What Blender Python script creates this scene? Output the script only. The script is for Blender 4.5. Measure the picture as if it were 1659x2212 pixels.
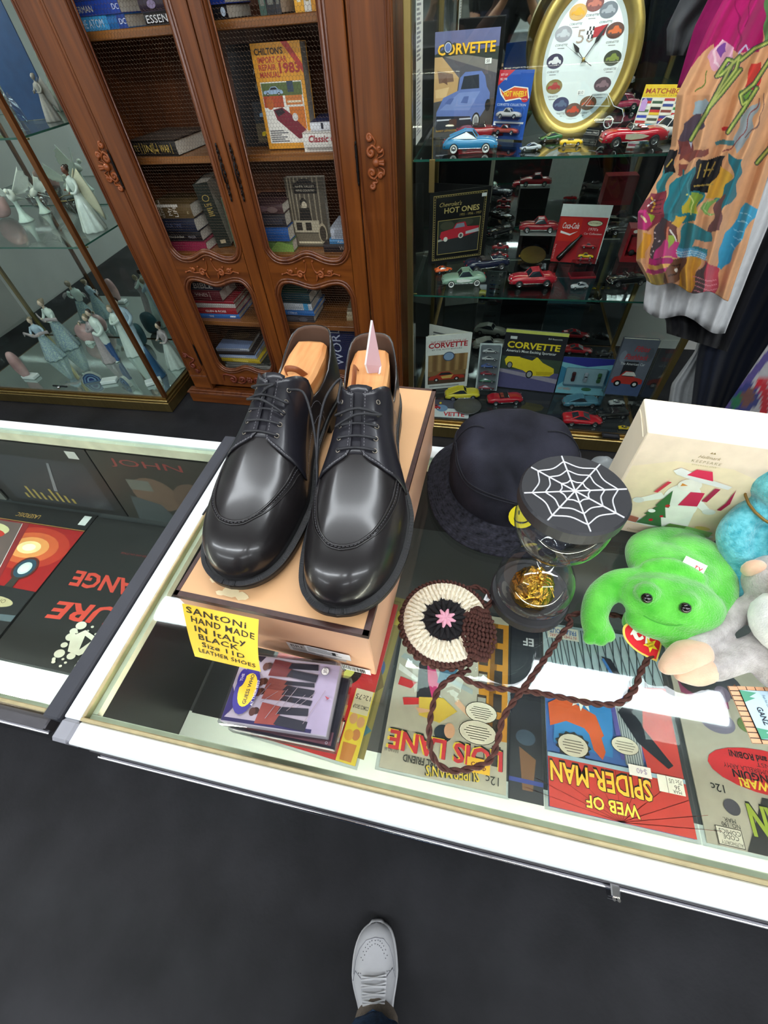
import bpy, math, random
import numpy as np
from mathutils import Matrix, Vector, Euler

for o in list(bpy.data.objects):
    bpy.data.objects.remove(o)
SC = bpy.context.scene
COL = SC.collection
PI = math.pi
random.seed(7)

# ---------------------------------------------------------------- camera
CAM_H = 1.44
FPX, IW, IH = 900.0, 1659.0, 2212.0
YAW, PIT, ROL = [math.radians(a) for a in (-15.72, 50.91, 5.37)]
_f = Vector((math.sin(YAW)*math.cos(PIT), math.cos(YAW)*math.cos(PIT), -math.sin(PIT)))
_r0 = Vector((math.cos(YAW), -math.sin(YAW), 0))
_d0 = _f.cross(_r0)
CR = _r0*math.cos(ROL) + _d0*math.sin(ROL)
CD = -_r0*math.sin(ROL) + _d0*math.cos(ROL)
CF = _f
CAMPOS = Vector((0, 0, CAM_H))
cd = bpy.data.cameras.new('camera')
cd.sensor_fit = 'VERTICAL'
cd.sensor_height = 24.0
cd.lens = 24.0*FPX/IH
cd.clip_start = 0.02
cam = bpy.data.objects.new('camera', cd)
COL.objects.link(cam)
cam.matrix_world = Matrix((
    (CR.x, -CD.x, -CF.x, 0), (CR.y, -CD.y, -CF.y, 0), (CR.z, -CD.z, -CF.z, CAM_H), (0, 0, 0, 1)))
SC.camera = cam

def pray(x, y):
    return CR*((x-IW/2)/FPX) + CD*((y-IH/2)/FPX) + CF
def pz(x, y, z):                      # the point seen at a pixel on the level plane z
    r = pray(x, y); t = (z-CAM_H)/r.z
    return CAMPOS + r*t
def py(x, y, Y):                      # the point seen at a pixel on the upright plane Y
    r = pray(x, y)
    return CAMPOS + r*(Y/r.y)

# ---------------------------------------------------------------- world, exposure
w = bpy.data.worlds.new('world'); SC.world = w
w.use_nodes = True
w.node_tree.nodes['Background'].inputs[0].default_value = (0.9, 0.95, 1.0, 1)
w.node_tree.nodes['Background'].inputs[1].default_value = 0.12
SC.view_settings.view_transform = 'Standard'
SC.view_settings.look = 'None'
SC.view_settings.gamma = 1.0
SC.view_settings.use_curve_mapping = False
SC.view_settings.exposure = 0.08
CEIL = 2.50
LAMP_E = 22.0
LAMPS = [(-0.14, 0.72), (-2.7, -.9), (0.1, -.9), (2.1 + .75, -.9), (-2.2, -2.6), (1.6, -2.6)]  # first lamp mirrors in the counter glass; the rest are unseen added fill

# ---------------------------------------------------------------- materials
def lin(h):
    if isinstance(h, str):
        h = h.lstrip('#'); c = [int(h[i:i+2], 16)/255 for i in (0, 2, 4)]
    else:
        c = h
    return tuple((v/12.92 if v <= .04045 else ((v+.055)/1.055)**2.4) for v in c[:3])
MATS = {}
def mat(name, col='808080', rough=.5, metal=0, spec=.5, var=.0, vscale=30, bump=0, bscale=200, coat=0,
        trans=0, ior=1.45, sheen=0, emit=0, alpha=1, stretch=None, bdist=.002, col2=None, detail=3):
    if name in MATS: return MATS[name]
    m = bpy.data.materials.new(name); m.use_nodes = True
    nt = m.node_tree; b = nt.nodes['Principled BSDF']; N = nt.nodes.new; L = nt.links.new
    c = lin(col)
    b.inputs['Base Color'].default_value = (*c, 1)
    b.inputs['Roughness'].default_value = rough
    b.inputs['Metallic'].default_value = metal
    b.inputs['Specular IOR Level'].default_value = spec
    b.inputs['IOR'].default_value = ior
    b.inputs['Coat Weight'].default_value = coat
    b.inputs['Coat Roughness'].default_value = .08
    b.inputs['Transmission Weight'].default_value = trans
    b.inputs['Alpha'].default_value = alpha
    if sheen:
        b.inputs['Sheen Weight'].default_value = sheen
    if emit:
        b.inputs['Emission Color'].default_value = (*c, 1)
        b.inputs['Emission Strength'].default_value = emit
    if var or bump or col2:
        tc = N('ShaderNodeTexCoord'); mp = N('ShaderNodeMapping')
        L(tc.outputs['Object'], mp.inputs[0])
        if stretch: mp.inputs['Scale'].default_value = stretch
    if var or col2:
        n = N('ShaderNodeTexNoise'); n.inputs['Scale'].default_value = vscale; n.inputs['Detail'].default_value = detail
        L(mp.outputs[0], n.inputs['Vector'])
        r = N('ShaderNodeValToRGB')
        r.color_ramp.elements[0].position = .32; r.color_ramp.elements[1].position = .68
        k2 = lin(col2) if col2 else tuple(min(1, v*(1+var)) for v in c)
        k1 = c if col2 else tuple(v*(1-var) for v in c)
        r.color_ramp.elements[0].color = (*k1, 1); r.color_ramp.elements[1].color = (*k2, 1)
        L(n.outputs['Fac'], r.inputs[0]); L(r.outputs[0], b.inputs['Base Color'])
    if bump:
        n2 = N('ShaderNodeTexNoise'); n2.inputs['Scale'].default_value = bscale; n2.inputs['Detail'].default_value = 4
        L(mp.outputs[0], n2.inputs['Vector'])
        bp = N('ShaderNodeBump'); bp.inputs['Strength'].default_value = bump; bp.inputs['Distance'].default_value = bdist
        L(n2.outputs['Fac'], bp.inputs['Height']); L(bp.outputs[0], b.inputs['Normal'])
    MATS[name] = m
    return m
def ink(h, rough=.42):
    h = h.lstrip('#').lower()
    return mat('ink_%s_%d' % (h, int(rough*100)), h, rough, var=.05, vscale=60)
def pane(name, tint='ffffff', ior=1.45, rough=0.0, gain=1.0):   # thin clear sheet: lets light through, mirrors by Fresnel
    if name in MATS: return MATS[name]
    m = bpy.data.materials.new(name); m.use_nodes = True
    nt = m.node_tree; nt.nodes.clear(); N = nt.nodes.new; L = nt.links.new
    o = N('ShaderNodeOutputMaterial'); mx = N('ShaderNodeMixShader'); t = N('ShaderNodeBsdfTransparent')
    g = N('ShaderNodeBsdfGlossy'); f = N('ShaderNodeFresnel')
    t.inputs[0].default_value = (*lin(tint), 1); g.inputs['Roughness'].default_value = rough
    nt.nodes.remove(f)
    ge = N('ShaderNodeNewGeometry'); dt = N('ShaderNodeVectorMath'); dt.operation = 'DOT_PRODUCT'
    L(ge.outputs['Incoming'], dt.inputs[0]); L(ge.outputs['Normal'], dt.inputs[1])
    def mth(op, a, b=None):
        q = N('ShaderNodeMath'); q.operation = op
        for i, v in enumerate((a, b)):
            if v is None: continue
            if isinstance(v, (int, float)): q.inputs[i].default_value = v
            else: L(v, q.inputs[i])
        return q.outputs[0]
    f0 = ((ior-1)/(ior+1))**2
    fr = mth('MULTIPLY_ADD', mth('POWER', mth('SUBTRACT', 1, mth('ABSOLUTE', dt.outputs['Value'])), 5), 1-f0)
    fr.node.inputs[2].default_value = f0
    L(mth('MINIMUM', mth('MULTIPLY', fr, gain), 1), mx.inputs[0]); L(t.outputs[0], mx.inputs[1]); L(g.outputs[0], mx.inputs[2])
    L(mx.outputs[0], o.inputs[0])
    MATS[name] = m
    return m
def wood(name, c1, c2, rough=.3, scale=1.0, axis='Z', coat=.25):
    if name in MATS: return MATS[name]
    m = bpy.data.materials.new(name); m.use_nodes = True
    nt = m.node_tree; b = nt.nodes['Principled BSDF']; N = nt.nodes.new; L = nt.links.new
    tc = N('ShaderNodeTexCoord'); mp = N('ShaderNodeMapping'); L(tc.outputs['Object'], mp.inputs[0])
    s = {'Z': (60, 60, 3.5), 'X': (3.5, 60, 60), 'Y': (60, 3.5, 60)}[axis]
    mp.inputs['Scale'].default_value = tuple(v*scale for v in s)
    n = N('ShaderNodeTexNoise'); n.inputs['Scale'].default_value = 1; n.inputs['Detail'].default_value = 5
    n.inputs['Distortion'].default_value = .6
    L(mp.outputs[0], n.inputs['Vector'])
    r = N('ShaderNodeValToRGB'); r.color_ramp.elements[0].position = .3; r.color_ramp.elements[1].position = .7
    r.color_ramp.elements[0].color = (*lin(c1), 1); r.color_ramp.elements[1].color = (*lin(c2), 1)
    L(n.outputs['Fac'], r.inputs[0]); L(r.outputs[0], b.inputs['Base Color'])
    b.inputs['Roughness'].default_value = rough; b.inputs['Coat Weight'].default_value = coat
    b.inputs['Coat Roughness'].default_value = .2
    bp = N('ShaderNodeBump'); bp.inputs['Strength'].default_value = .08; bp.inputs['Distance'].default_value = .001
    L(n.outputs['Fac'], bp.inputs['Height']); L(bp.outputs[0], b.inputs['Normal'])
    MATS[name] = m
    return m

# ---------------------------------------------------------------- geometry collector
_TXT = {}
def text_mesh(s, bold=0, shear=0, space=1):
    k = (s, bold, shear, space)
    if k not in _TXT:
        c = bpy.data.curves.new('t', 'FONT'); c.body = s; c.size = 1; c.offset = bold; c.shear = shear
        c.resolution_u = 2; c.space_character = space; c.align_x = 'LEFT'; c.fill_mode = 'FRONT'
        o = bpy.data.objects.new('t', c)
        me = o.to_mesh()
        v = np.array([tuple(q.co) for q in me.vertices]) if len(me.vertices) else np.zeros((0, 3))
        f = [tuple(p.vertices) for p in me.polygons]
        o.to_mesh_clear(); bpy.data.objects.remove(o); bpy.data.curves.remove(c)
        if len(v):
            v[:, 0] -= v[:, 0].min()
        _TXT[k] = (v, f)
    return _TXT[k]

class G:
    def __init__(s):
        s.v = []; s.f = []; s.mi = []; s.sm = []; s.mats = []
    def m(s, mt):
        if mt not in s.mats: s.mats.append(mt)
        return s.mats.index(mt)
    def add(s, V, F, mt, smooth=False, M=None):
        k = len(s.v); i = s.m(mt)
        if M is not None: V = [M @ Vector(p) for p in V]
        s.v.extend([tuple(p) for p in V])
        for f in F:
            s.f.append(tuple(a+k for a in f)); s.mi.append(i); s.sm.append(smooth)
        return s
    def box(s, x0, x1, y0, y1, z0, z1, mt, M=None):
        V = [(x, y, z) for z in (z0, z1) for y in (y0, y1) for x in (x0, x1)]
        F = [(0, 2, 3, 1), (4, 5, 7, 6), (0, 1, 5, 4), (2, 6, 7, 3), (0, 4, 6, 2), (1, 3, 7, 5)]
        return s.add(V, F, mt, False, M)
    def bbox(s, x0, x1, y0, y1, z0, z1, b, mt, M=None):     # box with bevelled edges
        V = []; idx = {}
        X = (x0, x1); Y = (y0, y1); Z = (z0, z1)
        for i in (0, 1):
            for j in (0, 1):
                for k in (0, 1):
                    sx, sy, sz = (1-2*i)*b, (1-2*j)*b, (1-2*k)*b
                    idx[i, j, k] = len(V)
                    V += [(X[i], Y[j]+sy, Z[k]+sz), (X[i]+sx, Y[j], Z[k]+sz), (X[i]+sx, Y[j]+sy, Z[k])]
        F = []
        for i in (0, 1):
            q = [idx[i, 0, 0], idx[i, 1, 0], idx[i, 1, 1], idx[i, 0, 1]]; F.append(tuple(q if i else q[::-1]))
            q = [idx[0, i, 0]+1, idx[1, i, 0]+1, idx[1, i, 1]+1, idx[0, i, 1]+1]; F.append(tuple(q[::-1] if i else q))
            q = [idx[0, 0, i]+2, idx[1, 0, i]+2, idx[1, 1, i]+2, idx[0, 1, i]+2]; F.append(tuple(q if i else q[::-1]))
        for a in (0, 1):
            for c in (0, 1):
                F.append((idx[0, a, c]+1, idx[1, a, c]+1, idx[1, a, c]+2, idx[0, a, c]+2))
                F.append((idx[a, 0, c], idx[a, 1, c], idx[a, 1, c]+2, idx[a, 0, c]+2))
                F.append((idx[a, c, 0], idx[a, c, 1], idx[a, c, 1]+1, idx[a, c, 0]+1))
        for k in idx.values(): F.append((k, k+1, k+2))
        return s.add(V, F, mt, False, M)
    def prism(s, P, z0, z1, mt, M=None, top=None):
        n = len(P); V = [(x, y, z0) for x, y in P] + [(x, y, z1) for x, y in P]
        s.add(V, [tuple(range(n))[::-1]] + [(i, (i+1) % n, n+(i+1) % n, n+i) for i in range(n)], mt, False, M)
        return s.add([(x, y, z1) for x, y in P], [tuple(range(n))], top or mt, False, M)
    def poly(s, P, z, mt, M=None):
        return s.add([(x, y, z) for x, y in P], [tuple(range(len(P)))], mt, False, M)
    def grid(s, P, mt, smooth=True, cu=False, cv=False, M=None, skip=None):
        nu, nv = len(P), len(P[0]); V = [p for row in P for p in row]; F = []
        for i in range(nu if cu else nu-1):
            for j in range(nv if cv else nv-1):
                if skip and skip(i, j): continue
                a, b2 = i, (i+1) % nu; c, d = j, (j+1) % nv
                F.append((a*nv+c, b2*nv+c, b2*nv+d, a*nv+d))
        return s.add(V, F, mt, smooth, M)
    def lathe(s, prof, mt, n=24, M=None, smooth=True, fold=None):
        P = []
        for k, (r, z) in enumerate(prof):
            row = []
            for i in range(n):
                a = 2*PI*i/n; rr = r*(1+(fold(a, k/(len(prof)-1)) if fold else 0))
                row.append((rr*math.cos(a), rr*math.sin(a), z))
            P.append(row)
        s.grid([list(c) for c in zip(*P)], mt, smooth, cu=True, M=M)
        return s
    def tube(s, pts, r, mt, n=6, closed=False, M=None, smooth=True, flat=1.0):
        pts = [Vector(p) for p in pts]; k = len(pts)
        R = r if isinstance(r, (list, tuple)) else [r]*k
        T = [((pts[(i+1) % k] if closed or i < k-1 else pts[i]) - (pts[i-1] if closed or i > 0 else pts[i])).normalized() for i in range(k)]
        u = T[0].orthogonal().normalized(); rows = []
        for i in range(k):
            u = u - T[i]*u.dot(T[i])
            u = u.normalized() if u.length > 1e-9 else T[i].orthogonal().normalized()
            v = T[i].cross(u)
            rows.append([pts[i]+(u*math.cos(2*PI*j/n)+v*math.sin(2*PI*j/n)*flat)*R[i] for j in range(n)])
        s.grid(rows, mt, smooth, cu=closed, cv=True, M=M)
        if not closed:
            s.add(rows[0], [tuple(range(n))[::-1]], mt, False, M); s.add(rows[-1], [tuple(range(n))], mt, False, M)
        return s
    def ell(s, c, r, mt, n=12, M=None, Rm=None):
        if not isinstance(r, (tuple, list)): r = (r, r, r)
        P = []
        for i in range(n//2+1):
            t = PI*i/(n//2); row = []
            for j in range(n):
                a = 2*PI*j/n
                p = Vector((r[0]*math.sin(t)*math.cos(a), r[1]*math.sin(t)*math.sin(a), -r[2]*math.cos(t)))
                if Rm: p = Rm @ p
                row.append(p+Vector(c))
            P.append(row)
        return s.grid(P, mt, True, cv=True, M=M)
    def text(s, t, x, y, size, mt, z=0, M=None, bold=0, shear=0, w=None, align='l', rot=0, space=1, sx=1):
        v, f = text_mesh(t, bold, shear, space)
        if not len(v): return s
        W = v[:, 0].max(); k = size/.7
        kx = k*sx if w is None else w/W
        off = {'l': 0, 'c': -W*kx/2, 'r': -W*kx}[align]
        c, d = math.cos(rot), math.sin(rot)
        V = []
        for p in v:
            a, b2 = p[0]*kx+off, p[1]*k
            V.append((x+a*c-b2*d, y+a*d+b2*c, z))
        return s.add(V, f, mt, False, M)
    def obj(s, name, parent=None, M=None, sub=0, rem=0, smo=0):
        me = bpy.data.meshes.new(name)
        me.from_pydata(s.v, [], s.f)
        for mt in s.mats: me.materials.append(mt)
        me.polygons.foreach_set('material_index', s.mi)
        me.polygons.foreach_set('use_smooth', s.sm)
        me.update()
        o = bpy.data.objects.new(name, me); COL.objects.link(o)
        if M is not None: o.matrix_basis = M
        if parent: o.parent = parent
        if rem:
            r = o.modifiers.new('r', 'REMESH'); r.mode = 'VOXEL'; r.voxel_size = rem; r.use_smooth_shade = True
        if smo:
            q = o.modifiers.new('s', 'SMOOTH'); q.iterations = smo; q.factor = .5
        if sub:
            q = o.modifiers.new('d', 'SUBSURF'); q.levels = sub; q.render_levels = sub
        return o

def tag(o, label=None, cat=None, group=None, kind=None):
    if label: o['label'] = label
    if cat: o['category'] = cat
    if group: o['group'] = group
    if kind: o['kind'] = kind
    return o
def thing(name, label, cat, M=None, group=None):
    o = bpy.data.objects.new(name, None); COL.objects.link(o); o.empty_display_size = .02
    if M is not None: o.matrix_basis = M if isinstance(M, Matrix) else Matrix.Translation(M)
    return tag(o, label, cat, group)
def TR(x=0, y=0, z=0, rz=0, rx=0, ry=0):
    return Matrix.Translation((x, y, z)) @ Euler((math.radians(rx), math.radians(ry), math.radians(rz)), 'XYZ').to_matrix().to_4x4()
def frame(o, x, y=None, z=None):                 # matrix from origin + x axis + up-ish axis
    x = Vector(x).normalized(); y = Vector(y); y = (y-x*y.dot(x)).normalized(); z = x.cross(y)
    return Matrix(((x.x, y.x, z.x, o[0]), (x.y, y.y, z.y, o[1]), (x.z, y.z, z.z, o[2]), (0, 0, 0, 1)))
def bez(P, n=12):                                # Catmull-Rom through points
    P = [Vector(p) for p in P]; out = []
    for i in range(len(P)-1):
        a = P[max(i-1, 0)]; b = P[i]; c = P[i+1]; d = P[min(i+2, len(P)-1)]
        for k in range(n):
            t = k/n
            out.append(.5*((2*b)+(c-a)*t+(2*a-5*b+4*c-d)*t*t+(3*b-a-3*c+d)*t**3))
    out.append(P[-1])
    return out
def interp(t, pts):
    xs = [p[0] for p in pts]; ys = [p[1] for p in pts]
    return float(np.interp(t, xs, ys))
def smooth_fn(pts):                              # cubic interpolation through (t, value)
    xs = np.array([p[0] for p in pts], float); ys = np.array([p[1] for p in pts], float)
    d = np.diff(ys)/np.diff(xs); m = np.zeros(len(xs)); m[0] = d[0]; m[-1] = d[-1]
    for i in range(1, len(xs)-1):
        m[i] = 0 if d[i-1]*d[i] <= 0 else 2*d[i-1]*d[i]/(d[i-1]+d[i])
    def f(t):
        t = min(max(t, xs[0]), xs[-1]); i = int(min(max(np.searchsorted(xs, t)-1, 0), len(xs)-2))
        h = xs[i+1]-xs[i]; u = (t-xs[i])/h
        return float((2*u**3-3*u*u+1)*ys[i]+(u**3-2*u*u+u)*h*m[i]+(-2*u**3+3*u*u)*ys[i+1]+(u**3-u*u)*h*m[i+1])
    return f

# flat print: a list of inks laid on a W x H sheet (lower-left origin, u and v from 0 to 1)
CARSIL = [(0, .25), (.02, .5), (.12, .58), (.3, .62), (.42, .95), (.66, .98), (.8, .66), (.95, .58), (1, .4), (.99, .22), (.86, .2), (.83, .34), (.74, .34), (.71, .2), (.3, .18), (.27, .34), (.17, .34), (.14, .2)]
def art(W, H, items, M=None, e=.00007, g=None, z0=.0002):
    g = g or G(); z = z0
    for it in items:
        z += e; k = it[0]
        if k == 'r':
            _, a, b, c, d, col = it
            g.poly([(a*W, b*H), (c*W, b*H), (c*W, d*H), (a*W, d*H)], z, ink(col), M)
        elif k == 'e':
            _, cx, cy, rx, ry, col = it
            g.poly([(cx*W+rx*W*math.cos(2*PI*i/20), cy*H+ry*H*math.sin(2*PI*i/20)) for i in range(20)], z, ink(col), M)
        elif k == 'p':
            g.poly([(x*W, y*H) for x, y in it[1]], z, ink(it[2]), M)
        elif k == 't':
            _, t, x, y, sz, col = it[:6]; o = dict(it[6]) if len(it) > 6 else {}
            if 'w' in o: o['w'] *= W
            g.text(t, x*W, y*H, sz*H, ink(col), z, M, **o)
        elif k == 'l':       # lines of small print
            _, a, b, c, d, n, col = it
            for i in range(n):
                yy = b+(d-b)*(i+.5)/n; h = (d-b)/n*.28; x1 = c-(c-a)*(.0, .25, .08, .4)[i % 4]
                g.poly([(a*W, (yy-h)*H), (x1*W, (yy-h)*H), (x1*W, (yy+h)*H), (a*W, (yy+h)*H)], z, ink(col), M)
        elif k == 'car':     # small side view of a car
            _, x, y, ww, hh, col = it[:6]; fl = len(it) > 6 and it[6]
            q = [((1-a if fl else a), b) for a, b in CARSIL]
            g.poly([((x+a*ww)*W, (y+b*hh)*H) for a, b in q], z, ink(col), M)
            wn = [(.34, .64), (.43, .88), (.65, .9), (.74, .66)]
            g.poly([((x+(1-a if fl else a)*ww)*W, (y+b*hh)*H) for a, b in wn], z+e*.5, ink('20242c'), M)
            for a in (.22, .785):
                a = 1-a if fl else a
                for rr, cc, dz in ((.2, '15151a', .4), (.1, 'd8d8d8', .8)):
                    g.poly([((x+a*ww)*W+rr*hh*H*math.cos(2*PI*i/12), (y+.2*hh)*H+rr*hh*H*math.sin(2*PI*i/12)) for i in range(12)], z+e*dz, ink(cc), M)
        elif k == 'o':       # outline polygon strip
            _, P, t, col = it; Q = [Vector((x*W, y*H)) for x, y in P]
            for i in range(len(Q)):
                a, b = Q[i], Q[(i+1) % len(Q)]; d = (b-a)
                if d.length < 1e-9: continue
                nn = Vector((-d.y, d.x)).normalized()*t*.5; ex = d.normalized()*t*.5
                g.poly([tuple(a-nn-ex), tuple(b-nn+ex), tuple(b+nn+ex), tuple(a+nn-ex)], z, ink(col), M)
    return g
# ================================================================ setting
M_FLOOR = mat('painted_black_concrete', '262629', .6, spec=.22, var=.35, vscale=5, bump=.25, bscale=70, detail=8, bdist=.003)
M_WALL = mat('wall_paint', 'c9c8c4', .8, var=.04, vscale=4, bump=.05)
M_CEIL = mat('ceiling_paint', 'd8d8d6', .85, var=.03, vscale=9, bump=.1)
M_WHITE = mat('white_laminate', 'dfe3e3', .32, var=.015, vscale=12)
M_CREAM = mat('aged_cream_plastic', 'd2cfba', .45, var=.12, vscale=40)
M_GREYCAP = mat('grey_anodised_cap', 'a3a3ab', .4, metal=.3, var=.04)
M_CHROME = mat('chrome', 'd8d8dc', .16, metal=1, var=.03)
M_STEEL = mat('dull_steel', '77757a', .38, metal=.9, var=.06)
M_TRIM = mat('pale_brass_trim', 'c6b68c', .4, metal=.5, var=.12, vscale=60)
M_BRASS = mat('brushed_brass', 'b09a62', .3, metal=.95, var=.08, vscale=60, stretch=(1, 1, .1))
M_BRASSD = mat('dark_brass', '7d6233', .35, metal=.9, var=.1)
M_BRONZE = mat('brown_bronze_post', '7c5230', .38, metal=.75, var=.08)
M_BLACKST = mat('black_rubber_strip', '3a3b42', .5, var=.05, bump=.05)
M_DARKLAM = mat('dark_laminate', '1e1e21', .35, var=.1, vscale=6)
M_DECKG = mat('reflected_ceiling_grey', '46484b', .4, var=.1, vscale=9)  # grey stands in for the ceiling's reflection in the counter glass
M_GLASS = pane('clear_glass', 'f4faf7')
M_CASEGL = pane('case_glass', 'f5f9f7')
M_GEDGE = mat('green_glass_edge', '2e6b5c', .15, trans=.3, var=.1)
M_MIRROR = mat('aged_mirror', 'd9dfde', .02, metal=1, var=.03, vscale=2)
M_DECK = mat('white_deck', 'dfe8e4', .4, var=.02)
M_LAMP = mat('fluorescent_diffuser', 'f4faff', .6, emit=LAMP_E)
M_FILL = mat('fill_diffuser', 'f4faff', .6, emit=LAMP_E*1.5)  # for the unseen added strips, brighter to light the furniture fronts
M_TUBE = mat('counter_tube', 'fff6e6', .5, emit=60.0)
M_TUBEC = mat('added_case_tube', 'f6faff', .5, emit=60.0)  # tube out of view, assumed and added to brighten the case shelves
M_LAMPB = mat('lamp_housing', 'f0f0f0', .5, var=.01)

def st(g, name, M=None):
    return tag(g.obj(name, None, M), kind='structure')
st(G().box(-3.6, 3.6, -4.4, 2.72, -.06, 0, M_FLOOR), 'floor')
st(G().box(-3.6, 3.6, -4.4, 2.72, CEIL, CEIL+.05, M_CEIL), 'ceiling')
st(G().box(-3.6, 3.6, 2.64, 2.72, 0, CEIL, M_WALL), 'wall_back')
st(G().box(-3.6, 3.6, -4.4, -4.3, 0, CEIL, M_WALL), 'wall_front')
st(G().box(-3.6, -3.52, -4.3, 2.64, 0, CEIL, M_WALL), 'wall_left')
st(G().box(3.52, 3.6, -4.3, 2.64, 0, CEIL, M_WALL), 'wall_right')
for i, (x, y) in enumerate(LAMPS):
    t = thing('ceiling_light', ['long white strip light on the ceiling directly above the glass counters',
        'added white ceiling fill light near the left wall behind the photographer', 'added white ceiling fill light over the photographer', 'added white ceiling fill light near the right wall behind the photographer',
        'added white ceiling fill light beside the front wall and the left wall', 'added white ceiling fill light beside the front wall and the right wall'][i], 'lamp', TR(x, y, CEIL), 'ceiling strip lights')
    G().bbox(-1.36, 1.36, -.085, .085, -.03, -.0005, .004, M_LAMPB).obj('housing', t)
    g = G(); g.grid([[(-1.345+2.69*u, .07*math.cos(a), -.03-.028*math.sin(a)) for a in [PI*k/8 for k in range(9)]] for u in (0, 1)], M_LAMP if i == 0 else M_FILL)
    g.obj('diffuser', t)
    for sx in (-1, 1): G().bbox(sx*1.353-.007, sx*1.353+.007, -.075, .075, -.062, -.03, .002, M_LAMPB).obj('end_cap', t)

# ---------------------------------------------------------------- glass counters
GT = .965
DECK = .75
def counter(name, label, x0, x1, y0, y1, left):
    t = thing(name, label, 'display counter', TR(0, 0, 0))
    zt = GT
    rail = .022
    b = .0015
    if left:
        G().bbox(x0, x1, y1-.02, y1, zt-.028, zt-.0003, b, M_WHITE).obj('back_rail', t)
        G().bbox(x0, x1, y0+.0185, y0+.0225, zt-.02, zt+.0015, .0008, M_TRIM).obj('brass_trim', t)
        G().bbox(x0, x1, y0+.003, y0+.018, zt-.03, zt-.012, b, M_STEEL).obj('front_rail', t)
        G().tube([(x0, y0+.002, zt-.024), (x1, y0+.002, zt-.024)], .002, M_CHROME, 8).obj('chrome_edge', t)
        G().box(x0, x1-.001, y0+.023, y1-.0205, zt-.006, zt, M_GLASS).obj('glass_top', t)
        G().box(x0, x1, y0+.019, y0+.027, zt-.016, zt-.0065, M_CREAM).obj('glass_ledge', t)
        G().box(x0, x1, y1-.028, y1-.0195, zt-.026, zt-.0065, M_CREAM).obj('glass_ledge', t)
    else:
        G().bbox(x0+.0225, x1, y0, y0+rail, zt-.026, zt-.0003, b, M_WHITE).obj('front_rail', t)
        G().bbox(x0, x0+.0222, y0+.0225, y1, zt-.026, zt-.0003, b, M_WHITE).obj('left_rail', t)
        G().bbox(x0, x0+.0222, y0-.0003, y0+.0222, zt-.027, zt+.0006, .003, M_GREYCAP).obj('corner_cap', t)
        G().bbox(x0+.0225, x1, y1-.028, y1, zt-.026, zt-.0003, b, M_WHITE).obj('back_rail', t)
        G().bbox(x0+.0223, x1, y0+.0222, y0+.0262, zt-.02, zt+.0022, .001, M_TRIM).obj('brass_trim', t)
        G().bbox(x0+.0224, x0+.0262, y0+.0264, y1-.0282, zt-.02, zt+.0022, .001, M_TRIM).obj('brass_trim', t)
        G().box(x0+.0264, x1, y0+.0264, y1-.0284, zt-.006, zt, M_GLASS).obj('glass_top', t)
        G().box(x0+.0264, x1, y0+.0264, y0+.0315, zt-.016, zt-.0065, M_CREAM).obj('glass_ledge', t)
        G().box(x0+.0264, x0+.0325, y0+.032, y1-.04, zt-.016, zt-.0065, M_CREAM).obj('glass_ledge', t)
        G().box(x0+.0264, x1, y1-.04, y1-.0284, zt-.022, zt-.0065, M_CREAM).obj('glass_ledge', t)
        G().bbox(x0+.03, x1, y0-.001, y0+.016, zt-.05, zt-.0265, b, M_STEEL).obj('front_track', t)
        G().tube([(x0+.03, y0-.003, zt-.05), (x1, y0-.003, zt-.05)], .0022, M_CHROME, 8).obj('chrome_edge', t)
        c = pz(1325, 1921, zt-.045)
        g = G(); g.bbox(-.004, .004, -.009, .001, -.009, .006, .001, M_CHROME); g.tube([(-.0018, -.01, -.008), (-.0018, -.01, .005)], .0016, M_CHROME); g.tube([(.0022, -.01, -.008), (.0022, -.01, .005)], .0016, M_CHROME)
        g.obj('clip', t, TR(c.x, y0-.001, zt-.045))
    # carcass
    fy = y0+(.02 if left else .012)
    G().box(x0+.01, x1, fy, fy+.006, .1, zt-.031 if left else zt-.0505, M_CASEGL if left else M_DARKLAM).obj('front_panel', t)
    G().box(x0, x0+.02, fy+.007, y1-.01, .0, zt-.03, M_DARKLAM).obj('side_panel', t)
    G().box(x1-.02, x1, fy+.007, y1-.01, .0, zt-.03, M_DARKLAM).obj('side_panel', t)
    G().box(x0+.0205, x1-.0205, y1-.016, y1-.008, .1, zt-.03, M_DARKLAM).obj('back_panel', t)
    G().box(x0+.0205, x1-.0205, fy+.014, y1-.0165, .08, .1, M_DARKLAM).obj('bottom_panel', t)
    G().box(x0+.0205, x1-.0205, fy+.0735, y1-.0165, DECK-.02, DECK, M_DECKG).obj('shelf', t)
    G().box(x0+.0205, x1-.0205, fy+.008, fy+.073, DECK-.02, DECK, M_DECK).obj('shelf_edge', t)
    g = G(); g.tube([(x0+.06, y0+.0275, zt-.0245), (x1-.06, y0+.0275, zt-.0245)], .004, M_TUBE, 10); g.obj('case_light', t)
    return t
CX0, CX1, CY0, CY1 = -.396, 1.42, .012, .524
counter('glass_counter', 'white framed glass topped display counter under the black dress shoes', CX0, CX1, CY0, CY1, False)
counter('glass_counter', 'glass topped display counter holding large disc sleeves', -1.75, -.419, .016, .484, True)
g = G(); g.bbox(-.4185, -.3972, .03, .497, .0, GT+.0035, .002, M_BLACKST)
tag(g.obj('divider_strip'), 'black strip standing between the two glass counters', 'strip')

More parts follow.
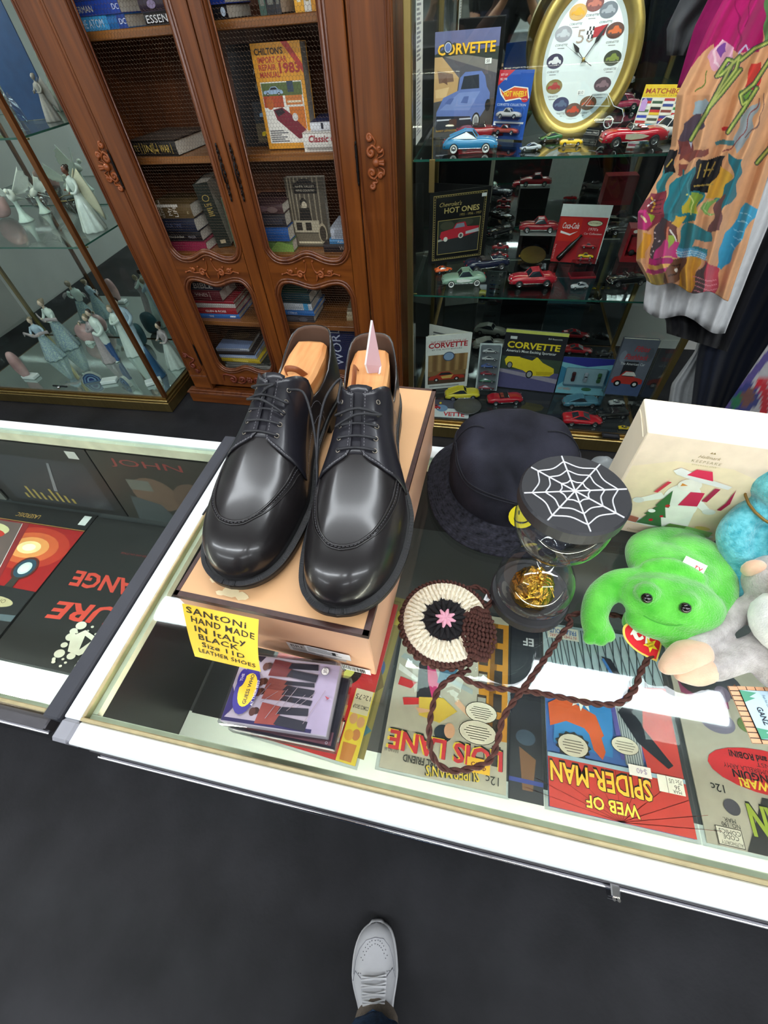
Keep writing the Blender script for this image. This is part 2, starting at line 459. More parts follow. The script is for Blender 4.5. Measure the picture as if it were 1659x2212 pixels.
# ---------------------------------------------------------------- wooden bookcase with wire doors
W_CAB = wood('cherry_wood', '582b0e', '7f4519', .3, .7)
W_CABX = wood('cherry_wood_level', '582b0e', '7f4519', .3, .7, axis='X')
W_DARK = wood('cherry_wood_moulding', '522714', '74401f', .26, .7)
W_CARVE = mat('carved_cherry', '8d4a24', .38, var=.15, vscale=60, bump=.05)
W_CARVED = mat('carved_dark_cherry', '6b3020', .4, var=.15, vscale=60, bump=.05)
W_SHELF = wood('shelf_wood', '6b3c18', '96602c', .4, axis='X')
W_IN = wood('cabinet_inside', '5a3018', '7c4522', .5, .7)
M_WIRE = mat('wire_netting', '4f4032', .45, metal=.7, var=.1)
M_IRON = mat('black_iron', '1d1a1a', .42, metal=.6, var=.1, bump=.1)
cab = thing('bookcase', 'carved cherry wood bookcase with wire mesh doors full of books', 'bookcase', TR(0, 0, 0))
BX0, BX1, BY = -1.565, -.345, 1.80
BD = 2.22
TOP = 1.95
G().bbox(BX0-.045, BX1+.012, BY-.02, BD, 0, .062, .004, W_CABX).obj('plinth', cab)
g = G(); g.bbox(BX0-.05, BX1+.014, BY-.026, BY+.02, .0625, .072, .003, W_DARK); g.bbox(BX0-.038, BX1+.008, BY-.016, BY+.02, .0722, .082, .003, W_DARK); g.obj('plinth_moulding', cab)
for a, b, s in ((BX0, -1.4535, 1), (-.4815, BX1, -1)):
    G().bbox(a, b, BY, BY+.045, .083, TOP, .003, W_CAB).obj('pilaster', cab)
    e = a+.012 if s > 0 else b-.012
    g = G()
    for dx in (-.008, .002): g.tube([(e+dx, BY, .2), (e+dx, BY, TOP)], .004, W_DARK, 8)
    q = b-.01 if s > 0 else a+.01
    g.tube([(q, BY, .2), (q, BY, TOP)], .003, W_DARK, 8)
    g.obj('pilaster_bead', cab)
    g = G(); g.bbox(a+.004, b-.004, BY-.004, BY, .09, .165, .002, W_CABX); g.bbox(a+.002, b-.002, BY-.006, BY, .1652, .172, .002, W_DARK); g.obj('pilaster_block', cab)
G().box(BX0, BX0+.02, BY+.0455, BD, .083, TOP, W_CAB).obj('side_panel', cab)
G().box(BX1-.02, BX1, BY+.0455, BD, .083, TOP, W_CAB).obj('side_panel', cab)
G().box(BX0+.0205, BX1-.0205, BD-.02, BD, .083, TOP, W_IN).obj('back_panel', cab)
G().bbox(BX0-.03, BX1+.012, BY-.04, BD, TOP+.0005, TOP+.06, .01, W_CABX).obj('cornice', cab)
SHELVES = [.165, .452, .765, 1.10, 1.425]
for z in SHELVES:
    G().bbox(BX0+.021, BX1-.021, 1.868, BD-.021, z-.022, z, .002, W_SHELF).obj('shelf', cab)
def scroll(g, cx, cz, r, turns, a0, mt, y=0, thick=.005, tail=None, hand=1):
    P = []; n = int(16*turns)
    for i in range(n+1):
        u = i/n; a = a0+hand*2*PI*turns*u; rr = r*(1-u*.86)
        P.append((cx+rr*math.cos(a), y-.003-.004*u, cz+rr*math.sin(a)))
    R = [thick*(.55+.6*math.sin(PI*min(1, i/n*.9+.1))) for i in range(n+1)]
    if tail:
        tp = bez([Vector((p[0], y-.002, p[1])) for p in tail]+[Vector(P[0])], 6)[:-1]
        R = [thick*(.25+.6*i/len(tp)) for i in range(len(tp))]+R; P = tp+P
    g.tube(P, R, mt, 6)
    g.ell((P[-1][0], y-.005, P[-1][2]), (thick*1.15, thick*.9, thick*1.15), mt, 8)
def side_carving(x, z, s):
    g = G(); m = W_CARVE
    g.ell((x+s*.004, -.006, z), (.013, .010, .013), m, 12)
    for q in (1, -1):
        scroll(g, x-s*.012, z+q*.028, .014, 1.2, PI/2 if q > 0 else -PI/2, m, thick=.0058, hand=q*s, tail=[(x, z+q*.006), (x+s*.012, z+q*.025), (x-s*.004, z+q*.044)])
        scroll(g, x+s*.018, z+q*.036, .010, 1.1, 0, m, thick=.0052, hand=-q*s, tail=[(x+s*.006, z+q*.01), (x+s*.03, z+q*.02)])
        scroll(g, x-s*.014, z+q*.066, .010, 1.2, PI/2, m, thick=.0052, hand=q, tail=[(x-s*.004, z+q*.04), (x+s*.004, z+q*.055)])
        g.tube([(x+s*.014, -.005, z+q*.002), (x+s*.034, -.008, z+q*.004)], [.005, .006], m, 8)
    g.obj('carving', cab, TR(0, BY-.001, 0))
side_carving(-1.483, 1.088, -1)
side_carving(-.42, 1.082, 1)
for x in (-1.51, -.412):
    g = G()
    scroll(g, x, .235, .018, 1.3, PI/2, W_CARVED, thick=.006, tail=[(x-.03, .31), (x-.01, .29), (x+.02, .27)])
    scroll(g, x+.012, .2, .013, 1.2, -PI/2, W_CARVED, thick=.005, tail=[(x+.03, .23), (x+.035, .21)], hand=-1)
    scroll(g, x-.02, .29, .014, 1.2, 0, W_CARVED, thick=.005, tail=[(x+.01, .25), (x+.01, .275)])
    g.obj('carving', cab, TR(0, BY-.001, 0))
def up_curve(t): return .762+.030*math.exp(-((t-.5)/.17)**2)+.05*abs(2*t-1)**9
def lo_curve(t): return .690-.026*math.exp(-((t-.5)/.2)**2)-.06*abs(2*t-1)**9
def bt_curve(t): return .212+.026*math.exp(-((t-.5)/.16)**2)+.05*abs(2*t-1)**9
def hexnet(x0, x1, z0, z1, a=.0066, r=.00036):
    P = []; w3 = a*math.sqrt(3)
    rows = int((z1-z0)/(1.5*a))+1; cols = int((x1-x0)/w3)+1
    for j in range(rows):
        for i in range(cols):
            cx = x0+i*w3+(w3/2 if j % 2 else 0); cz = z0+j*1.5*a
            top = (cx, cz+a*.5); up = (cx, cz+a)
            l = (cx-w3/2, cz+a*.5); 
            # three edges of each cell: vertical right, upper-left and upper-right
            P.append(((cx+w3/2, cz-a/2), (cx+w3/2, cz+a/2)))
            P.append(((cx-w3/2, cz+a/2), (cx, cz+a)))
            P.append(((cx, cz+a), (cx+w3/2, cz+a/2)))
    P = np.array([p for p in P if x0 <= p[0][0] <= x1 and x0 <= p[1][0] <= x1])
    A = P[:, 0]; B = P[:, 1]; D = B-A; D /= np.linalg.norm(D, axis=1)[:, None]; Nn = np.stack([-D[:, 1], D[:, 0]], 1)
    V = []
    for E in (A, B):
        for k in range(3):
            an = 2*PI*k/3
            q = E+Nn*(r*math.cos(an)); V.append(np.stack([q[:, 0], np.full(len(q), r*math.sin(an)), q[:, 1]], 1))
    V = np.stack(V, 1).reshape(-1, 3); n = len(P)
    base = np.arange(n)[:, None]*6
    F = np.concatenate([base+np.array([[k, (k+1) % 3, 3+(k+1) % 3, 3+k]]) for k in range(3)], 0)
    return V, F
def door(x0, x1, o0, o1, hx, hinge):
    g = G(); y0, y1 = BY-.004, BY+.022
    d = tag(g.bbox(x0, o0-.012, y0, y1, .118, TOP-.02, .003, W_CAB).obj('door', cab))
    G().bbox(o1+.012, x1, y0, y1, .118, TOP-.02, .003, W_CAB).obj('door_stile', d)
    n = 40; T = [i/n for i in range(n+1)]
    X = lambda t: o0-.012+(o1-o0+.024)*t
    def rail(lo, hi, nm):
        g = G(); ft = []; bk = []
        rows = [[(X(t), y, z) for t in T] for y, fz in ((y0, 0), (y1, 0)) for z in (0,)]
        A = [(X(t), lo(t)) for t in T]; B = [(X(t), hi(t)) for t in T]
        g.grid([[(x, y0, z) for x, z in A], [(x, y0, z) for x, z in B]], W_CABX, False)
        g.grid([[(x, y1, z) for x, z in B], [(x, y1, z) for x, z in A]], W_CABX, False)
        g.grid([[(x, y0, z) for x, z in B], [(x, y1, z) for x, z in B]], W_CABX, False)
        g.grid([[(x, y1, z) for x, z in A], [(x, y0, z) for x, z in A]], W_CABX, False)
        g.obj(nm, d)
    rail(lambda t: lo_curve(t), lambda t: up_curve(t), 'middle_rail')
    rail(lambda t: .118, lambda t: bt_curve(t), 'bottom_rail')
    G().bbox(o0-.012, o1+.012, y0, y1, 1.72, TOP-.02, .003, W_CABX).obj('top_rail', d)
    # bead moulding round both openings
    def loop(bot, top, nm):
        Xo = lambda t: o0+(o1-o0)*t
        C = [(Xo(t), bot(t)) for t in T]+[(Xo(t), top(t)) for t in T[::-1]]
        for r, off, yy in ((.0075, .000, y0-.001), (.0045, .0115, y0-.002), (.004, -.008, y0+.004)):
            cx = (o0+o1)/2; cz = sum(c[1] for c in C)/len(C); P = []
            for k, (x, z) in enumerate(C):
                a = Vector(C[k-1]); b2 = Vector(C[(k+1) % len(C)]); dd = (b2-a)
                nn = Vector((dd.y, -dd.x)).normalized() if dd.length > 1e-6 else Vector((0, 0))
                P.append((x+nn.x*off, yy, z+nn.y*off))
            G().tube(P, r, W_DARK, 8, closed=True).obj(nm, d)
    loop(lambda t: up_curve(t)+.004, lambda t: 1.72, 'opening_bead')
    loop(lambda t: bt_curve(t)+.004, lambda t: lo_curve(t)-.004, 'opening_bead')
    for z0, z1 in ((.76, 1.72), (.208, .69)):
        V, F = hexnet(o0-.008, o1+.008, z0, z1)
        g = G(); g.add([], [], M_WIRE)
        me = bpy.data.meshes.new('wire_netting'); me.from_pydata(V.tolist(), [], F.tolist()); me.materials.append(M_WIRE)
        o = bpy.data.objects.new('wire_netting', me); COL.objects.link(o); o.location = (0, BY+.012, 0); o.parent = d
        o['kind'] = 'stuff'
    # carvings on the rails
    g = G(); cx = (o0+o1)/2
    for s in (-1, 1):
        scroll(g, cx+s*.045, .716, .014, 1.1, PI/2, W_CARVE, thick=.0052, hand=-s, tail=[(cx+s*.012, .762), (cx+s*.018, .735), (cx+s*.03, .722)])
        scroll(g, cx+s*.085, .724, .012, 1.0, -PI/2, W_CARVE, thick=.0048, hand=s, tail=[(cx+s*.04, .702), (cx+s*.06, .712)])
        g.tube([(cx+s*.09, -.004, .712), (cx+s*.105, -.005, .722), (cx+s*.125, -.004, .716)], [.003, .0035, .002], W_CARVE)
        g.tube([(cx+s*.03, -.004, .715), (cx+s*.028, -.005, .70), (cx+s*.022, -.004, .69)], [.004, .0045, .002], W_CARVE)
        for a, b2 in ((.128, .715), (.018, .768), (.06, .738), (.098, .732)): g.ell((cx+s*a, -.004, b2), .0045, W_CARVE, 8)
    g.obj('carving', d, TR(0, y0-.0005, 0))
    g = G()
    for s in (-1, 1):
        scroll(g, cx+s*.1, .165, .022, 1.3, PI/2, W_CARVED, thick=.007, hand=s, tail=[(cx+s*.16, .15), (cx+s*.15, .19)])
        scroll(g, cx+s*.045, .168, .02, 1.2, -PI/2, W_CARVED, thick=.007, hand=-s, tail=[(cx+s*.085, .15), (cx+s*.06, .142)])
    for k in range(6):
        a = 2*PI*k/6; g.ell((cx+.012*math.cos(a), -.007, .168+.012*math.sin(a)), (.008, .006, .008), W_CARVED, 8)
    g.ell((cx, -.01, .168), .007, W_CARVED, 8)
    g.obj('carving', d, TR(0, y0-.0005, 0))
    # iron escutcheon handle
    g = G(); hz = 1.062
    for k in range(7):
        z = hz+(k-3)*.021; rr = .0075-.0011*abs(k-3)
        P = [(hx+rr*math.cos(2*PI*i/10), -.003, z+.011*math.sin(2*PI*i/10)) for i in range(10)]
        g.tube(P, .0018, M_IRON, 5, closed=True)
        g.ell((hx+(k % 2*2-1)*rr*.5, -.004, z), (.0035, .003, .006), M_IRON, 8)
    for s in (-1, 1):
        g.ell((hx, -.004, hz+s*.08), (.004, .003, .008), M_IRON, 8)
    g.tube([(hx, -.004, hz-.03), (hx, -.012, hz-.02), (hx, -.013, hz+.02), (hx, -.004, hz+.03)], .0025, M_IRON, 6)
    g.obj('handle', d, TR(0, y0-.0005, 0))
    for z in (1.08, .3):
        g = G(); g.tube([(hinge, -.004, z-.05), (hinge, -.004, z+.05)], .004, M_IRON, 8)
        for s in (-1, 1): g.ell((hinge, -.004, z+s*.055), (.003, .003, .007), M_IRON, 8)
        for s in (-.02, .02): g.tube([(hinge, -.004, z+s-.002), (hinge, -.004, z+s+.002)], .0052, M_IRON, 8)
        g.obj('hinge', d, TR(0, y0+.001, 0))
door(-1.449, -.967, -1.355, -1.030, -.998, -1.4512)
door(-.963, -.486, -.903, -.556, -.945, -.4838)

# ---------------------------------------------------------------- brass framed glass cases
def case(name, label, x0, x1, yf, yb, rz, shelves, zbase, ztop, bronze, pivot):
    t = thing(name, label, 'display case', Matrix.Translation(pivot) @ TR(rz=rz) @ Matrix.Translation(-Vector(pivot)))
    mp = M_BRONZE if bronze else M_BRASS
    p = .022
    g = G(); g.bbox(x0-.012, x1+.012, yf-.02, yb+.01, .004, zbase-.03, .003, M_BRASS); g.obj('base', t)
    g = G(); g.bbox(x0-.008, x1+.008, yf-.016, yb+.008, zbase-.0298, zbase-.016, .004, M_BRASS); g.obj('base_trim', t)
    G().bbox(x0, x1, yf-.004, yb, zbase-.0158, zbase-.006, .002, M_BRASSD).obj('base_lip', t)
    G().box(x0+p, x1-p, yf+.008, yb-.022, zbase-.0058, zbase, M_DECKB if not bronze else M_DECKW).obj('deck', t)
    for a in (x0, x1-p):
        for b in (yf, yb-p):
            G().bbox(a, a+p, b, b+p, zbase-.0056, ztop, .002, mp if b == yf else M_BRASS).obj('post', t)
    G().box(x0+p+.0005, x1-p-.0005, yf+.008, yf+.012, zbase+.0005, ztop, M_CASEGL).obj('front_glass', t)
    for a in (x0+.009, x1-.013):
        G().box(a, a+.004, yf+p+.0005, yb-p-.0005, zbase+.0005, ztop, M_CASEGL).obj('side_glass', t)
    G().box(x0+p+.001, x1-p-.001, yb-.012, yb-.006, zbase+.0005, ztop, M_MIRROR).obj('mirror_back', t)
    for z in shelves:
        g = G(); a, b, c, d = x0+p+.002, x1-p-.002, yf+.02, yb-.02
        V = [(x, y, zz) for zz in (z-.006, z) for y in (c, d) for x in (a, b)]
        g.add(V, [(0, 2, 3, 1), (4, 5, 7, 6)], M_CASEGL); g.add(V, [(0, 1, 5, 4), (2, 6, 7, 3), (0, 4, 6, 2), (1, 3, 7, 5)], M_GEDGE)
        s = g.obj('glass_shelf', t)
        for x in (a+.002, b-.002):
            for y in (c+.03, d-.04):
                G().tube([(x-.008 if x < (a+b)/2 else x+.008, y, z-.0095), (x+.006 if x < (a+b)/2 else x-.006, y, z-.0095)], .0032, M_BRASS, 8).obj('shelf_pin', s)
    G().tube([(x0+.05, yf+.05, ztop-.03), (x1-.05, yf+.05, ztop-.03)], .013, M_TUBEC, 10).obj('case_light', t)  # unseen tube added under the case top for more light inside
    G().bbox(x0-.012, x1+.012, yf-.02, yb+.01, ztop+.0005, ztop+.06, .003, M_BRASS).obj('top_frame', t)
    return t
M_DECKB = mat('black_gloss_deck', '2a2c2e', .06, var=.08, vscale=3, spec=.7)
M_DECKW = mat('pale_mirror_deck', 'b9c4c0', .05, metal=.8, var=.04, vscale=3)
RC = case('display_case', 'brass framed glass case of toy cars beside the bookcase', -.293, .775, 1.672, 2.46, 0, (.69, 1.108), .102, 1.78, False, (-.29, 1.67, 0))
LC = case('display_case', 'brass framed glass case of figurines left of the bookcase', -2.95, -1.688, 1.68, 2.30, 1.6, (.842, 1.198), .094, 1.78, True, (-1.69, 1.69, 0))
# ================================================================ things on and in the counters
Z = GT+.0002
# ---------------------------------------------------------------- shoe box
M_BOX = mat('tan_card', 'd9a878', .55, var=.03, vscale=15)
M_BOXS = mat('tan_card_side', 'd2a384', .55, var=.04, vscale=12)
M_TRIMB = mat('brown_edge_paper', '40251f', .45, var=.25, vscale=120)
BH = .115
bx = thing('shoe_box', 'tan shoe box with dark brown edges under the black dress shoes', 'shoe box', TR(-.0665, .1405, Z, rz=-2.2))
BW, BL = .196, .372
g = G(); g.bbox(-BW, 0, 0, BL, 0, BH-.05, .001, M_BOXS); g.obj('box_body', bx)
g = G(); g.bbox(-BW-.0015, .0015, -.0015, BL+.0015, BH-.062, BH, .0012, M_BOXS); lid = g.obj('lid', bx)
G().box(-BW+.001, -.001, .001, BL-.001, BH+.0002, BH+.0006, M_BOX).obj('lid_top', lid)
g = G(); e = .0005
g.box(-BW-.0022, .0022, -.0022, .003, BH-.006, BH+.001, M_TRIMB); g.box(-.0035, .0022, -.0022, BL+.0022, BH-.0055, BH+.001, M_TRIMB); g.box(-BW-.0022, -BW+.002, -.0022, BL+.0022, BH-.0055, BH+.001, M_TRIMB)
g.box(-BW-.0022, .0022, BL-.002, BL+.0022, BH-.0055, BH+.001, M_TRIMB)
g.obj('edge_trim', lid)
g = G()
for cx, cy, r in ((-.165, .022, .005), (-.15, .02, .003), (-.143, .012, .008), (-.13, .01, .006), (-.152, .009, .004)):
    P = [(cx+r*(1+.5*random.random())*math.cos(2*PI*i/11), cy+r*.5*(1+.7*random.random())*math.sin(2*PI*i/11)) for i in range(11)]
    g.poly(P, BH+.0008+cx*-.001+cy*.002, ink('eed9ac'))
g.obj('scuff_mark', lid)
F_ = frame((0, 0, 0), (1, 0, 0), (0, 0, 1))
FR = Matrix.Translation((-.095, -.0017, .028)) @ F_
g = art(.065, .022, [('r', 0, 0, 1, 1, 'c9c2bf'), ('t', 'BRENDEN', .06, .55, .32, '3a3030', {'bold': .01}), ('l', .06, .1, .6, .45, 3, '6a6260')], FR); g.obj('size_label', bx)
g = art(.05, .017, [('r', 0, 0, 1, 1, 'e4e0e0'), ('l', .05, .2, .8, .9, 4, '888888'), ('r', .6, .3, .68, .8, '333333')], FR @ Matrix.Translation((.022, .010, 0)), z0=.0012); g.obj('paper_label', bx)
bars = [('r', 0, 0, 1, 1, 'f0f0f2')]; x = .08
while x < .85:
    ww = random.choice((.02, .035, .05)); bars.append(('r', x, .25, x+ww, .95, '22222a')); x += ww+random.choice((.02, .03))
art(.034, .016, bars, FR @ Matrix.Translation((.056, -.026, 0))).obj('barcode_label', bx)

# yellow handwritten note taped to the box front
M_NOTE = mat('yellow_note_paper', 'f5c93a', .6, var=.03)
Yn = .1372
tl, tr = py(393, 1303, Yn), py(559, 1338, Yn-.003)
bl, br = py(421, 1418, Yn-.028), py(563, 1451, Yn-.046)
def NP(u, v, k=0):
    top = tl.lerp(tr, u); bot = bl.lerp(br, u)
    p = bot.lerp(top, v)
    p.y += -.004*math.sin(PI*v)*(.4+.6*u)-k
    return p
g = G()
g.grid([[NP(u/10, v/10) for v in range(11)] for u in range(11)], M_NOTE)
n = thing('price_note', 'yellow handwritten paper note on the front of the shoe box', 'note', TR(0, 0, 0))
g.obj('paper', n)
M_PEN = mat('marker_ink', '2a2412', .6, var=.1)
g = G()
def hand(t, x, y, sz, sl, sp=1.0, ww=None):
    v, f = text_mesh(t, .012, 0, sp)
    k = sz/.7; W = v[:, 0].max(); kx = ww/W if ww else k
    r2 = random.Random(t)
    V = []
    for p in v:
        a = x+p[0]*kx; b = y+p[1]*k-sl*(p[0]*kx)+.006*math.sin(p[0]*9)
        V.append(NP(a, b, .0007))
    g.add(V, f, M_PEN)
for t, x, y, s, ww in (('SANtONi', .05, .875, .1, .80), ('HAND MADE', .1, .73, .1, .86), ('IN ItALy', .13, .575, .1, .72), ('BLACK', .17, .435, .1, .58), ('Size 11D', .2, .29, .095, .62), ('LEATHER SHOES', .12, .155, .085, .83)):
    hand(t, x, y, s, .07, 1.1, ww)
g.obj('handwriting', n)

# ---------------------------------------------------------------- dress shoes
M_LEA = mat('black_calf_leather', '1d1a1b', .34, var=.35, vscale=14, coat=.4, bump=.06, bscale=500, bdist=.0006)
M_LEAQ = mat('dark_calf_quarter', '1b1a20', .34, var=.3, vscale=18, coat=.2, bump=.1, bscale=420, bdist=.0006)
M_LIN = mat('shoe_lining', '5a4234', .7, var=.1)
M_SOLE = mat('black_sole_edge', '161618', .45, var=.1, bump=.1)
M_WELT = mat('black_welt', '232326', .4, var=.2, vscale=300)
M_STI = mat('grey_stitching', '6c6a6e', .7, var=.1)
M_LACE = mat('black_waxed_lace', '222226', .55, var=.2, vscale=300, bump=.2, bscale=900)
M_EYE = mat('eyelet_metal', '8f877c', .3, metal=.9, var=.05)
M_LEA.node_tree.nodes['Principled BSDF'].inputs['Coat Roughness'].default_value = .14
M_LEAQ.node_tree.nodes['Principled BSDF'].inputs['Coat Roughness'].default_value = .14
W_CEDAR = wood('cedar_shoe_tree', 'bd7840', 'd9a066', .55, 1.4, 'Y', 0)
M_STRAP = mat('tan_leather_strap', '8a4a22', .5, var=.1)
SL = .326
_wo = smooth_fn([(0, 0), (.004, .010), (.014, .0185), (.035, .0255), (.08, .0315), (.16, .0345), (.28, .0335), (.4, .0345), (.5, .040), (.6, .0485), (.68, .0525), (.76, .0515), (.84, .0475), (.9, .0415), (.945, .0335), (.972, .0250), (.988, .0170), (.996, .0098), (1, 0)])
_wi = smooth_fn([(0, 0), (.004, .010), (.014, .0185), (.035, .0255), (.08, .0310), (.16, .0325), (.28, .0295), (.4, .0290), (.5, .034), (.6, .0425), (.68, .0470), (.76, .0460), (.84, .0430), (.9, .0385), (.945, .0318), (.972, .0240), (.988, .0164), (.996, .0094), (1, 0)])
_cx = smooth_fn([(0, 0), (.3, 0), (.6, -.001), (.8, .001), (1, .005)])
_h = smooth_fn([(0, .122), (.2, .128), (.36, .108), (.43, .0945), (.5, .0835), (.57, .0725), (.65, .0625), (.74, .0545), (.82, .0490), (.88, .0440), (.93, .0375), (.965, .0295), (.988, .0200), (1, .010)])
_z0 = smooth_fn([(0, .029), (.2, .027), (.34, .021), (.48, .0125), (.65, .010), (.85, .0115), (1, .0165)])
_zt = smooth_fn([(0, .101), (.03, .101), (.09, .093), (.18, .075), (.27, .068), (.34, .072), (.40, .088), (.44, .108)])
def S(s, phi, off=0):                       # upper surface, phi 0 = inner side, pi = outer side
    def raw(s, phi):
        c, q = math.cos(phi), math.sin(phi)
        wd = _wi(s) if c > 0 else _wo(s)
        pw = interp(s, [(0, .75), (.4, .74), (.55, .76), (.75, .78), (.9, .75), (1, .8)])
        qh = interp(s, [(0, 1), (.45, .9), (.6, .88), (.8, .8), (1, .8)])
        return Vector((_cx(s)+wd*math.copysign(abs(c)**pw, c), s*SL, _z0(s)+_h(s)*max(q, 0)**qh))
    p = raw(s, phi)
    if off:
        e = .004
        a = raw(min(s+e, .999), phi)-raw(max(s-e, .001), phi); b = raw(s, min(phi+.03, PI))-raw(s, max(phi-.03, 0))
        n = a.cross(b)
        if n.length > 1e-12:
            n.normalize()
            if n.dot(p-Vector((0, p.y, .02))) < 0: n = -n
            p = p+n*off
    return p
def phi_at(s, x):
    d = x-_cx(s); wd = _wi(s) if d > 0 else _wo(s)
    pw = interp(s, [(0, .75), (.4, .74), (.55, .76), (.75, .78), (.9, .75), (1, .8)])
    return math.acos(max(-1, min(1, math.copysign((min(1, abs(d)/max(wd, 1e-6)))**(1/pw), d))))
def weld(o, d=1e-5):
    import bmesh
    b = bmesh.new(); b.from_mesh(o.data); bmesh.ops.remove_doubles(b, verts=b.verts, dist=d); bmesh.ops.recalc_face_normals(b, faces=b.faces); b.to_mesh(o.data); b.free()
    return o
def stitches(g, path, gap=.0034, ln=.0019, r=.00042, mt=None):
    acc = 0; mt = mt or M_STI
    for a, b in zip(path[:-1], path[1:]):
        d = (b-a); L_ = d.length
        if L_ < 1e-7: continue
        while acc < L_:
            p = a+d*(acc/L_); q = p+d.normalized()*ln
            g.tube([p, q], r, mt, 4); acc += gap
        acc -= L_
def make_shoe(label, M, mir, extra):
    t = thing('dress_shoe', label, 'shoe', M @ Matrix.Diagonal((mir, 1, 1, 1)), 'pair of black dress shoes')
    st_ = [0, .004, .014, .035, .06, .09, .13, .18, .23, .28, .33, .37, .40, .425, .44]
    st_ += [.46+.02*k for k in range(24)]+[.935, .95, .965, .98, .99, .996, 1]
    N_ = 14
    g = G()
    for side in (0, 1):
        rows = []
        for s in st_:
            zt = _zt(s) if s < .44 else 9
            qh = interp(s, [(0, 1), (.45, .9)])
            pt = math.asin(min(1, (max(0, (zt-_z0(s)+.0)/_h(s)))**(1/qh))) if s < .44 else PI/2
            rows.append([S(s, (pt*j/N_) if side == 0 else PI-pt*j/N_) for j in range(N_+1)])
        g.grid(rows, M_LEA)
    o = weld(g.obj('upper', t), 2e-5)
    o.data.materials.append(M_LIN)
    q = o.modifiers.new('s', 'SOLIDIFY'); q.thickness = .0022; q.offset = -1; q.material_offset = 1; q.use_rim = True
    # sole, heel and welt
    ring = []
    for side in (1, -1):
        ss = [i/120 for i in range(121)]
        for s in (ss if side > 0 else ss[::-1]):
            s2 = .5-.5*math.cos(PI*s)
            ring.append((s2, side))
    def outl(s, side, off):
        wd = _wi(s) if side > 0 else _wo(s)
        e = .012
        p = Vector((_cx(s)+side*wd, s*SL))
        a = Vector((_cx(max(s-e, 0))+side*(_wi if side > 0 else _wo)(max(s-e, 0)), max(s-e, 0)*SL)); b = Vector((_cx(min(s+e, 1))+side*(_wi if side > 0 else _wo)(min(s+e, 1)), min(s+e, 1)*SL))
        d = b-a; n = Vector((d.y, -d.x))*side
        n = n.normalized() if n.length > 1e-9 else Vector((0, 1))
        if s < .002: n = Vector((0, -1))
        if s > .998: n = Vector((0, 1))
        return p+n*off
    sw = lambda s: interp(s, [(0, .0022), (.3, .0025), (.45, .004), (.6, .0062), (1, .0066)])
    g = G(); rows = []
    for k, (s, sd) in enumerate(ring):
        z = _z0(s); a = outl(s, sd, -.004); b = outl(s, sd, sw(s)*.55); c = outl(s, sd, sw(s)); bt = z-.0085
        rows.append([(a.x, a.y, z+.0006), (b.x, b.y, z+.0004), (c.x, c.y, z-.0008), (c.x, c.y, z-.004), (c.x*.995, c.y, bt), (c.x*.3, c.y*.9+.1*SL*.5, bt)])
    g.grid(rows, M_SOLE, True, cu=True); g.obj('sole', t)
    g = G()
    for k, (s, sd) in enumerate(ring):
        if s < .33 or k % 1: continue
        a = outl(s, sd, sw(s)*.35); c = outl(s, sd, sw(s)*1.04)
        g.tube([(a.x, a.y, _z0(s)+.0007), (c.x, c.y, _z0(s)-.0002)], .00075, M_WELT, 5)
    P2 = []
    for k in range(len(ring)-1):
        (s, sd), (s2, sd2) = ring[k], ring[k+1]
        if s < .33 or s2 < .33 or sd != sd2: continue
        for u in (.33, .66):
            s3 = s+(s2-s)*u; a = outl(s3, sd, sw(s3)*.35); c = outl(s3, sd, sw(s3)*1.04)
            g.tube([(a.x, a.y, _z0(s3)+.0007), (c.x, c.y, _z0(s3)-.0002)], .0007, M_WELT, 4)
    g.obj('welt', t)
    g = G(); hs = [(s, sd) for s, sd in ring if s <= .27]
    P = [outl(s, sd, .0015) for s, sd in hs]
    # order round the heel: inner side from front to back, then outer side back to front
    inn = [outl(s, 1, .0015) for s in [.27*(1-i/24) for i in range(25)]]; out = [outl(s, -1, .0015) for s in [.27*i/24 for i in range(1, 25)]]
    Q = [(p.x, p.y) for p in inn+out]
    g.prism(Q, 0.0, .0185, M_SOLE); g.obj('heel', t)
    # derby facings
    def fac(side, s_, th, off):
        ph = PI/2-side*th
        return S(s_, ph, off)
    for side in (1, -1):
        rows = []
        nT, nS = 16, 16
        for i in range(nT+1):
            u = i/nT
            row = []
            for j in range(nS+1):
                v = j/nS
                th0 = math.radians(interp(v, [(0, 4), (.5, 3.2), (1, 3)]))
                th1 = math.radians(interp(v, [(0, 62), (.5, 66), (1, 72)]))
                th = th0+(th1-th0)*u**1.1
                s_top = .425-.085*min(1, u*1.25)**1.5
                if u > .75: s_top = .34
                s_bot = .605+.026*min(1, u*2.2)-.022*math.exp(-u*14)
                row.append(fac(side, s_top+(s_bot-s_top)*v, th, .0016))
            rows.append(row)
        g = G(); g.grid(rows, M_LEAQ)
        o = g.obj('facing', t); q = o.modifiers.new('s', 'SOLIDIFY'); q.thickness = .002; q.offset = 0
        gs = G()
        edge = [Vector(p) for p in rows[1]]; stitches(gs, [p+(p-Vector((p.x, p.y, 0))).normalized()*.0009 for p in edge])
        bot = [Vector(r[-2]).lerp(Vector(r[-1]), .55) for r in rows]; stitches(gs, [p+Vector((0, .0002, .0011)) for p in bot])
        tp = [Vector(r[0]).lerp(Vector(r[1]), .5) for r in rows[:13]]; stitches(gs, [p+Vector((0, 0, .0011)) for p in tp])
        # curved quarter seam, two rows
        for k, dd in enumerate((0, .018)):
            P = []
            for i in range(26):
                u = i/25
                s_ = .625-dd*.6-(.33-dd)*math.sin(u*PI/2)**.9; th = math.radians(72+2*k*2-(8-k*7)*math.sin(u*PI)+12*u**3)
                P.append(fac(side, s_, th, .0006))
            stitches(gs, P, .003, .0018, .00035)
        gs.obj('stitching', o)
    # tongue
    rows = []
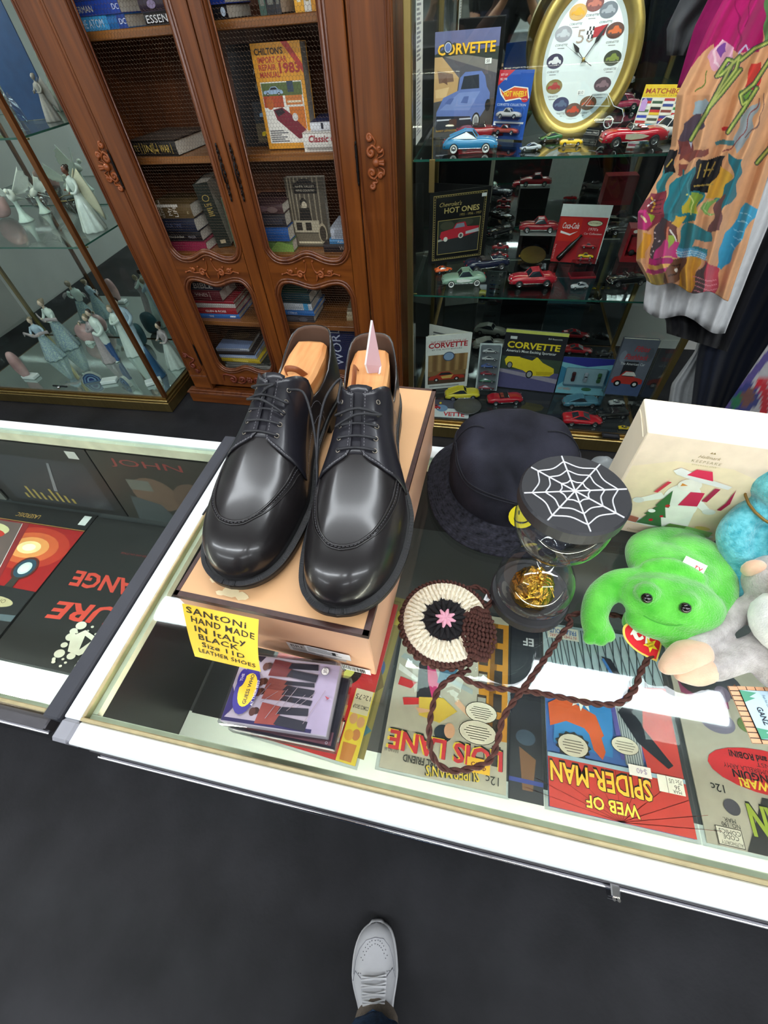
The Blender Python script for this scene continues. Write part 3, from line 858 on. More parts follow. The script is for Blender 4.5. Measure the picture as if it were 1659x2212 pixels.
    for i in range(11):
        s_ = .405+.19*i/10
        rows.append([S(s_, PI/2+math.radians(a), .0003+.004*max(0, .43-s_)/.03*.3) for a in (-16, -8, 0, 8, 16)])
    g = G(); g.grid(rows, M_LEAQ); o = g.obj('tongue', t); q = o.modifiers.new('s', 'SOLIDIFY'); q.thickness = .001; q.offset = -1
    # apron seam
    def apron(k):
        R_ = []
        wa = smooth_fn([(.60, .0385+k), (.68, .0375+k), (.76, .0325+k), (.82, .0255+k), (.86, .016+k*.8), (.875+k*2, .0085+k*.5), (.8795+k*2.6, 0)])
        ss = [.615+.23*i/24 for i in range(25)]+[.85, .86, .868, .8725+k*1.5, .8765+k*2.2, .8788+k*2.5]
        for s_ in ss: R_.append((s_, wa(s_)))
        P = [(s_, -x*1.06) for s_, x in R_]+[(.8795+k*2.6, .0)]+[(s_, x*.95) for s_, x in R_[::-1]]
        return [S(s_, phi_at(s_, x+_cx(s_)*.8), .0004) for s_, x in P]
    g = G(); g.tube(apron(0), .0013, M_LEA, 6); g.tube(apron(.0042), .0009, M_LEA, 6)
    o = g.obj('apron_seam', t)
    g = G(); stitches(g, [p+Vector((0, 0, .0007)) for p in apron(.0021)], .0036, .0024, .0006, mat('dark_stitching', '3c3a3d', .6, var=.1)); g.obj('stitching', o)
    # eyelets and laces
    ey = {}
    for k in range(5):
        s_ = .435+.147*k/4
        for side in (1, -1):
            th = math.radians(interp(k, [(0, 24), (4, 17)]))
            p = fac(side, s_, th, .0028); n = (fac(side, s_, th, .006)-p).normalized()
            ey[k, side] = (p, n)
            A = n.orthogonal().normalized(); B = n.cross(A)
            g = G(); g.tube([p+(A*math.cos(2*PI*i/14)+B*math.sin(2*PI*i/14))*.0022 for i in range(14)], .0006, M_EYE, 6, closed=True)
            g.add([p+(A*math.cos(2*PI*i/12)+B*math.sin(2*PI*i/12))*.002+n*.0001 for i in range(12)], [tuple(range(12))], mat('eyelet_hole', '0b0b0c', .8, var=.1))
            g.obj('eyelet', t)
    g = G()
    for k in (2, 3, 4):
        a, na = ey[k, 1]; b, nb = ey[k, -1]
        P = bez([a-na*.001, a+na*.0025+(b-a)*.06, (a+b)/2+Vector((0, 0, .004)), b+nb*.0025+(a-b)*.06, b-nb*.001], 6)
        g.tube(P, .0014, M_LACE, 6)
    for k, q in ((2, 1), (1, -1)):
        a, na = ey[k, q]; b, nb = ey[k-1 if k > 1 else k, -q]
        g.tube(bez([a-na*.001, a+na*.004+Vector((0, .002, 0)), (a+b)/2+Vector((0, .006, .012)), b+nb*.005+Vector((0, .004, 0)), b-nb*.001], 8), .0014, M_LACE, 6)
    Mi = t.matrix_basis.inverted()
    for k, q, pts in extra:
        a, na = ey[k, q]
        g.tube(bez([a-na*.002, a+na*.004]+[Mi @ Vector(p) for p in pts], 10), .0014, M_LACE, 6)
    g.obj('lace', t)
    # cedar shoe tree
    g = G(); rows = []
    for i in range(13):
        s_ = .045+.40*i/12; u = i/12
        wv = interp(u, [(0, .012), (.06, .020), (.25, .0235), (.6, .0225), (1, .019)]); zt = interp(u, [(0, .086), (.08, .091), (.5, .084), (1, .086)]); zb = .04
        rows.append([(-wv, s_*SL, zb), (-wv, s_*SL, zt-.004), (-wv+.004, s_*SL, zt), (wv-.004, s_*SL, zt), (wv, s_*SL, zt-.004), (wv, s_*SL, zb)])
    g.grid(rows, W_CEDAR, False); g.add(rows[0], [tuple(range(6))], W_CEDAR); g.add(rows[-1], [tuple(range(6))[::-1]], W_CEDAR)
    tr_ = g.obj('shoe_tree', t)
    return t, tr_
BT = Z+BH+.0012
def shoe_mat(heel, toe):
    h = Vector((*heel, BT)); d = Vector((*toe, BT))-h
    y = d.normalized(); z = Vector((0, 0, 1)); x = y.cross(z)
    return Matrix(((x.x, y.x, z.x, h.x), (x.y, y.y, z.y, h.y), (x.z, y.z, z.z, h.z), (0, 0, 0, 1)))
# shoe standing on the viewer's right: its inner side faces the other shoe (world -X = local +x)
zr = GT+.004
sA, tA = make_shoe('black leather derby shoe with a pink card tucked in it', shoe_mat((-.127, .478), (-.0905, .1545)), 1,
    [(0, 1, [pz(736, 820, 1.196), pz(716, 838, 1.196), pz(699, 872, 1.185), pz(688, 930, 1.165), pz(684, 1000, 1.14)])])
sB, tB = make_shoe('black leather derby shoe with its lace hanging over the counter edge', shoe_mat((-.2045, .490), (-.209, .1655)), -1,
    [(0, -1, [pz(590, 830, 1.20), pz(572, 842, 1.195), pz(550, 878, 1.17), pz(528, 935, 1.13), pz(510, 980, 1.08), pz(493, 1022, 1.02), pz(478, 1050, .975), pz(458, 1082, .9685), pz(438, 1112, .9682)]),
     (0, 1, [pz(655, 848, 1.186), pz(672, 895, 1.172), pz(682, 955, 1.155), pz(685, 1030, 1.13), pz(682, 1105, 1.108)])])
g = G(); g.tube(bez([(-.012, .085, .079), (-.008, .092, .094), (.006, .094, .096), (.013, .085, .081)], 8), .0035, M_STRAP, 8, flat=.25); g.obj('pull_strap', tB)
g = G(); g.tube(bez([(.014, .05, .079), (.012, .075, .10), (.010, .10, .102), (.012, .125, .080)], 8), .0035, M_STRAP, 8, flat=.25); g.obj('pull_strap', tA)
# pink card standing in the shoe
c0 = pz(806, 838, 1.148)
pts = [py(805, 692, c0.y+.012), py(824, 790, c0.y+.004), py(822, 805, c0.y), py(806, 838, c0.y), py(791, 788, c0.y)]
nn = Vector((.55, -.75, .1)).normalized()*.0012
g = G(); k = len(pts); V = [p for p in pts]+[p-nn*.6-Vector((.0018, 0, 0)) for p in pts]
g.add(V, [tuple(range(k)), tuple(range(2*k))[:k-1:-1]], mat('pink_card', 'c9a3a8', .6, var=.03)); g.add(V, [(i, (i+1) % k, k+(i+1) % k, k+i) for i in range(k)], mat('white_card_edge', 'e9e7e6', .6, var=.02))
tag(g.obj('card'), 'pink card with a white edge standing in the black shoe', 'card')

# ---------------------------------------------------------------- cassettes
M_JEWEL = pane('clear_case_plastic', 'e6e6ea', 1.5)
def flat_box(name, label, cat, M, W, H, T, items, base='ccc4c8', clear=True, group=None):
    t = thing(name, label, cat, M, group)
    G().bbox(.002, W-.002, .002, H-.002, .001, T-.0016, .0005, ink(base)).obj('insert', t)
    art(W-.005, H-.006, items, Matrix.Translation((.0025, .003, T-.0016))).obj('cover_print', t)
    if clear: G().bbox(0, W, 0, H, 0, T+.0006, .0012, M_JEWEL).obj('clear_case', t)
    return t
c = pz(481, 1569, Z+.034); c2 = pz(715, 1605, Z+.034)
ax = (c2-c); ax.z = 0
CW, CHt, CT = .109, .070, .0165
an = math.degrees(math.atan2(ax.y, ax.x))
ft = {'bold': .02}
people = []
for px_, sc in ((.2, 1), (.5, .8), (.68, .75), (.86, .95)):
    pass
it = [('r', 0, 0, 1, 1, 'd3c4cc'), ('r', .80, 0, 1, 1, 'cdbcd2'), ('p', [(.0, .0), (.1, .25), (.0, .5)], '3d2f70'), ('r', 0, 0, .86, .05, '3d3564'),
      ('p', [(.12, 1), (.2, .9), (.24, 1)], '3a3140')]
for y0_, s_, cl, tr_c in ((.17, .30, 'b0564a', '3a3942'), (.45, .17, 'a85a4e', '33313c'), (.60, .17, '8d4a42', '2c2a34'), (.84, .26, '7c3434', '262430')):
    it += [('e', .30, y0_+.02, .035, .05, '4a2a22'), ('e', .27, y0_, .03, .06, '6a4034'), ('p', [(.32, y0_-.5*s_), (.52, y0_-.45*s_), (.55, y0_+.4*s_), (.34, y0_+.5*s_)], cl),
           ('p', [(.5, y0_-.42*s_), (.80, y0_-.55*s_), (.81, y0_-.1*s_), (.53, y0_+.0*s_)], tr_c), ('p', [(.5, y0_+.05*s_), (.80, y0_+.15*s_), (.79, y0_+.5*s_), (.52, y0_+.4*s_)], tr_c)]
for k in range(9):
    a = .05+.09*k; it.append(('p', [(a, .1+.07*(k % 4)), (a+.14, .5+.05*(k % 3)), (a+.145, .5+.05*(k % 3)), (a+.006, .1+.07*(k % 4))], '94858c'))
it += [('e', .155, .46, .115, .36, '3b3285'), ('e', .165, .46, .085, .25, 'f2cf3c'), ('e', .075, .62, .04, .14, '3b3285'),
       ('t', 'GUESS WHO', .19, .25, .055, '2b2545', {'rot': PI/2, 'bold': .015}), ('t', 'THE', .09, .57, .045, 'e8e0f0', {'rot': PI/2}), ('t', 'AT THEIR BEST', .262, .24, .04, 'efe8f4', {'rot': PI/2, 'bold': .01}),
       ('e', .87, .88, .04, .065, '55505a'), ('e', .87, .88, .036, .058, 'e6e2e0'), ('t', 'JEB', .885, .85, .05, '2a2a2e', {'rot': PI/2}), ('p', [(.9, .42), (.95, .47), (.92, .52), (.97, .5), (.93, .45)], 'a03a48')]
grp = 'cassettes stacked on the glass'
flat_box('cassette', 'cassette case with a purple and yellow oval on top of its stack', 'cassette', TR(c.x, c.y, Z+.0336, rz=an), CW, CHt, CT, it, group=grp)
flat_box('cassette', 'cassette case with a dark sleeve under the oval logo cassette', 'cassette', TR(c.x+.005, c.y-.0015, Z+.0168, rz=an-2.5), CW, CHt, CT-.001, [('r', 0, 0, 1, 1, '2a2a33'), ('r', .02, .02, .98, .2, '8a5a60'), ('t', 'o', .92, .03, .06, 'dddddd')], '3a3640', group=grp)
flat_box('cassette', 'lowest cassette case of the stack with a pale sleeve edge', 'cassette', TR(c.x-.006, c.y+.004, Z, rz=an+6), CW, CHt, CT-.001, [('r', 0, 0, 1, 1, 'cfc6c8'), ('r', 0, 0, .08, 1, '3b3a78')], 'c8bfc2', group=grp)

# ---------------------------------------------------------------- bucket hat
M_DENIM = mat('washed_black_denim', '26262f', .85, spec=.2, var=.55, vscale=14, bump=.5, bscale=700, sheen=.0, bdist=.001, detail=6)
M_BRIM = mat('quilted_black_denim', '25252d', .85, spec=.2, var=.7, vscale=170, bump=.6, bscale=260, bdist=.0015)
hat = thing('bucket_hat', 'faded black denim bucket hat with a yellow smiley patch', 'hat', TR(.072, .440, Z, rz=0))
def hp(a, k):      # k 0..1 brim edge to crown base, 1..3 crown wall and domed top
    wob = .005*math.sin(3*a+1)+.003*math.sin(5*a+.4)
    if k <= 1:
        r = .121-.034*k+wob*(1-k)*.5; z = .004+.003*math.sin(2*a+2)*(1-k)+.017*k**1.2
    else:
        u = (k-1)/2
        t = u*PI/2
        r = .087*(math.cos(t)**.55 if u < 1 else 0)+wob*.8*math.sin(PI*u)
        z = .021+.080*math.sin(t)**.85
    x = r*math.cos(a)*1.03; y = r*math.sin(a)
    hgt = max(0, z-.02)/.08
    def bump(cx, cy, sr, amp, z0=.3):
        return amp*math.exp(-(((x-cx)/sr)**2+((y-cy)/sr)**2))*max(0, min(1, (hgt-z0)/.3))
    d = bump(.03, -.045, .036, .046)+bump(-.03, -.01, .022, .016)-bump(-.045, .02, .03, .010)-bump(.06, .03, .03, .012)-bump(.015, .03, .035, .010)
    fold = .004*math.sin(9*a+3*hgt)*math.sin(PI*min(1, hgt))*(1 if k > 1 else 0)
    return (x*(1+fold*4)-.010*hgt, y*(1+fold*4)+.012*hgt, z-d+fold*.5)
A_ = [2*PI*i/72 for i in range(72)]
g = G(); g.grid([[hp(a, k/10) for k in range(11)] for a in A_], M_BRIM, cu=True); o = g.obj('brim', hat); q = o.modifiers.new('s', 'SOLIDIFY'); q.thickness = .003; q.offset = 1
g = G(); g.grid([[hp(a, 1+k/12) for k in range(25)] for a in A_], M_DENIM, cu=True); g.add([hp(a, 3) for a in A_], [tuple(range(72))], M_DENIM, True); g.obj('crown', hat)
g = G(); M_SEAM = mat('denim_seam', '191921', .85, var=.2, vscale=300)
for k in (.985, 1.62, 1.70): g.tube([Vector(hp(a, k))+Vector((0, 0, .0012)) for a in A_], .0011, M_SEAM, 5, closed=True)
for a in (PI*.95, PI*.05): g.tube([Vector(hp(a, k/10))+Vector((0, 0, .001)) for k in range(10, 28)], .001, M_SEAM, 5)
g.tube([Vector(hp(PI*1.02, k/10))+Vector((0, 0, .0016)) for k in range(0, 11)], .001, M_SEAM, 5)
g.obj('seam', hat)
g = G()
for j in range(1, 10):
    P = [Vector(hp(a, j/10.5))+Vector((0, 0, .0031)) for a in A_]; g.tube(P, .0007, M_SEAM, 4, closed=True)
g.obj('brim_stitching', hat)
# smiley patch on the crown front
def patch(aw, ah, a0, k0):
    pass
a0, k0 = -1.42, 1.30
P0 = Vector(hp(a0, k0)); ta = (Vector(hp(a0+.05, k0))-P0).normalized(); tk = (Vector(hp(a0, k0+.1))-P0).normalized(); nn = ta.cross(tk).normalized()
if nn.z < 0 and nn.y > 0: nn = -nn
PM = frame(P0+nn*.0035, ta, tk)
sm = [('e', .5, .5, .5, .5, 'e8d820'), ('e', .38, .66, .035, .10, '1a1a12'), ('e', .62, .66, .035, .10, '1a1a12')]
arc = [(.5+.31*math.cos(t), .46+.27*math.sin(t)) for t in [PI*1.02+PI*.96*i/14 for i in range(15)]]
sm += [('p', arc+[(.5+.31*math.cos(t), .49+.22*math.sin(t)) for t in [PI*1.98-PI*.96*i/14 for i in range(15)]], '1a1a12')]
art(.034, .034, sm, PM @ Matrix.Translation((-.017, -.017, 0)), z0=.0006).obj('smiley_patch', hat)

# ---------------------------------------------------------------- spider hourglass
M_BLKP = mat('matte_black_resin', '26262a', .42, var=.12, vscale=20, bump=.05)
M_SILV = mat('silver_paint', 'dcdce0', .35, metal=.3, var=.04)
M_HG = pane('hourglass_glass', 'f6f8f8', 1.5, gain=1.6)
M_GOLD = mat('crinkled_gold', 'd8ac48', .22, metal=1, var=.25, vscale=60, bump=.9, bscale=90, bdist=.004)
hg = thing('hourglass', 'glass hourglass with black spider web lid and gold spider inside', 'hourglass', TR(.098, .266, Z))
HH = .196
prof = lambda zz: [(.0, zz), (.0445, zz), (.0463, zz+.002), (.0463, zz+.014), (.0445, zz+.016), (0, zz+.016)]
G().lathe(prof(0), M_BLKP, 48, smooth=False).obj('base', hg)
G().lathe(prof(HH-.016), M_BLKP, 48, smooth=False).obj('lid', hg)
bulb = [(.038, .016), (.0425, .026), (.0435, .040), (.0405, .056), (.033, .071), (.022, .083), (.012, .091), (.0085, .098), (.012, .105), (.022, .113), (.033, .125), (.0405, .140), (.0435, .156), (.0425, .170), (.038, .180)]
bp = [(v.x, v.y) for v in bez([(a, b, 0) for a, b in bulb], 4)]
G().lathe(bp, M_HG, 48).obj('glass_bulb', hg)
g = G(); R_ = .0435
ang = [2*PI*k/8+.2 for k in range(8)]
for a in ang: g.tube([(0, 0, HH+.0004), (R_*math.cos(a), R_*math.sin(a), HH+.0004)], .0008, M_SILV, 5)
for rr in (.30, .58, .84):
    for k in range(8):
        a, b = ang[k], ang[(k+1) % 8]+(2*PI if k == 7 else 0)
        P = []
        for i in range(9):
            u = i/8; t_ = a+(b-a)*u; sag = 1-.17*math.sin(PI*u)
            P.append((R_*rr*sag*math.cos(t_), R_*rr*sag*math.sin(t_), HH+.0003))
        g.tube(P, .0007, M_SILV, 5)
g.obj('web', hg)
g = G(); rr = random.Random(3)
nst = []
for i in range(9):
    row = []
    for j in range(16):
        a = 2*PI*j/16; t_ = PI*.5*i/8
        r_ = .0245*math.cos(t_)*(1+.13*rr.uniform(-1, 1)); row.append((r_*math.cos(a), r_*math.sin(a), .017+.040*math.sin(t_)*(1+.06*rr.uniform(-1, 1))))
    nst.append(row)
g.grid(nst, M_GOLD, False, cv=True); g.obj('gold_mound', hg)
g = G(); sp = Vector((.002, -.006, .0605))
g.ell(sp, (.004, .0055, .0035), M_GOLD, 10); g.ell(sp+Vector((0, -.007, -.001)), (.0028, .003, .0025), M_GOLD, 8)
for s in (-1, 1):
    for k in range(4):
        y = -.004+.003*k-.003
        g.tube(bez([sp+Vector((s*.002, y, 0)), sp+Vector((s*.008, y*1.8-.001, .004)), sp+Vector((s*.014, y*2.6-.002, -.005))], 5), .0008, M_GOLD, 5)
g.obj('spider', hg)

# ---------------------------------------------------------------- keepsake box
M_CREAMB = mat('cream_card', 'f2e6cc', .5, var=.02); M_CREAMF = mat('cream_card_front', 'ead9c0', .5, var=.03, vscale=9)
kb = thing('ornament_box', 'cream ornament gift box with a snow lady picture on it', 'box', TR(.19, .393, Z, rz=-5.7))
KW, KD, KH = .138, .061, .166
G().bbox(0, KW, 0, KD, 0, KH, .0012, M_CREAMB).obj('box_body', kb)
KF = Matrix.Translation((0, -.0002, 0)) @ F_
it = [('r', .005, .005, .995, .995, 'dfcbb8'), ('p', [(.02, .1), (.98, .1), (.98, .72), (.7, .8), (.3, .8), (.02, .7)], 'e2cfb0'), ('t', 'Hallmark', .5, .855, .024, '8a7648', {'shear': .35, 'align': 'c'}), ('t', 'KEEPSAKE', .5, .815, .022, '9c8d6a', {'align': 'c', 'space': 1.3}), ('t', 'ornament club', .5, .79, .012, 'a09070', {'align': 'c', 'space': 1.4}), ('p', [(.48, .9), (.49, .915), (.5, .9), (.51, .915), (.52, .9)], '8a7648'),
      ('p', [(.06, .14), (.92, .08), (.96, .13), (.5, .2), (.1, .19)], 'e3e6df'), ('p', [(.4, .16), (.72, .16), (.66, .42), (.44, .42)], 'e9e9e2'), ('e', .54, .36, .14, .13, 'eceae2'), ('e', .5, .5, .13, .12, 'e6e5de'), ('p', [(.34, .5), (.2, .4), (.24, .37), (.4, .45)], 'eceae4'), ('p', [(.64, .5), (.78, .4), (.74, .37), (.6, .45)], 'eceae4'), ('e', .21, .385, .045, .03, 'd8d8d4'), ('e', .77, .385, .05, .03, 'd8d8d4'),
      ('p', [(.52, .4), (.66, .42), (.64, .56), (.54, .55)], 'c81f52'), ('e', .5, .61, .085, .06, 'e8e2da'), ('p', [(.44, .62), (.49, .605), (.44, .59)], 'd98a3a'), ('p', [(.32, .72), (.36, .755), (.55, .70), (.78, .655), (.77, .625), (.55, .65), (.36, .69)], 'dcdada'), ('p', [(.43, .70), (.47, .76), (.58, .76), (.63, .68)], 'd0184c'), ('p', [(.68, .62), (.72, .62), (.70, .48), (.66, .48)], 'a01c44'), ('p', [(.82, .64), (.86, .5), (.84, .42), (.81, .42), (.83, .5)], 'a01c44'),
      ('p', [(.3, .14), (.52, .14), (.46, .25), (.5, .25), (.44, .36), (.47, .36), (.41, .54), (.36, .36), (.38, .36), (.32, .25), (.35, .25)], '3e6a40'), ('e', .36, .3, .03, .02, 'f2f2ee'), ('e', .45, .38, .018, .015, 'c01c30'), ('e', .40, .2, .018, .015, 'c01c30'), ('e', .46, .26, .015, .012, 'c01c30'), ('p', [(.1, .16), (.3, .14), (.3, .2), (.14, .22)], '9a5a48'), ('p', [(.68, .12), (.92, .12), (.92, .18), (.7, .2)], '86b86a'), ('p', [(.52, .13), (.68, .12), (.7, .2), (.56, .2)], '5a7a40'), ('e', .82, .21, .06, .02, 'c9b060'),
      ('t', 'Decorating Snow Lady', .42, .045, .02, 'a58a62', {'align': 'c'}), ('t', 'ornament', .42, .02, .014, 'a58a62', {'align': 'c'}), ('p', [(.28, .5), (.33, .62), (.36, .62), (.31, .5)], 'c8304c')]
art(KW, KH, it, KF).obj('front_print', kb)
g = G(); g.tube([(0, .006, KH-.012), (-.001, .03, KH-.009), (0, .055, KH-.012)], .0006, M_CREAMB, 5); g.obj('flap_edge', kb)

# ---------------------------------------------------------------- crocheted purse with braided cord
M_YBR = mat('brown_yarn', '4c2b24', .85, var=.3, vscale=260, bump=.6, bscale=500, bdist=.0015)
M_YCR = mat('cream_yarn', 'efe6cf', .88, var=.12, vscale=260, bump=.7, bscale=420, bdist=.0015)
M_YBK = mat('black_yarn', '19171a', .85, var=.3, vscale=260, bump=.6, bscale=420, bdist=.0015)
M_YPK = mat('pink_yarn', 'e9a9bd', .85, var=.12, vscale=260, bump=.6, bscale=420, bdist=.0015)
pu = thing('crochet_purse', 'round crocheted purse in brown, cream, black and pink', 'purse', TR(.002, .2105, Z, rz=-8))
RP = .0525
G().lathe([(.0, .0), (RP-.004, .0), (RP, .004), (RP, .013), (RP-.004, .017), (0, .018)], M_YBR, 40).obj('back_panel', pu)
def ringst(g, r0, r1, n, z, mt, th=.0022, hz=.0012, a0=0, cut=None):
    for k in range(n):
        a = a0+2*PI*k/n
        if cut and cut(a): continue
        g.tube([(r0*math.cos(a), r0*math.sin(a), z), ((r0+r1)/2*math.cos(a), (r0+r1)/2*math.sin(a), z+hz), (r1*math.cos(a), r1*math.sin(a), z)], [th*.8, th, th*.7], mt, 6)
g = G(); g.lathe([(.0245, .0185), (.035, .0195), (.0475, .0185), (.049, .017)], M_YCR, 40)
for r0, n in ((.030, 34), (.036, 44), (.042, 52)): ringst(g, r0-.004, r0+.005, n, .0192, M_YCR, .0021, a0=r0*40)
g.obj('cream_ring', pu)
g = G(); n = 16
for k in range(n):
    a = 2*PI*k/n; w_ = .0045
    c_, s_ = math.cos(a), math.sin(a)
    tip = .031 if k % 2 else .0285
    g.add([(.008*c_-w_*.5*s_, .008*s_+w_*.5*c_, .0205), (.008*c_+w_*.5*s_, .008*s_-w_*.5*c_, .0205), (.021*c_+w_*s_, .021*s_-w_*c_, .0212), (tip*c_, tip*s_, .0203), (.021*c_-w_*s_, .021*s_+w_*c_, .0212)], [(0, 1, 2, 3, 4)], M_YBK)
    ringst(g, .008, .023, 1, .0208, M_YBK, .0026, a0=a)
g.lathe([(0, .0206), (.024, .0208)], M_YBK, 24)
g.obj('black_star', pu)
g = G()
for k in range(8):
    a = 2*PI*k/8; g.tube([(0, 0, .0222), (.006*math.cos(a), .006*math.sin(a), .0236), (.0135*math.cos(a), .0135*math.sin(a), .0222)], [.0022, .0028, .0008], M_YPK, 6)
g.obj('pink_flower', pu)
g = G()
for k in range(64):
    a = 2*PI*k/64; g.ell(((RP-.0015)*math.cos(a), (RP-.0015)*math.sin(a), .0165), (.0038, .0023, .0032), M_YBR, 8, Rm=Euler((0, .3, a+.7)).to_matrix())
    if k % 2 == 0: g.ell(((RP+.0005)*math.cos(a), (RP+.0005)*math.sin(a), .0085), (.003, .0045, .0035), M_YBR, 8, Rm=Euler((.5, 0, a)).to_matrix())
g.obj('rim', pu)
g = G()
for i in range(11):
    y = .022-.0056*i
    half = .016*math.sin(PI*(i+2)/14.5)
    for j in range(9):
        x = .036+(j-4)*half*.27+.0008*i
        g.ell((x, y+.001*math.sin(j), .0222+.0028*math.sin(PI*(j+.5)/9)), (.0022, .0036, .0022), M_YBR, 8, Rm=Euler((0, 0, .45*(1 if i % 2 else -1))).to_matrix())
g.poly([(.018, .012), (.026, .024), (.046, .022), (.055, .0), (.05, -.022), (.036, -.036), (.022, -.018)], .0215, M_YBR)
g.obj('flap', pu)
cord_px = [[(1005, 1272), (1030, 1268), (1055, 1283), (1060, 1300), (1048, 1318)],
           [(990, 1452), (1010, 1470), (1060, 1486), (1130, 1492), (1210, 1506), (1290, 1521), (1340, 1518), (1370, 1490), (1385, 1450), (1400, 1425), (1412, 1412)],
           [(1370, 1345), (1335, 1330), (1300, 1330)], [(1262, 1322), (1245, 1326), (1224, 1334), (1235, 1344), (1215, 1368), (1190, 1405), (1140, 1475), (1090, 1545), (1078, 1590), (1060, 1640), (1020, 1660), (970, 1664), (938, 1640), (928, 1600), (930, 1550), (945, 1495), (975, 1465), (1015, 1447)]]
g = G()
for li, L_ in enumerate(cord_px):
    P = bez([pz(x, y, Z+.0038+(.005 if li == 3 and 5 <= k <= 7 else 0)) for k, (x, y) in enumerate(L_)], 10)
    # resample evenly
    D = [0]
    for a, b in zip(P[:-1], P[1:]): D.append(D[-1]+(b-a).length)
    n = max(8, int(D[-1]/.0016)); Q = []
    for i in range(n+1):
        t_ = D[-1]*i/n; j = max(0, min(len(P)-2, int(np.searchsorted(D, t_)-1))); Q.append(P[j].lerp(P[j+1], (t_-D[j])/max(1e-9, D[j+1]-D[j])))
    for s in range(2):
        R_ = []
        for i, p in enumerate(Q):
            d = (Q[min(i+1, n)]-Q[max(i-1, 0)]).normalized(); u = Vector((-d.y, d.x, 0)); v = Vector((0, 0, 1)); a = i*.42+PI*s
            R_.append(p+(u*math.cos(a)+v*math.sin(a))*.0017)
        g.tube(R_, .0018, M_YBR, 6)
co = g.obj('braided_cord', pu); co.matrix_basis = pu.matrix_basis.inverted()
c = pz(1052, 1287, Z+.004)
tg = art(.009, .012, [('r', 0, 0, 1, 1, 'f2f2f2'), ('t', '$9', .2, .3, .3, '555555', {'w': .5})], Matrix.Translation((c.x-.004, c.y-.006, Z+.004)) @ TR(rz=-20), g=G().bbox(0, .009, 0, .012, -.0003, .0001, .0001, ink('f0f0f0'), Matrix.Translation((c.x-.004, c.y-.006, Z+.004)) @ TR(rz=-20)))
o = tg.obj('price_tag', pu); o.matrix_basis = pu.matrix_basis.inverted()
# ---------------------------------------------------------------- plush toys
def plush(name, col, c2=None, fur=.9, bs=900, vs=60):
    return mat(name, col, .95, spec=.08, var=.12, vscale=vs, bump=fur, bscale=bs, sheen=.6, bdist=.0022, col2=c2)
M_FROG = plush('green_plush', '47b02f', '68d04a', .8, 500, 45)
M_TEAL = plush('teal_plush', '3d9fae', '74ccd6', .9, 420, 140)
M_GREY = plush('grey_fur', 'a39c98', 'c9c3bf', .9, 600, 90)
M_PEACH = plush('peach_plush', 'dcae90', 'e9c3a6', .3, 800, 40)
M_WHITEF = plush('white_fur', 'e8e6e4', None, .8, 600)
M_EYEB = mat('black_bead', '0c0a0a', .08, var=.1, coat=.8)
M_RIB = mat('gold_ribbon', '8d6a34', .4, metal=.4, var=.15)
def H(x, y, h): return pz(x, y, Z+h)
def saus(g, pts, mt):
    P = bez([H(x, y, h) for x, y, h, r in pts], 6); k = len(pts)-1
    R = [interp(i/6, [(j, p[3]) for j, p in enumerate(pts)]) for i in range(len(P))]
    g.tube(P, R, mt, 12); g.ell(P[0], R[0], mt, 10); g.ell(P[-1], R[-1], mt, 10)
fr = thing('plush_frog', 'bright green plush frog with black bead eyes lying on the glass', 'plush toy', TR(0, 0, 0))
g = G()
hc = H(1448, 1300, .036)
ax = (H(1540, 1322, .036)-H(1360, 1285, .036)).normalized()
RmF = frame((0, 0, 0), ax, (0, 0, 1)).to_3x3()
RmF = Matrix((ax, Vector((-ax.y, ax.x, 0)), Vector((0, 0, 1)))).transposed()
g.ell(hc, (.053, .034, .026), M_FROG, 24, Rm=RmF)
g.ell(H(1425, 1345, .024), (.036, .020, .018), M_FROG, 18, Rm=RmF)
g.ell(H(1463, 1240, .027), (.050, .042, .024), M_FROG, 22, Rm=RmF); saus(g, [(1400, 1225, .046, .008), (1450, 1222, .052, .009), (1510, 1250, .047, .008)], M_FROG); saus(g, [(1365, 1262, .044, .007), (1420, 1262, .055, .008), (1500, 1280, .052, .008), (1535, 1310, .04, .007)], M_FROG)
g.ell(H(1497, 1215, .024), (.042, .04, .024), M_FROG, 20)
for x, y in ((1398, 1284), (1482, 1303)): g.ell(H(x, y-4, .057), (.013, .012, .010), M_FROG, 14)
saus(g, [(1395, 1215, .024, .021), (1390, 1185, .02, .020), (1420, 1168, .018, .018), (1465, 1165, .016, .016), (1500, 1168, .014, .0135)], M_FROG)
saus(g, [(1505, 1195, .026, .020), (1545, 1240, .024, .020), (1548, 1290, .022, .020), (1535, 1330, .020, .019), (1495, 1362, .017, .017), (1455, 1378, .015, .015)], M_FROG)
saus(g, [(1385, 1258, .030, .018), (1335, 1262, .026, .0175), (1298, 1288, .020, .0165), (1284, 1325, .016, .015), (1285, 1355, .013, .014)], M_FROG)
for a, b in (((1283, 1352), (1273, 1380)), ((1290, 1352), (1297, 1383)), ((1299, 1345), (1315, 1374))):
    saus(g, [(a[0], a[1], .012, .009), (b[0], b[1], .010, .0075)], M_FROG)
saus(g, [(1365, 1335, .012, .010), (1358, 1345, .010, .008)], M_FROG)
g.obj('body', fr, rem=.003, smo=2)
for x, y in ((1397, 1292), (1480, 1313)): G().ell(H(x, y, .0605), .0058, M_EYEB, 14).obj('eye', fr)
g = G(); P = [H(1390, 1330, .052), H(1420, 1345, .050), H(1455, 1352, .046), H(1490, 1345, .045)]
g.tube(bez(P, 6), .0006, mat('dark_green_thread', '3f9a30', .9, var=.1), 5); g.obj('mouth_seam', fr)
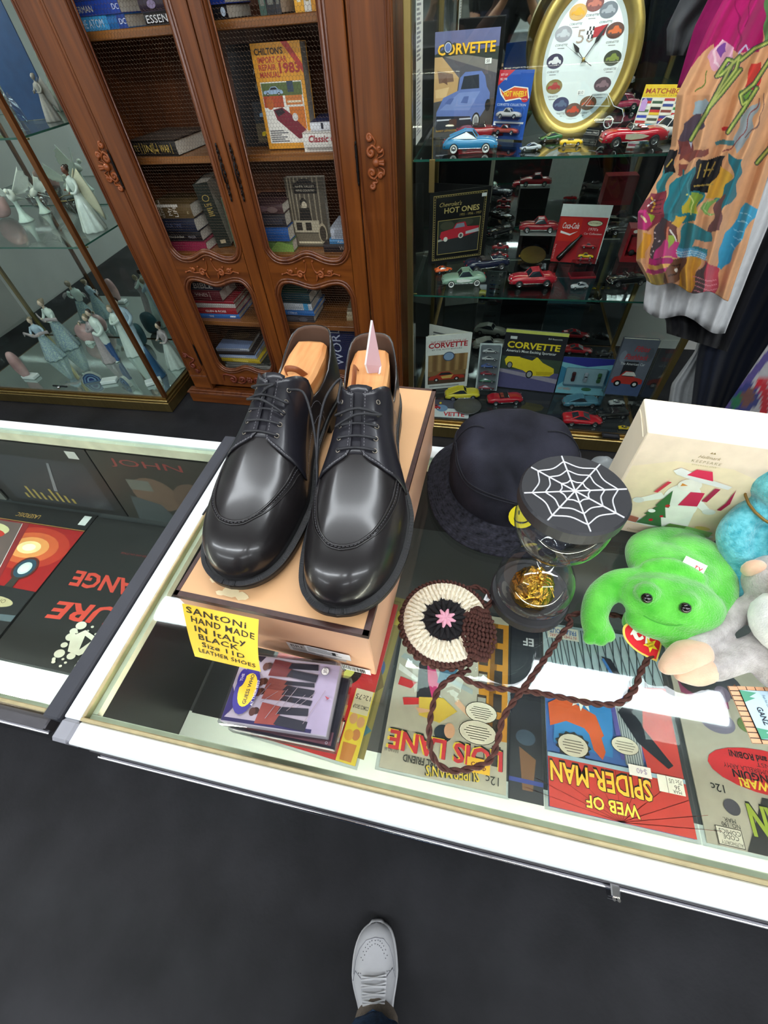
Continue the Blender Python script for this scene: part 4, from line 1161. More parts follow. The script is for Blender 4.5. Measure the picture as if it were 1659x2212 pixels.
# hang tag
HT = H(1393, 1378, .012); a = math.radians(35)
hrt = [(x*1.3, y*1.3) for x, y in ((0, -.020), (.012, -.008), (.017, .004), (.014, .013), (.006, .015), (0, .009), (-.006, .015), (-.014, .013), (-.017, .004), (-.012, -.008))]
hs = [(v.x, v.y) for v in bez([(x, y, 0) for x, y in hrt+[hrt[0]]], 4)][:-1]
TM = Matrix.Translation(HT) @ TR(rz=-160, rx=-10)
TM = Matrix.Translation(HT) @ TR(rz=28, rx=18)
g = G(); g.prism(hs, -.0004, 0, ink('f0d060'), TM); g.poly([(x*.9, y*.9) for x, y in hs], .0002, ink('d8202c'), TM)
star = [((.0085 if i % 2 == 0 else .0036)*math.sin(2*PI*i/10)+.002, (.0085 if i % 2 == 0 else .0036)*math.cos(2*PI*i/10)-.0085) for i in range(10)]
g.poly(star, .0006, ink('f4dc30'), TM)
g.text('ty', -.014, .0, .015, ink('f3efe6'), .0005, TM, bold=.03, w=.027)
g.text('BEANIE', -.002, -.0075, .0018, ink('7a3a10'), .0009, TM); g.text('BABY', -.001, -.0105, .0018, ink('7a3a10'), .0009, TM)
g.obj('hang_tag', fr)
TG = H(1502, 1222, .055); TM = Matrix.Translation(TG) @ TR(rz=-28, rx=25)
g = G(); g.box(-.012, .010, -.006, .006, -.0003, .0, ink('f0eeea'), TM); g.text('ty', .0, -.004, .007, ink('d8403c'), .0004, TM); g.obj('sewn_tag', fr)

be = thing('plush_bear', 'teal plush bear with a gold ribbon sitting behind the grey monkey', 'plush toy', TR(0, 0, 0))
g = G()
g.ell(H(1718, 1190, .056), (.046, .042, .052), M_TEAL, 22)
g.ell(H(1712, 1035, .122), (.040, .038, .036), M_TEAL, 22)
saus(g, [(1660, 1090, .092, .016), (1618, 1112, .080, .0165), (1585, 1155, .062, .0175), (1597, 1210, .042, .0165), (1605, 1255, .026, .016), (1588, 1285, .017, .017)], M_TEAL)
saus(g, [(1700, 1260, .03, .024), (1668, 1275, .024, .024)], M_TEAL)
saus(g, [(1760, 1110, .09, .02), (1800, 1200, .05, .021), (1800, 1260, .025, .02)], M_TEAL)
for x in (1660, 1745): g.ell(H(x, 975, .155), (.014, .01, .014), M_TEAL, 12)
g.ell(H(1700, 1050, .12), (.018, .018, .015), M_TEAL, 12)
g.obj('body', be, rem=.004, smo=3)
g = G(); P = [Vector(H(1705, 1080, .10))+Vector((.043*math.cos(t), .04*math.sin(t), .008*math.sin(t))) for t in [2*PI*i/24 for i in range(24)]]
g.tube(P, .003, M_RIB, 6, closed=True, flat=.5); g.obj('ribbon', be)
for x, y, h_, r_ in ((1690, 1020, .158, .004), (1725, 1025, .158, .004)): G().ell(H(x, y, h_), r_, M_EYEB, 10).obj('eye', be)
g = art(.018, .012, [('r', 0, 0, 1, 1, 'f0f0f0'), ('r', .1, .2, .4, .6, '222222')], Matrix.Translation(H(1606, 1062, .095)) @ TR(rz=-10, rx=55)); g.obj('price_tag', be)

mo = thing('plush_monkey', 'grey furry plush monkey with peach paws beside the green frog', 'plush toy', TR(0, 0, 0))
g = G()
g.ell(H(1725, 1365, .032), (.040, .046, .029), M_GREY, 22)
g.ell(H(1690, 1262, .05), (.036, .034, .032), M_GREY, 22)
saus(g, [(1650, 1305, .036, .0135), (1605, 1318, .030, .0135), (1560, 1350, .026, .0125), (1522, 1380, .023, .0125), (1495, 1400, .021, .0125)], M_GREY)
saus(g, [(1660, 1395, .020, .017), (1615, 1412, .018, .0165), (1572, 1432, .016, .0145), (1538, 1444, .015, .014)], M_GREY)
saus(g, [(1700, 1410, .02, .018), (1665, 1440, .018, .018), (1700, 1470, .016, .017)], M_GREY)
bd = g.obj('body', mo, rem=.0035, smo=2)
g = G()
saus(g, [(1508, 1412, .022, .015), (1482, 1416, .022, .0165), (1458, 1430, .020, .0135), (1440, 1440, .018, .009)], M_PEACH); g.obj('paw', mo, rem=.003, smo=3)
g = G()
saus(g, [(1526, 1445, .014, .0145), (1500, 1453, .013, .0145), (1475, 1455, .011, .010)], M_PEACH); g.obj('foot', mo, rem=.003, smo=3)
g = G(); g.ell(H(1628, 1228, .062), (.011, .008, .013), M_PEACH, 14); g.obj('ear', mo)
g = G(); g.ell(H(1705, 1350, .052), (.034, .036, .026), M_WHITEF, 18); g.obj('belly', mo)
g = G(); g.ell(H(1712, 1275, .070), (.020, .02, .016), M_PEACH, 14); g.obj('muzzle', mo)
# magnet card
cA, cB = H(1578, 1482, .001), H(1626, 1606, .001)
yv = (cA-cB); W_ = .085; Hc = yv.length
MC = Matrix.Translation((cB.x, cB.y, Z+.0006)) @ TR(rz=math.degrees(math.atan2(yv.y, yv.x))-90+3)
it = [('r', 0, 0, 1, 1, '3a2a22')]
for k in range(11): it.append(('r', 0, k/11+.008, .1, (k+1)/11-.008, 'e6ad84'))
for k in range(9): it += [('r', .1+k*.1+.004, .93, .2+k*.1-.004, 1, 'e6ad84'), ('r', .1+k*.1+.004, 0, .2+k*.1-.004, .06, 'e6ad84')]
it += [('r', .1, .07, 1, .92, 'bcd6e4'), ('p', [(.1, .92), (.1, .7), (.24, .78), (.18, .8), (.28, .88)], '4f9a7a'), ('p', [(.1, .07), (.1, .26), (.24, .22), (.18, .18), (.28, .1)], '4f9a7a'), ('e', .8, .8, .2, .25, 'e8b030'),
       ('t', 'MONKEY MAGNETS', .42, .9, .085, '2a2a3a', {'rot': -PI/2, 'bold': .02, 'w': .48}), ('t', 'Fun for Lockers, Fridges & More!', .33, .84, .05, '5a6a7a', {'rot': -PI/2, 'w': .44}), ('t', 'GANZ', .2, .62, .10, '20242e', {'rot': -PI/2, 'bold': .02, 'w': .2}), ('t', 'M', .7, .9, .4, 'f0e8d8', {'rot': -PI/2, 'bold': .03, 'w': .3})]
g = G(); g.bbox(0, W_, 0, Hc, -.0005, .0002, .0001, ink('e0b088'), MC)
o = art(W_, Hc, it, MC, g=g, z0=.0003).obj('magnet_card'); tag(o, 'printed magnet card with orange brick border below the plush monkey', 'card')

# ---------------------------------------------------------------- comics and sleeves inside the counters
ZD = DECK+.0004
def sheet(name, label, cat, x1, y1, W, Hh, items, rz=0, z=ZD, base='d8d0c0', T=.0018, bag=True, flip=True, group=None, RM=None):
    M = RM or TR(x1, y1, z, rz=(180 if flip else 0)+rz)
    t = thing(name, label, cat, M, group)
    G().box(0, W, 0, Hh, 0, T, ink(base)).obj('pages', t)
    art(W, Hh, items, Matrix.Translation((0, 0, T))).obj('cover_print', t)
    if bag: G().bbox(-.004, W+.005, -.005, Hh+.004, -.0003, T+.0052, .0003, pane('comic_bag', 'f2f4f6', 1.3)).obj('clear_sleeve', t)
    return t
gc = 'comic books in clear sleeves under the counter glass'
BLD = []
for k in range(6):
    BLD += [('r', .18, .1+.14*k, .26, .2+.14*k, '4a3a30'), ('r', .185, .115+.14*k, .255, .15+.14*k, 'a8a49a'), ('r', .05, .08+.14*k, .12, .18+.14*k, '3a3230')]
def balloon(cx, cy, rx, ry, n=6):
    return [('e', cx, cy, rx*1.04, ry*1.05, '2a2622'), ('e', cx, cy, rx, ry, 'e6dcc8')]+[('r', cx-rx*(.75-.12*abs(i-n/2)), cy+ry*(.62-1.24*(i+.3)/n), cx+rx*(.75-.12*abs(i-n/2)), cy+ry*(.62-1.24*(i+.3)/n)+ry*.07, '5a524a') for i in range(n)]
lois = [('r', 0, 0, 1, 1, 'bdb6a6'), ('p', [(0, .05), (.3, .05), (.22, .75), (0, .75)], 'c8872c'), ('r', .1, .05, .16, .75, '8a5a20')]+BLD+[
    ('p', [(.95, .35), (.3, .5), (.3, .53), (.98, .38)], 'a8b2b2'), ('p', [(.98, .42), (.5, .6), (.98, .46)], 'e4e2dc'),
    ('p', [(.72, .30), (.58, .52), (.62, .68), (.78, .62), (.8, .4)], '24222a'), ('p', [(.68, .35), (.6, .5), (.63, .62), (.70, .5), (.73, .38)], 'c42a6c'), ('p', [(.8, .52), (.95, .5), (.96, .55), (.84, .56)], 'c02a30'), ('p', [(.72, .6), (.9, .62), (.88, .66), (.74, .64)], 'c02a30'),
    ('p', [(.42, .36), (.6, .42), (.62, .5), (.5, .48)], '3a6a86'), ('p', [(.55, .58), (.76, .6), (.74, .7), (.56, .72), (.42, .64)], 'd8b648'), ('e', .52, .77, .075, .045, '24303c'), ('e', .47, .75, .045, .04, 'e0a888'), ('p', [(.45, .6), (.32, .66), (.3, .64), (.42, .57)], 'e0b090'), ('p', [(.6, .66), (.78, .66), (.74, .69)], 'e0b090')]
lois += balloon(.22, .62, .13, .055)+balloon(.24, .73, .15, .06)
lois += [('t', 'LOIS LANE', .03, .80, .095, '1c1c1c', {'bold': .045, 'w': .93}), ('t', 'LOIS LANE', .045, .803, .095, 'e6c83c', {'bold': .02, 'w': .93}), ('t', 'LOIS LANE', .035, .808, .092, 'c8303c', {'bold': .03, 'w': .92}),
         ('t', 'GIRL FRIEND', .52, .915, .035, '2a2a2a', {'bold': .02, 'w': .3}), ('t', "SUPERMAN'S", .22, .92, .05, '2a2a2a', {'bold': .03, 'w': .42, 'rot': .08}), ('t', "SUPERMAN'S", .21, .922, .048, 'e2c440', {'bold': .01, 'w': .42, 'rot': .08}), ('t', '12c', .06, .93, .04, '222222'), ('t', 'JULY NO. 66', .86, .9, .018, '333333', {'w': .12}), ('r', .13, .86, .31, .93, 'eab530'), ('t', '$25', .16, .88, .035, '7a3a10', {'w': .12})]
sheet('comic_book', 'grey comic book titled Lois Lane in red under the braided cord', 'comic book', .110, .338, .176, .258, lois, .2, group=gc)
WEBL = [('o', [(.5+.45*math.cos(a), .9), (.5, .84)], .0006, '7a1418') for a in (0, .5, 1, 1.5, 2, 2.5, 3)]
spd = [('r', 0, 0, 1, 1, '4a6fb4'), ('r', 0, 0, 1, .34, 'a9bcc0')]
for k in range(14): spd.append(('p', [(.02+.07*k, .02), (.10+.06*k, .34), (.108+.06*k, .34), (.03+.07*k, .02)], '39454e')); spd.append(('p', [(.98-.07*k, .02), (.9-.07*k, .34), (.908-.07*k, .34), (.99-.07*k, .02)], '4a565e'))
spd += [('r', .68, .02, .96, .1, 'e0dccc'), ('t', 'FREAK-OUT', .7, .035, .03, '3a62a0', {'w': .24, 'bold': .02}), ('t', 'IN TIMES SQUARE', .7, .07, .02, 'c03030', {'w': .24}),
        ('p', [(.45, .42), (.9, .4), (.95, .7), (.5, .72)], '3f86c4'), ('p', [(.86, .45), (.98, .5), (.97, .62), (.84, .58), (.7, .6), (.62, .66), (.55, .62), (.6, .52), (.68, .5)], 'd8623a'), ('p', [(.6, .55), (.68, .58), (.64, .70), (.58, .74), (.55, .70)], 'd8623a'), ('p', [(.45, .34), (.48, .4), (.44, .72), (.2, .7), (.25, .34)], '5f5aa0'), ('p', [(0, .30), (.32, .33), (.25, .75), (0, .78)], 'c8403a'), ('p', [(.26, .42), (.44, .42), (.4, .74), (.28, .76)], 'c9ced0')]
for k in range(8): spd.append(('p', [(.29+.018*k, .46), (.3+.018*k, .46), (.285+.018*k, .74), (.275+.018*k, .74)], '7c868c'))
spd += [('p', [(.70+.13*math.cos(2*PI*i/22)*(1 if i % 2 else .55), .43+.085*math.sin(2*PI*i/22)*(1 if i % 2 else .55)) for i in range(22)], 'efeee6'), ('e', .69, .43, .05, .04, 'd8c040'), ('e', .72, .40, .025, .02, '6a5a28'),
        ('p', [(.42, .18), (.5, .17), (.40, .32), (.34, .42), (.42, .48), (.30, .62), (.10, .72), (.06, .70), (.24, .54), (.22, .44), (.33, .3)], '20232e'), ('p', [(.48, .18), (.5, .19), (.42, .30), (.4, .29)], '3a6fb0')]
spd += [('p', [(.80+.14*math.cos(2*PI*i/26)*(1 if i % 2 else .85), .70+.07*math.sin(2*PI*i/26)*(1 if i % 2 else .85)) for i in range(26)], '3a3a3a')]+balloon(.80, .70, .115, .055, 5)+balloon(.40, .65, .10, .042, 4)
spd += [('r', 0, .755, 1, .775, 'a8c4d6'), ('r', 0, .775, 1, 1, 'c83c34')]+[('o', [(.5, 1.0), (.5+.7*math.cos(a), 1-.22*math.sin(a))], .0005, '8a2020') for a in [PI*i/12 for i in range(1, 12)]]
spd += [('t', 'SPIDER-MAN', .25, .79, .095, '1c1a1a', {'bold': .045, 'w': .74}), ('t', 'SPIDER-MAN', .256, .797, .088, 'f0b83c', {'bold': .02, 'w': .73}), ('t', 'WEB OF', .36, .915, .055, '1c1a1a', {'bold': .04, 'w': .38}), ('t', 'WEB OF', .365, .918, .052, 'f0c848', {'bold': .02, 'w': .37}),
        ('r', .02, .755, .2, .83, 'e6e2da'), ('t', '75c US', .03, .765, .02, '222222', {'w': .09}), ('t', '36', .05, .79, .02, '222222'), ('t', 'MAR', .045, .812, .014, '222222'), ('r', .135, .755, .138, .83, '333333'), ('r', .24, .735, .40, .785, 'ece6e6'), ('t', '$40', .27, .747, .024, '9a8ab0')]
sheet('comic_book', 'red and blue comic book titled Spider-Man in yellow letters', 'comic book', .342, .342, .176, .263, spd, 0, group=gc)
bat = [('r', 0, 0, 1, 1, 'b5ab9c'), ('p', [(.55, .05), (.98, .05), (.95, .3), (.6, .35)], '8a3a5e'), ('e', .8, .2, .16, .1, '2c3036'), ('e', .55, .22, .1, .07, '3a3e48'), ('e', .62, .27, .06, .045, '7a6a80'), ('p', [(.5, .2), (.2, .42), (.22, .43), (.53, .22)], '8a4a20'),
       ('p', [(0, .3), (.2, .35), (.35, .5), (.3, .62), (0, .62)], '2b4a5c'), ('e', .12, .5, .1, .06, '151a20'), ('e', .72, .43, .13, .06, '7c7488'), ('e', .5, .42, .07, .04, '6a7c4c'), ('e', .85, .37, .08, .04, '7a8c96'),
       ('e', .45, .64, .42, .105, 'c8282e'), ('t', 'and his WEAPON-UMBRELLA ARMY', .14, .63, .022, '2a1a1a', {'w': .62}), ('t', 'The PENGUIN', .25, .655, .035, '1c1414', {'bold': .03, 'w': .46}), ('t', 'AGAINST', .3, .60, .02, '2a1a1a', {'w': .22}), ('t', 'BATMAN and ROBIN!', .2, .565, .03, '1c1414', {'bold': .03, 'w': .5}), ('t', 'WHAT A WAR!', .12, .69, .038, 'f0d040', {'bold': .03, 'w': .56}),
       ('t', '12c', .8, .74, .035, '1c1c1c', {'bold': .01}), ('p', [(0, .76), (.55, .76), (.75, 1), (0, 1)], '2c2a2c'), ('t', 'BATMAN', .02, .80, .13, '1a1a1a', {'bold': .05, 'w': .66}), ('t', 'BATMAN', .02, .805, .125, '9aa83a', {'bold': .03, 'w': .66}), ('e', .78, .83, .055, .035, '4a4650'), ('t', 'MAR.', .78, .88, .018, '222222'), ('t', 'NO. 190', .76, .9, .018, '222222', {'w': .12}), ('r', .76, .92, .93, .995, '3a342e'), ('r', .765, .923, .925, .992, 'd6cdbd'), ('t', 'COMICS', .77, .93, .018, '222222', {'w': .14}), ('t', 'CODE', .79, .95, .018, '222222', {'w': .1}), ('t', 'AUTHORITY', .77, .975, .014, '222222', {'w': .14})]
sheet('comic_book', 'tan comic book with a red oval and green block title', 'comic book', .532, .342, .176, .263, bat, 0, group=gc)
ff = [('r', 0, 0, 1, 1, 'b8242c'), ('e', .3, .5, .14, .1, '1a1412'), ('e', .33, .5, .1, .07, 'd8cf6a'), ('e', .35, .5, .04, .03, '2a2a2a'), ('p', [(.2, .35), (.5, .3), (.6, .45), (.3, .42)], '7a1418'), ('p', [(.05, .2), (.3, .1), (.4, .3), (.1, .4)], '8c1a20'), ('e', .5, .68, .12, .1, '8c7a4a'), ('e', .5, .68, .1, .085, 'c9b86a'),
      ('r', 0, .60, .17, 1, 'e0c83c'), ('t', 'MARVEL', .01, .71, .028, '8a1a1a', {'w': .15, 'bold': .02}), ('r', .01, .6, .165, .74, 'd8ccb0'), ('t', 'COMICS GROUP', .015, .69, .022, '222222', {'w': .14, 'bold': .02}), ('t', '75', .1, .63, .03, '222222'), ('t', '12c', .02, .63, .028, '222222'), ('e', .05, .78, .035, .03, 'd09a70'), ('e', .12, .77, .035, .03, 'd09a70'), ('e', .06, .85, .035, .03, 'c07a4a'), ('e', .12, .86, .04, .03, 'd8a03c'), ('p', [(.03, .9), (.15, .9), (.14, .99), (.04, .99)], 'c07a3a'),
      ('t', 'Fantastic', .18, .80, .11, '1a1414', {'bold': .05, 'w': .8}), ('t', 'Fantastic', .185, .806, .105, 'ece4d4', {'bold': .02, 'w': .79}), ('r', .2, .71, .34, .77, 'eab040'), ('t', '$35', .22, .725, .03, '6a3a10', {'w': .1})]
sheet('comic_book', 'red comic book under the stacked cassettes and the shoe box', 'comic book', -.083, .331, .176, .258, ff, -3.5, group=gc)
sheet('comic_book', 'khaki comic book edge showing between the red and grey comics', 'comic book', -.068, .345, .12, .262, [('r', 0, 0, 1, 1, '7d7442'), ('e', .1, .5, .05, .05, '3a5a8a'), ('p', [(.0, .6), (.2, .4), (.2, .7)], '5a5032'), ('r', .02, .1, .1, .2, 'a89a40'), ('p', [(0, .85), (.2, .8), (.2, .95)], '3a6a7a')], -4.5, z=ZD-.0002, T=.0001, bag=False, base='7d7442', group=gc)
sheet('album_sleeve', 'black album sleeve under the yellow note', 'record sleeve', -.165, .40, .205, .305, [('r', 0, 0, 1, 1, '1e1e22'), ('r', .015, .0, .02, 1, '8a8a90'), ('t', 'TEMPEST', .05, .97, .012, 'b0b0b0', {'rot': PI/2})], 0, base='1c1c20', T=.001, bag=False)
sheet('movie_sleeve', 'dark blue sleeve between the grey and red comic books', 'sleeve', .160, .340, .046, .262, [('r', 0, 0, 1, 1, '22242e'), ('e', .5, .7, .3, .04, '3a4a5e'), ('p', [(.2, .8), (.7, .75), (.6, .95), (.3, .95)], '6a4a34'), ('r', 0, .9, 1, .92, '2c3a80'), ('t', 'EF', .2, .12, .05, 'c8c8d0', {'bold': .02})], 0, base='24242c', T=.001, bag=False)
# laser disc sleeves in the left counter
gl = 'large disc sleeves in the left counter'
cure = [('r', 0, 0, 1, 1, '232324'), ('t', 'CURE', .24, .60, .105, 'c8463a', {'bold': .03, 'w': .60, 'shear': .15, 'rot': .06}), ('t', 'ORANGE', .17, .42, .10, 'c8463a', {'bold': .03, 'w': .68, 'shear': -.1}), ('t', 'BY TIM POPE', .26, .30, .018, 'a83a34', {'w': .14}), ('t', 'FILMED AND RECORDED LIVE ON STAGE', .24, .24, .013, '8a3030', {'w': .4})]
rr = random.Random(5)
for k in range(34):
    x, y = .36+.24*rr.random(), .74+.24*rr.random(); r = .006+.02*rr.random()**2
    cure.append(('e', x, y, r*1.4, r, 'd8d4c4'))
cure += [('p', [(.42, .80), (.52, .77), (.58, .82), (.54, .9), (.46, .91), (.4, .86)], 'd8d4c4'), ('p', [(.44, .82), (.5, .80), (.48, .88)], '232324'), ('p', [(.32, .76), (.36, .75), (.37, .84), (.33, .85)], 'd8d4c4')]
pL = pz(207, 1126, ZD)
pB = pz(100, 1443, ZD)
ldY0 = pB.y
sheet('disc_sleeve', 'black disc sleeve with red brush lettering and white splatter', 'disc sleeve', pL.x+.312, ldY0+.312, .312, .312, cure, 0, base='202022', T=.0035, bag=False, group=gl)
las = [('r', 0, 0, 1, 1, '1d1d20'), ('r', 0, .14, 1, .145, 'b07a3c'), ('t', 'LASERDISC', .42, .07, .035, 'b08a4a', {'w': .2}), ('r', .03, .02, .09, .1, 'd8d8d8'), ('r', 0, .15, 1, .62, 'a01f22')]
for k, (rx, c_) in enumerate(((.3, 'b8382a'), (.22, 'd0603a'), (.15, 'e89a5a'), (.09, 'f6dca0'), (.05, 'fdf4d8'))): las.append(('e', .3, .33, rx, rx*.55, c_))
las += [('p', [(.45, .15), (1, .15), (1, .62), (.3, .62)], '8a2a2e'), ('p', [(.5, .16), (1, .16), (1, .6), (.34, .6)], '6b5a58'), ('e', .75, .24, .2, .06, 'd8d0a0'), ('e', .72, .27, .16, .04, 'c83c34'), ('p', [(.34, .6), (.345, .6), (.505, .16), (.5, .16)], 'e8e0dc'),
        ('e', .2, .48, .085, .085, '5a2a24'), ('e', .2, .48, .07, .07, '2f4a5c'), ('e', .2, .48, .045, .045, 'cfe0dc'), ('e', .2, .48, .03, .03, 'e6efe0'), ('p', [(.18, .55), (.23, .55), (.24, .66), (.17, .66)], '3a3430'), ('r', 0, .62, 1, 1, '26272a'), ('e', .22, .72, .14, .035, 'b8ad8a'), ('t', 'OF ALEXEI', .14, .70, .025, '5a5038', {'w': .18}), ('p', [(0, .78), (1, .86), (1, .9), (0, .82)], '55626a'), ('p', [(.5, .6), (1, .55), (1, .7), (.6, .75)], '5a6068')]
sheet('disc_sleeve', 'disc sleeve with a red starburst picture and thin gold line', 'disc sleeve', pL.x-.003, ldY0+.317, .312, .312, las, -.3, base='1c1c1e', T=.0035, bag=False, group=gl)
# sleeves leaning against the back of the left counter
def lean(label, x0, W, items, base, ty=.0):
    y0_, z0_ = .442+ty, DECK+.001; y1_, z1_ = .463+ty*.4, GT-.034
    up = Vector((0, y1_-y0_, z1_-z0_)); M = frame((x0, y0_-.001, z0_), (1, 0, 0), up)
    sheet('disc_sleeve', label, 'disc sleeve', 0, 0, W, up.length, items, base=base, T=.003, bag=False, group=gl, RM=M)
cb = [('r', 0, 0, 1, 1, '242324'), ('r', .5, .7, .9, .98, 'a8b0a0'), ('r', .55, .74, .85, .86, 'c8a090'), ('r', 0, .6, 1, .62, '7a2a2a')]
lean('sleeve with a night skyline picture leaning at the counter back', -1.02, .31, [('r', 0, 0, 1, 1, '1f1f22'), ('r', .08, .08, .92, .8, '2c2e36')]+[('r', .2+.05*k, .12, .222+.05*k, .2+.12*((k*7) % 4)/3, '8a7a44') for k in range(9)]+[('p', [(.5, .3), (.62, .75), (.64, .75), (.53, .3)], '70727a'), ('e', .15, .9, .06, .04, 'c8c8c8'), ('r', .84, .86, .92, .96, 'b8b8b8')], '1f1f22')
lean('sleeve with two faces leaning in the back corner of the counter', -.706, .262, [('r', 0, 0, 1, 1, '2c2b29'), ('t', 'JOHN', .15, .84, .09, '7a3232', {'w': .6}), ('e', .4, .45, .2, .25, '5c4a40'), ('e', .75, .4, .2, .28, '54443c'), ('p', [(.1, .0), (.5, .0), (.4, .3), (.15, .4)], '3e4448'), ('r', .2, .5, .4, .65, '5a5c58')], '2a2927')
lean('pale grey sleeve leaning at the far end of the counter', -1.345, .31, [('r', 0, 0, 1, 1, '5c5d5c'), ('r', 0, .75, 1, 1, 'a09a86'), ('t', 'EP', .8, .85, .06, '6a6450'), ('r', .1, .86, .6, .93, '6a4a4a'), ('p', [(.1, .3), (.5, .5), (.9, .3), (.9, .1), (.1, .1)], '4a4a4e')], '5c5d5c')
# ================================================================ books in the bookcase
M_PAGE = mat('book_pages', 'd9d2c2', .8, var=.12, vscale=90, stretch=(1, 1, 30))
def bcol(c): return mat('cover_'+c, c, .4, var=.07, vscale=40)
GB = 'books in the wire door bookcase'
def book_flat(label, x0, y0, z, L, D, T, col, spine=(), rz=0, topart=None, hard=.002):
    t = thing('book', label, 'book', TR(x0, y0, z+.0003, rz=rz), GB)
    m = bcol(col); g = G()
    g.box(0, L, 0, D, 0, hard, m); g.box(0, L, 0, D, T-hard, T, m)
    g.grid([[(x, .003-.0035*math.sin(PI*k/6), T*k/6) for k in range(7)] for x in (0, L)], m, True)
    g.obj('cover', t)
    G().box(.003, L-.003, .003, D-.004, hard+.0001, T-hard-.0001, M_PAGE).obj('pages', t)
    if spine: art(L, T, spine, Matrix.Translation((0, -.0012, 0)) @ F_, e=.00005, z0=.0003).obj('spine_print', t)
    if topart: art(L, D, topart, Matrix.Translation((0, 0, T))).obj('cover_print', t)
    return t
def book_up(label, M, W, Hh, T, col, items, spine_left=True, cat='book', name='book', group=GB, pages=True):
    t = thing(name, label, cat, M, group)
    m = bcol(col); h = .002; g = G()                # local: x right, y back (thickness), z up; cover faces -y
    g.box(0, W, 0, h, 0, Hh, m); g.box(0, W, T-h, T, 0, Hh, m)
    g.box(0 if spine_left else W-h, h if spine_left else W, h, T-h, 0, Hh, m); g.obj('cover', t)
    G().box(h+.0005 if spine_left else .003, W-.003 if spine_left else W-h-.0005, h+.0001, T-h-.0001, .003, Hh-.003, M_PAGE).obj('pages', t)
    if items: art(W, Hh, items, F_, e=.00006).obj('cover_print', t)
    return t
def txt(s, c='e8e4da', x=.08, y=.3, h=.45, w=None, **k):
    if w: k['w'] = w
    return ('t', s, x, y, h, c, k)
YS = 1.893
def stack(x0, z, rows, y=YS):
    for (T, L, D, col, sp, lab, dx, rz) in rows:
        book_flat(lab, x0+dx, y+abs(math.sin(math.radians(rz)))*.0, z, L, D, T, col, sp, rz); z += T+.0006
# top shelf
stack(-1.475, 1.4252, [(.031, .222, .16, '2a6fae', [('r', 0, 0, .7, 1, '3f9ad0'), ('r', .86, 0, 1, 1, '1c3f8c'), txt('THE ATOM', 'd8e8f4', .2, .2, .6, .42), txt('DC', 'e0e8f8', .89, .3, .4)], 'light blue paperback lettered THE ATOM on the top shelf', 0, 2),
    (.031, .215, .16, '1f3f96', [('r', 0, 0, 1, 1, '1f3f96'), txt('SUPERMAN', 'd8d4b0', .12, .25, .45, .42), txt('DC', 'e0e8f8', .88, .3, .4)], 'dark blue paperback lying on the light blue one', .002, 1), (.03, .215, .16, '16307a', [txt('HEROES', 'c8ccd8', .2, .25, .5, .4)], 'navy paperback on top of the blue pair', 0, 2)])
stack(-1.178, 1.4252, [(.028, .16, .2, '17171b', [txt('ESSENTIAL', 'f0f0f0', .05, .2, .6, .85)], 'black paperback lettered ESSENTIAL on the top shelf', 0, 1), (.03, .155, .2, '2a1c2c', [txt('W', 'd8d0e0', .6, .2, .6), ('e', .3, .5, .1, .3, '8a7a9a')], 'dark purple paperback on the black lettered one', -.004, -2)], y=1.888)
stack(-.985, 1.4252, [(.03, .10, .2, '15151a', [('e', .86, .5, .08, .32, 'c8d8e8')], 'black paperback with a pale oval badge at its spine end', 0, 1), (.028, .10, .2, '24409a', [txt('DC', 'e8e8f8', .78, .3, .4)], 'blue paperback resting on the oval badge paperback', 0, 0)], y=1.888)
x = -.785
for T, Hh, col, lab in ((.022, .19, '2f4a3e', 'dark green book standing on the top shelf'), (.03, .2, '17171c', 'thick black book standing beside the dark green one'), (.016, .2, '26262a', 'thin black book standing beside the thick one')):
    book_up(lab, TR(x, 1.91, 1.4255, rz=0), T, Hh, .15, col, [('r', .2, .1, .8, .2, '6a6a60')]); x += T+.001
x = -.668
for T, col, it, lab in ((.03, 'e0a32c', [('r', .3, .1, .7, .5, 'e8e0c0')], 'yellow orange book standing on the top shelf'), (.022, 'd8d4c8', [('r', .3, .1, .7, .4, 'a08a50')], 'white book standing between two yellow ones'), (.018, 'd8962c', [], 'amber book standing beside the white one'), (.028, '3a6a74', [('p', [(.1, .1), (.9, .2), (.7, .6), (.2, .5)], '1c3a44')], 'teal patterned book at the end of the top shelf')):
    book_up(lab, TR(x, 1.905, 1.4255), T, .2, .15, col, it); x += T+.0008
# second shelf
p = py(282, 307, 1.885)
book_flat('big black hardback with gold spine lettering lying alone', -1.437, 1.905, 1.1003, .225, .255, .045, '1b1a18', [txt('TE', 'b89a4a', .1, .3, .4, .1), txt('IN', 'c8a850', .34, .25, .5, .14), txt('WAR', 'c8a850', .66, .25, .5, .2)]+[('r', a, .15, a+.008, .85, 'c8a850') for a in (.24, .3, .5, .53, .6, .9)]+[('r', .55, .3, .62, .45, 'a88a40')], rz=-7, topart=[('r', .04, .04, .96, .96, '4a4038'), ('p', [(.1, .3), (.9, .2), (.9, .7), (.2, .8)], '5a5048')])
blk = [('r', 0, 0, 1, 1, '131316'), ('e', .55, .60, .1, .05, '6a6a60'), ('e', .55, .60, .07, .035, '1a1a1c'), txt('BATMAN'[:0] or 'AN', 'a8a8a8', .45, .72, .05), ('r', .3, .04, .95, .46, '2c3438'), ('p', [(.3, .28), (.95, .25), (.95, .46), (.3, .46)], '33383c'), ('car', .42, .28, .5, .12, '86b4d6'), ('r', .3, .04, .95, .24, '5c5440'), ('car', .4, .08, .52, .12, 'd8c028', True)]
book_up('black book with a blue and a yellow car on the cover', TR(-.975, 1.985, 1.1036, rz=3, rx=-5), .18, .265, .03, '131316', blk)
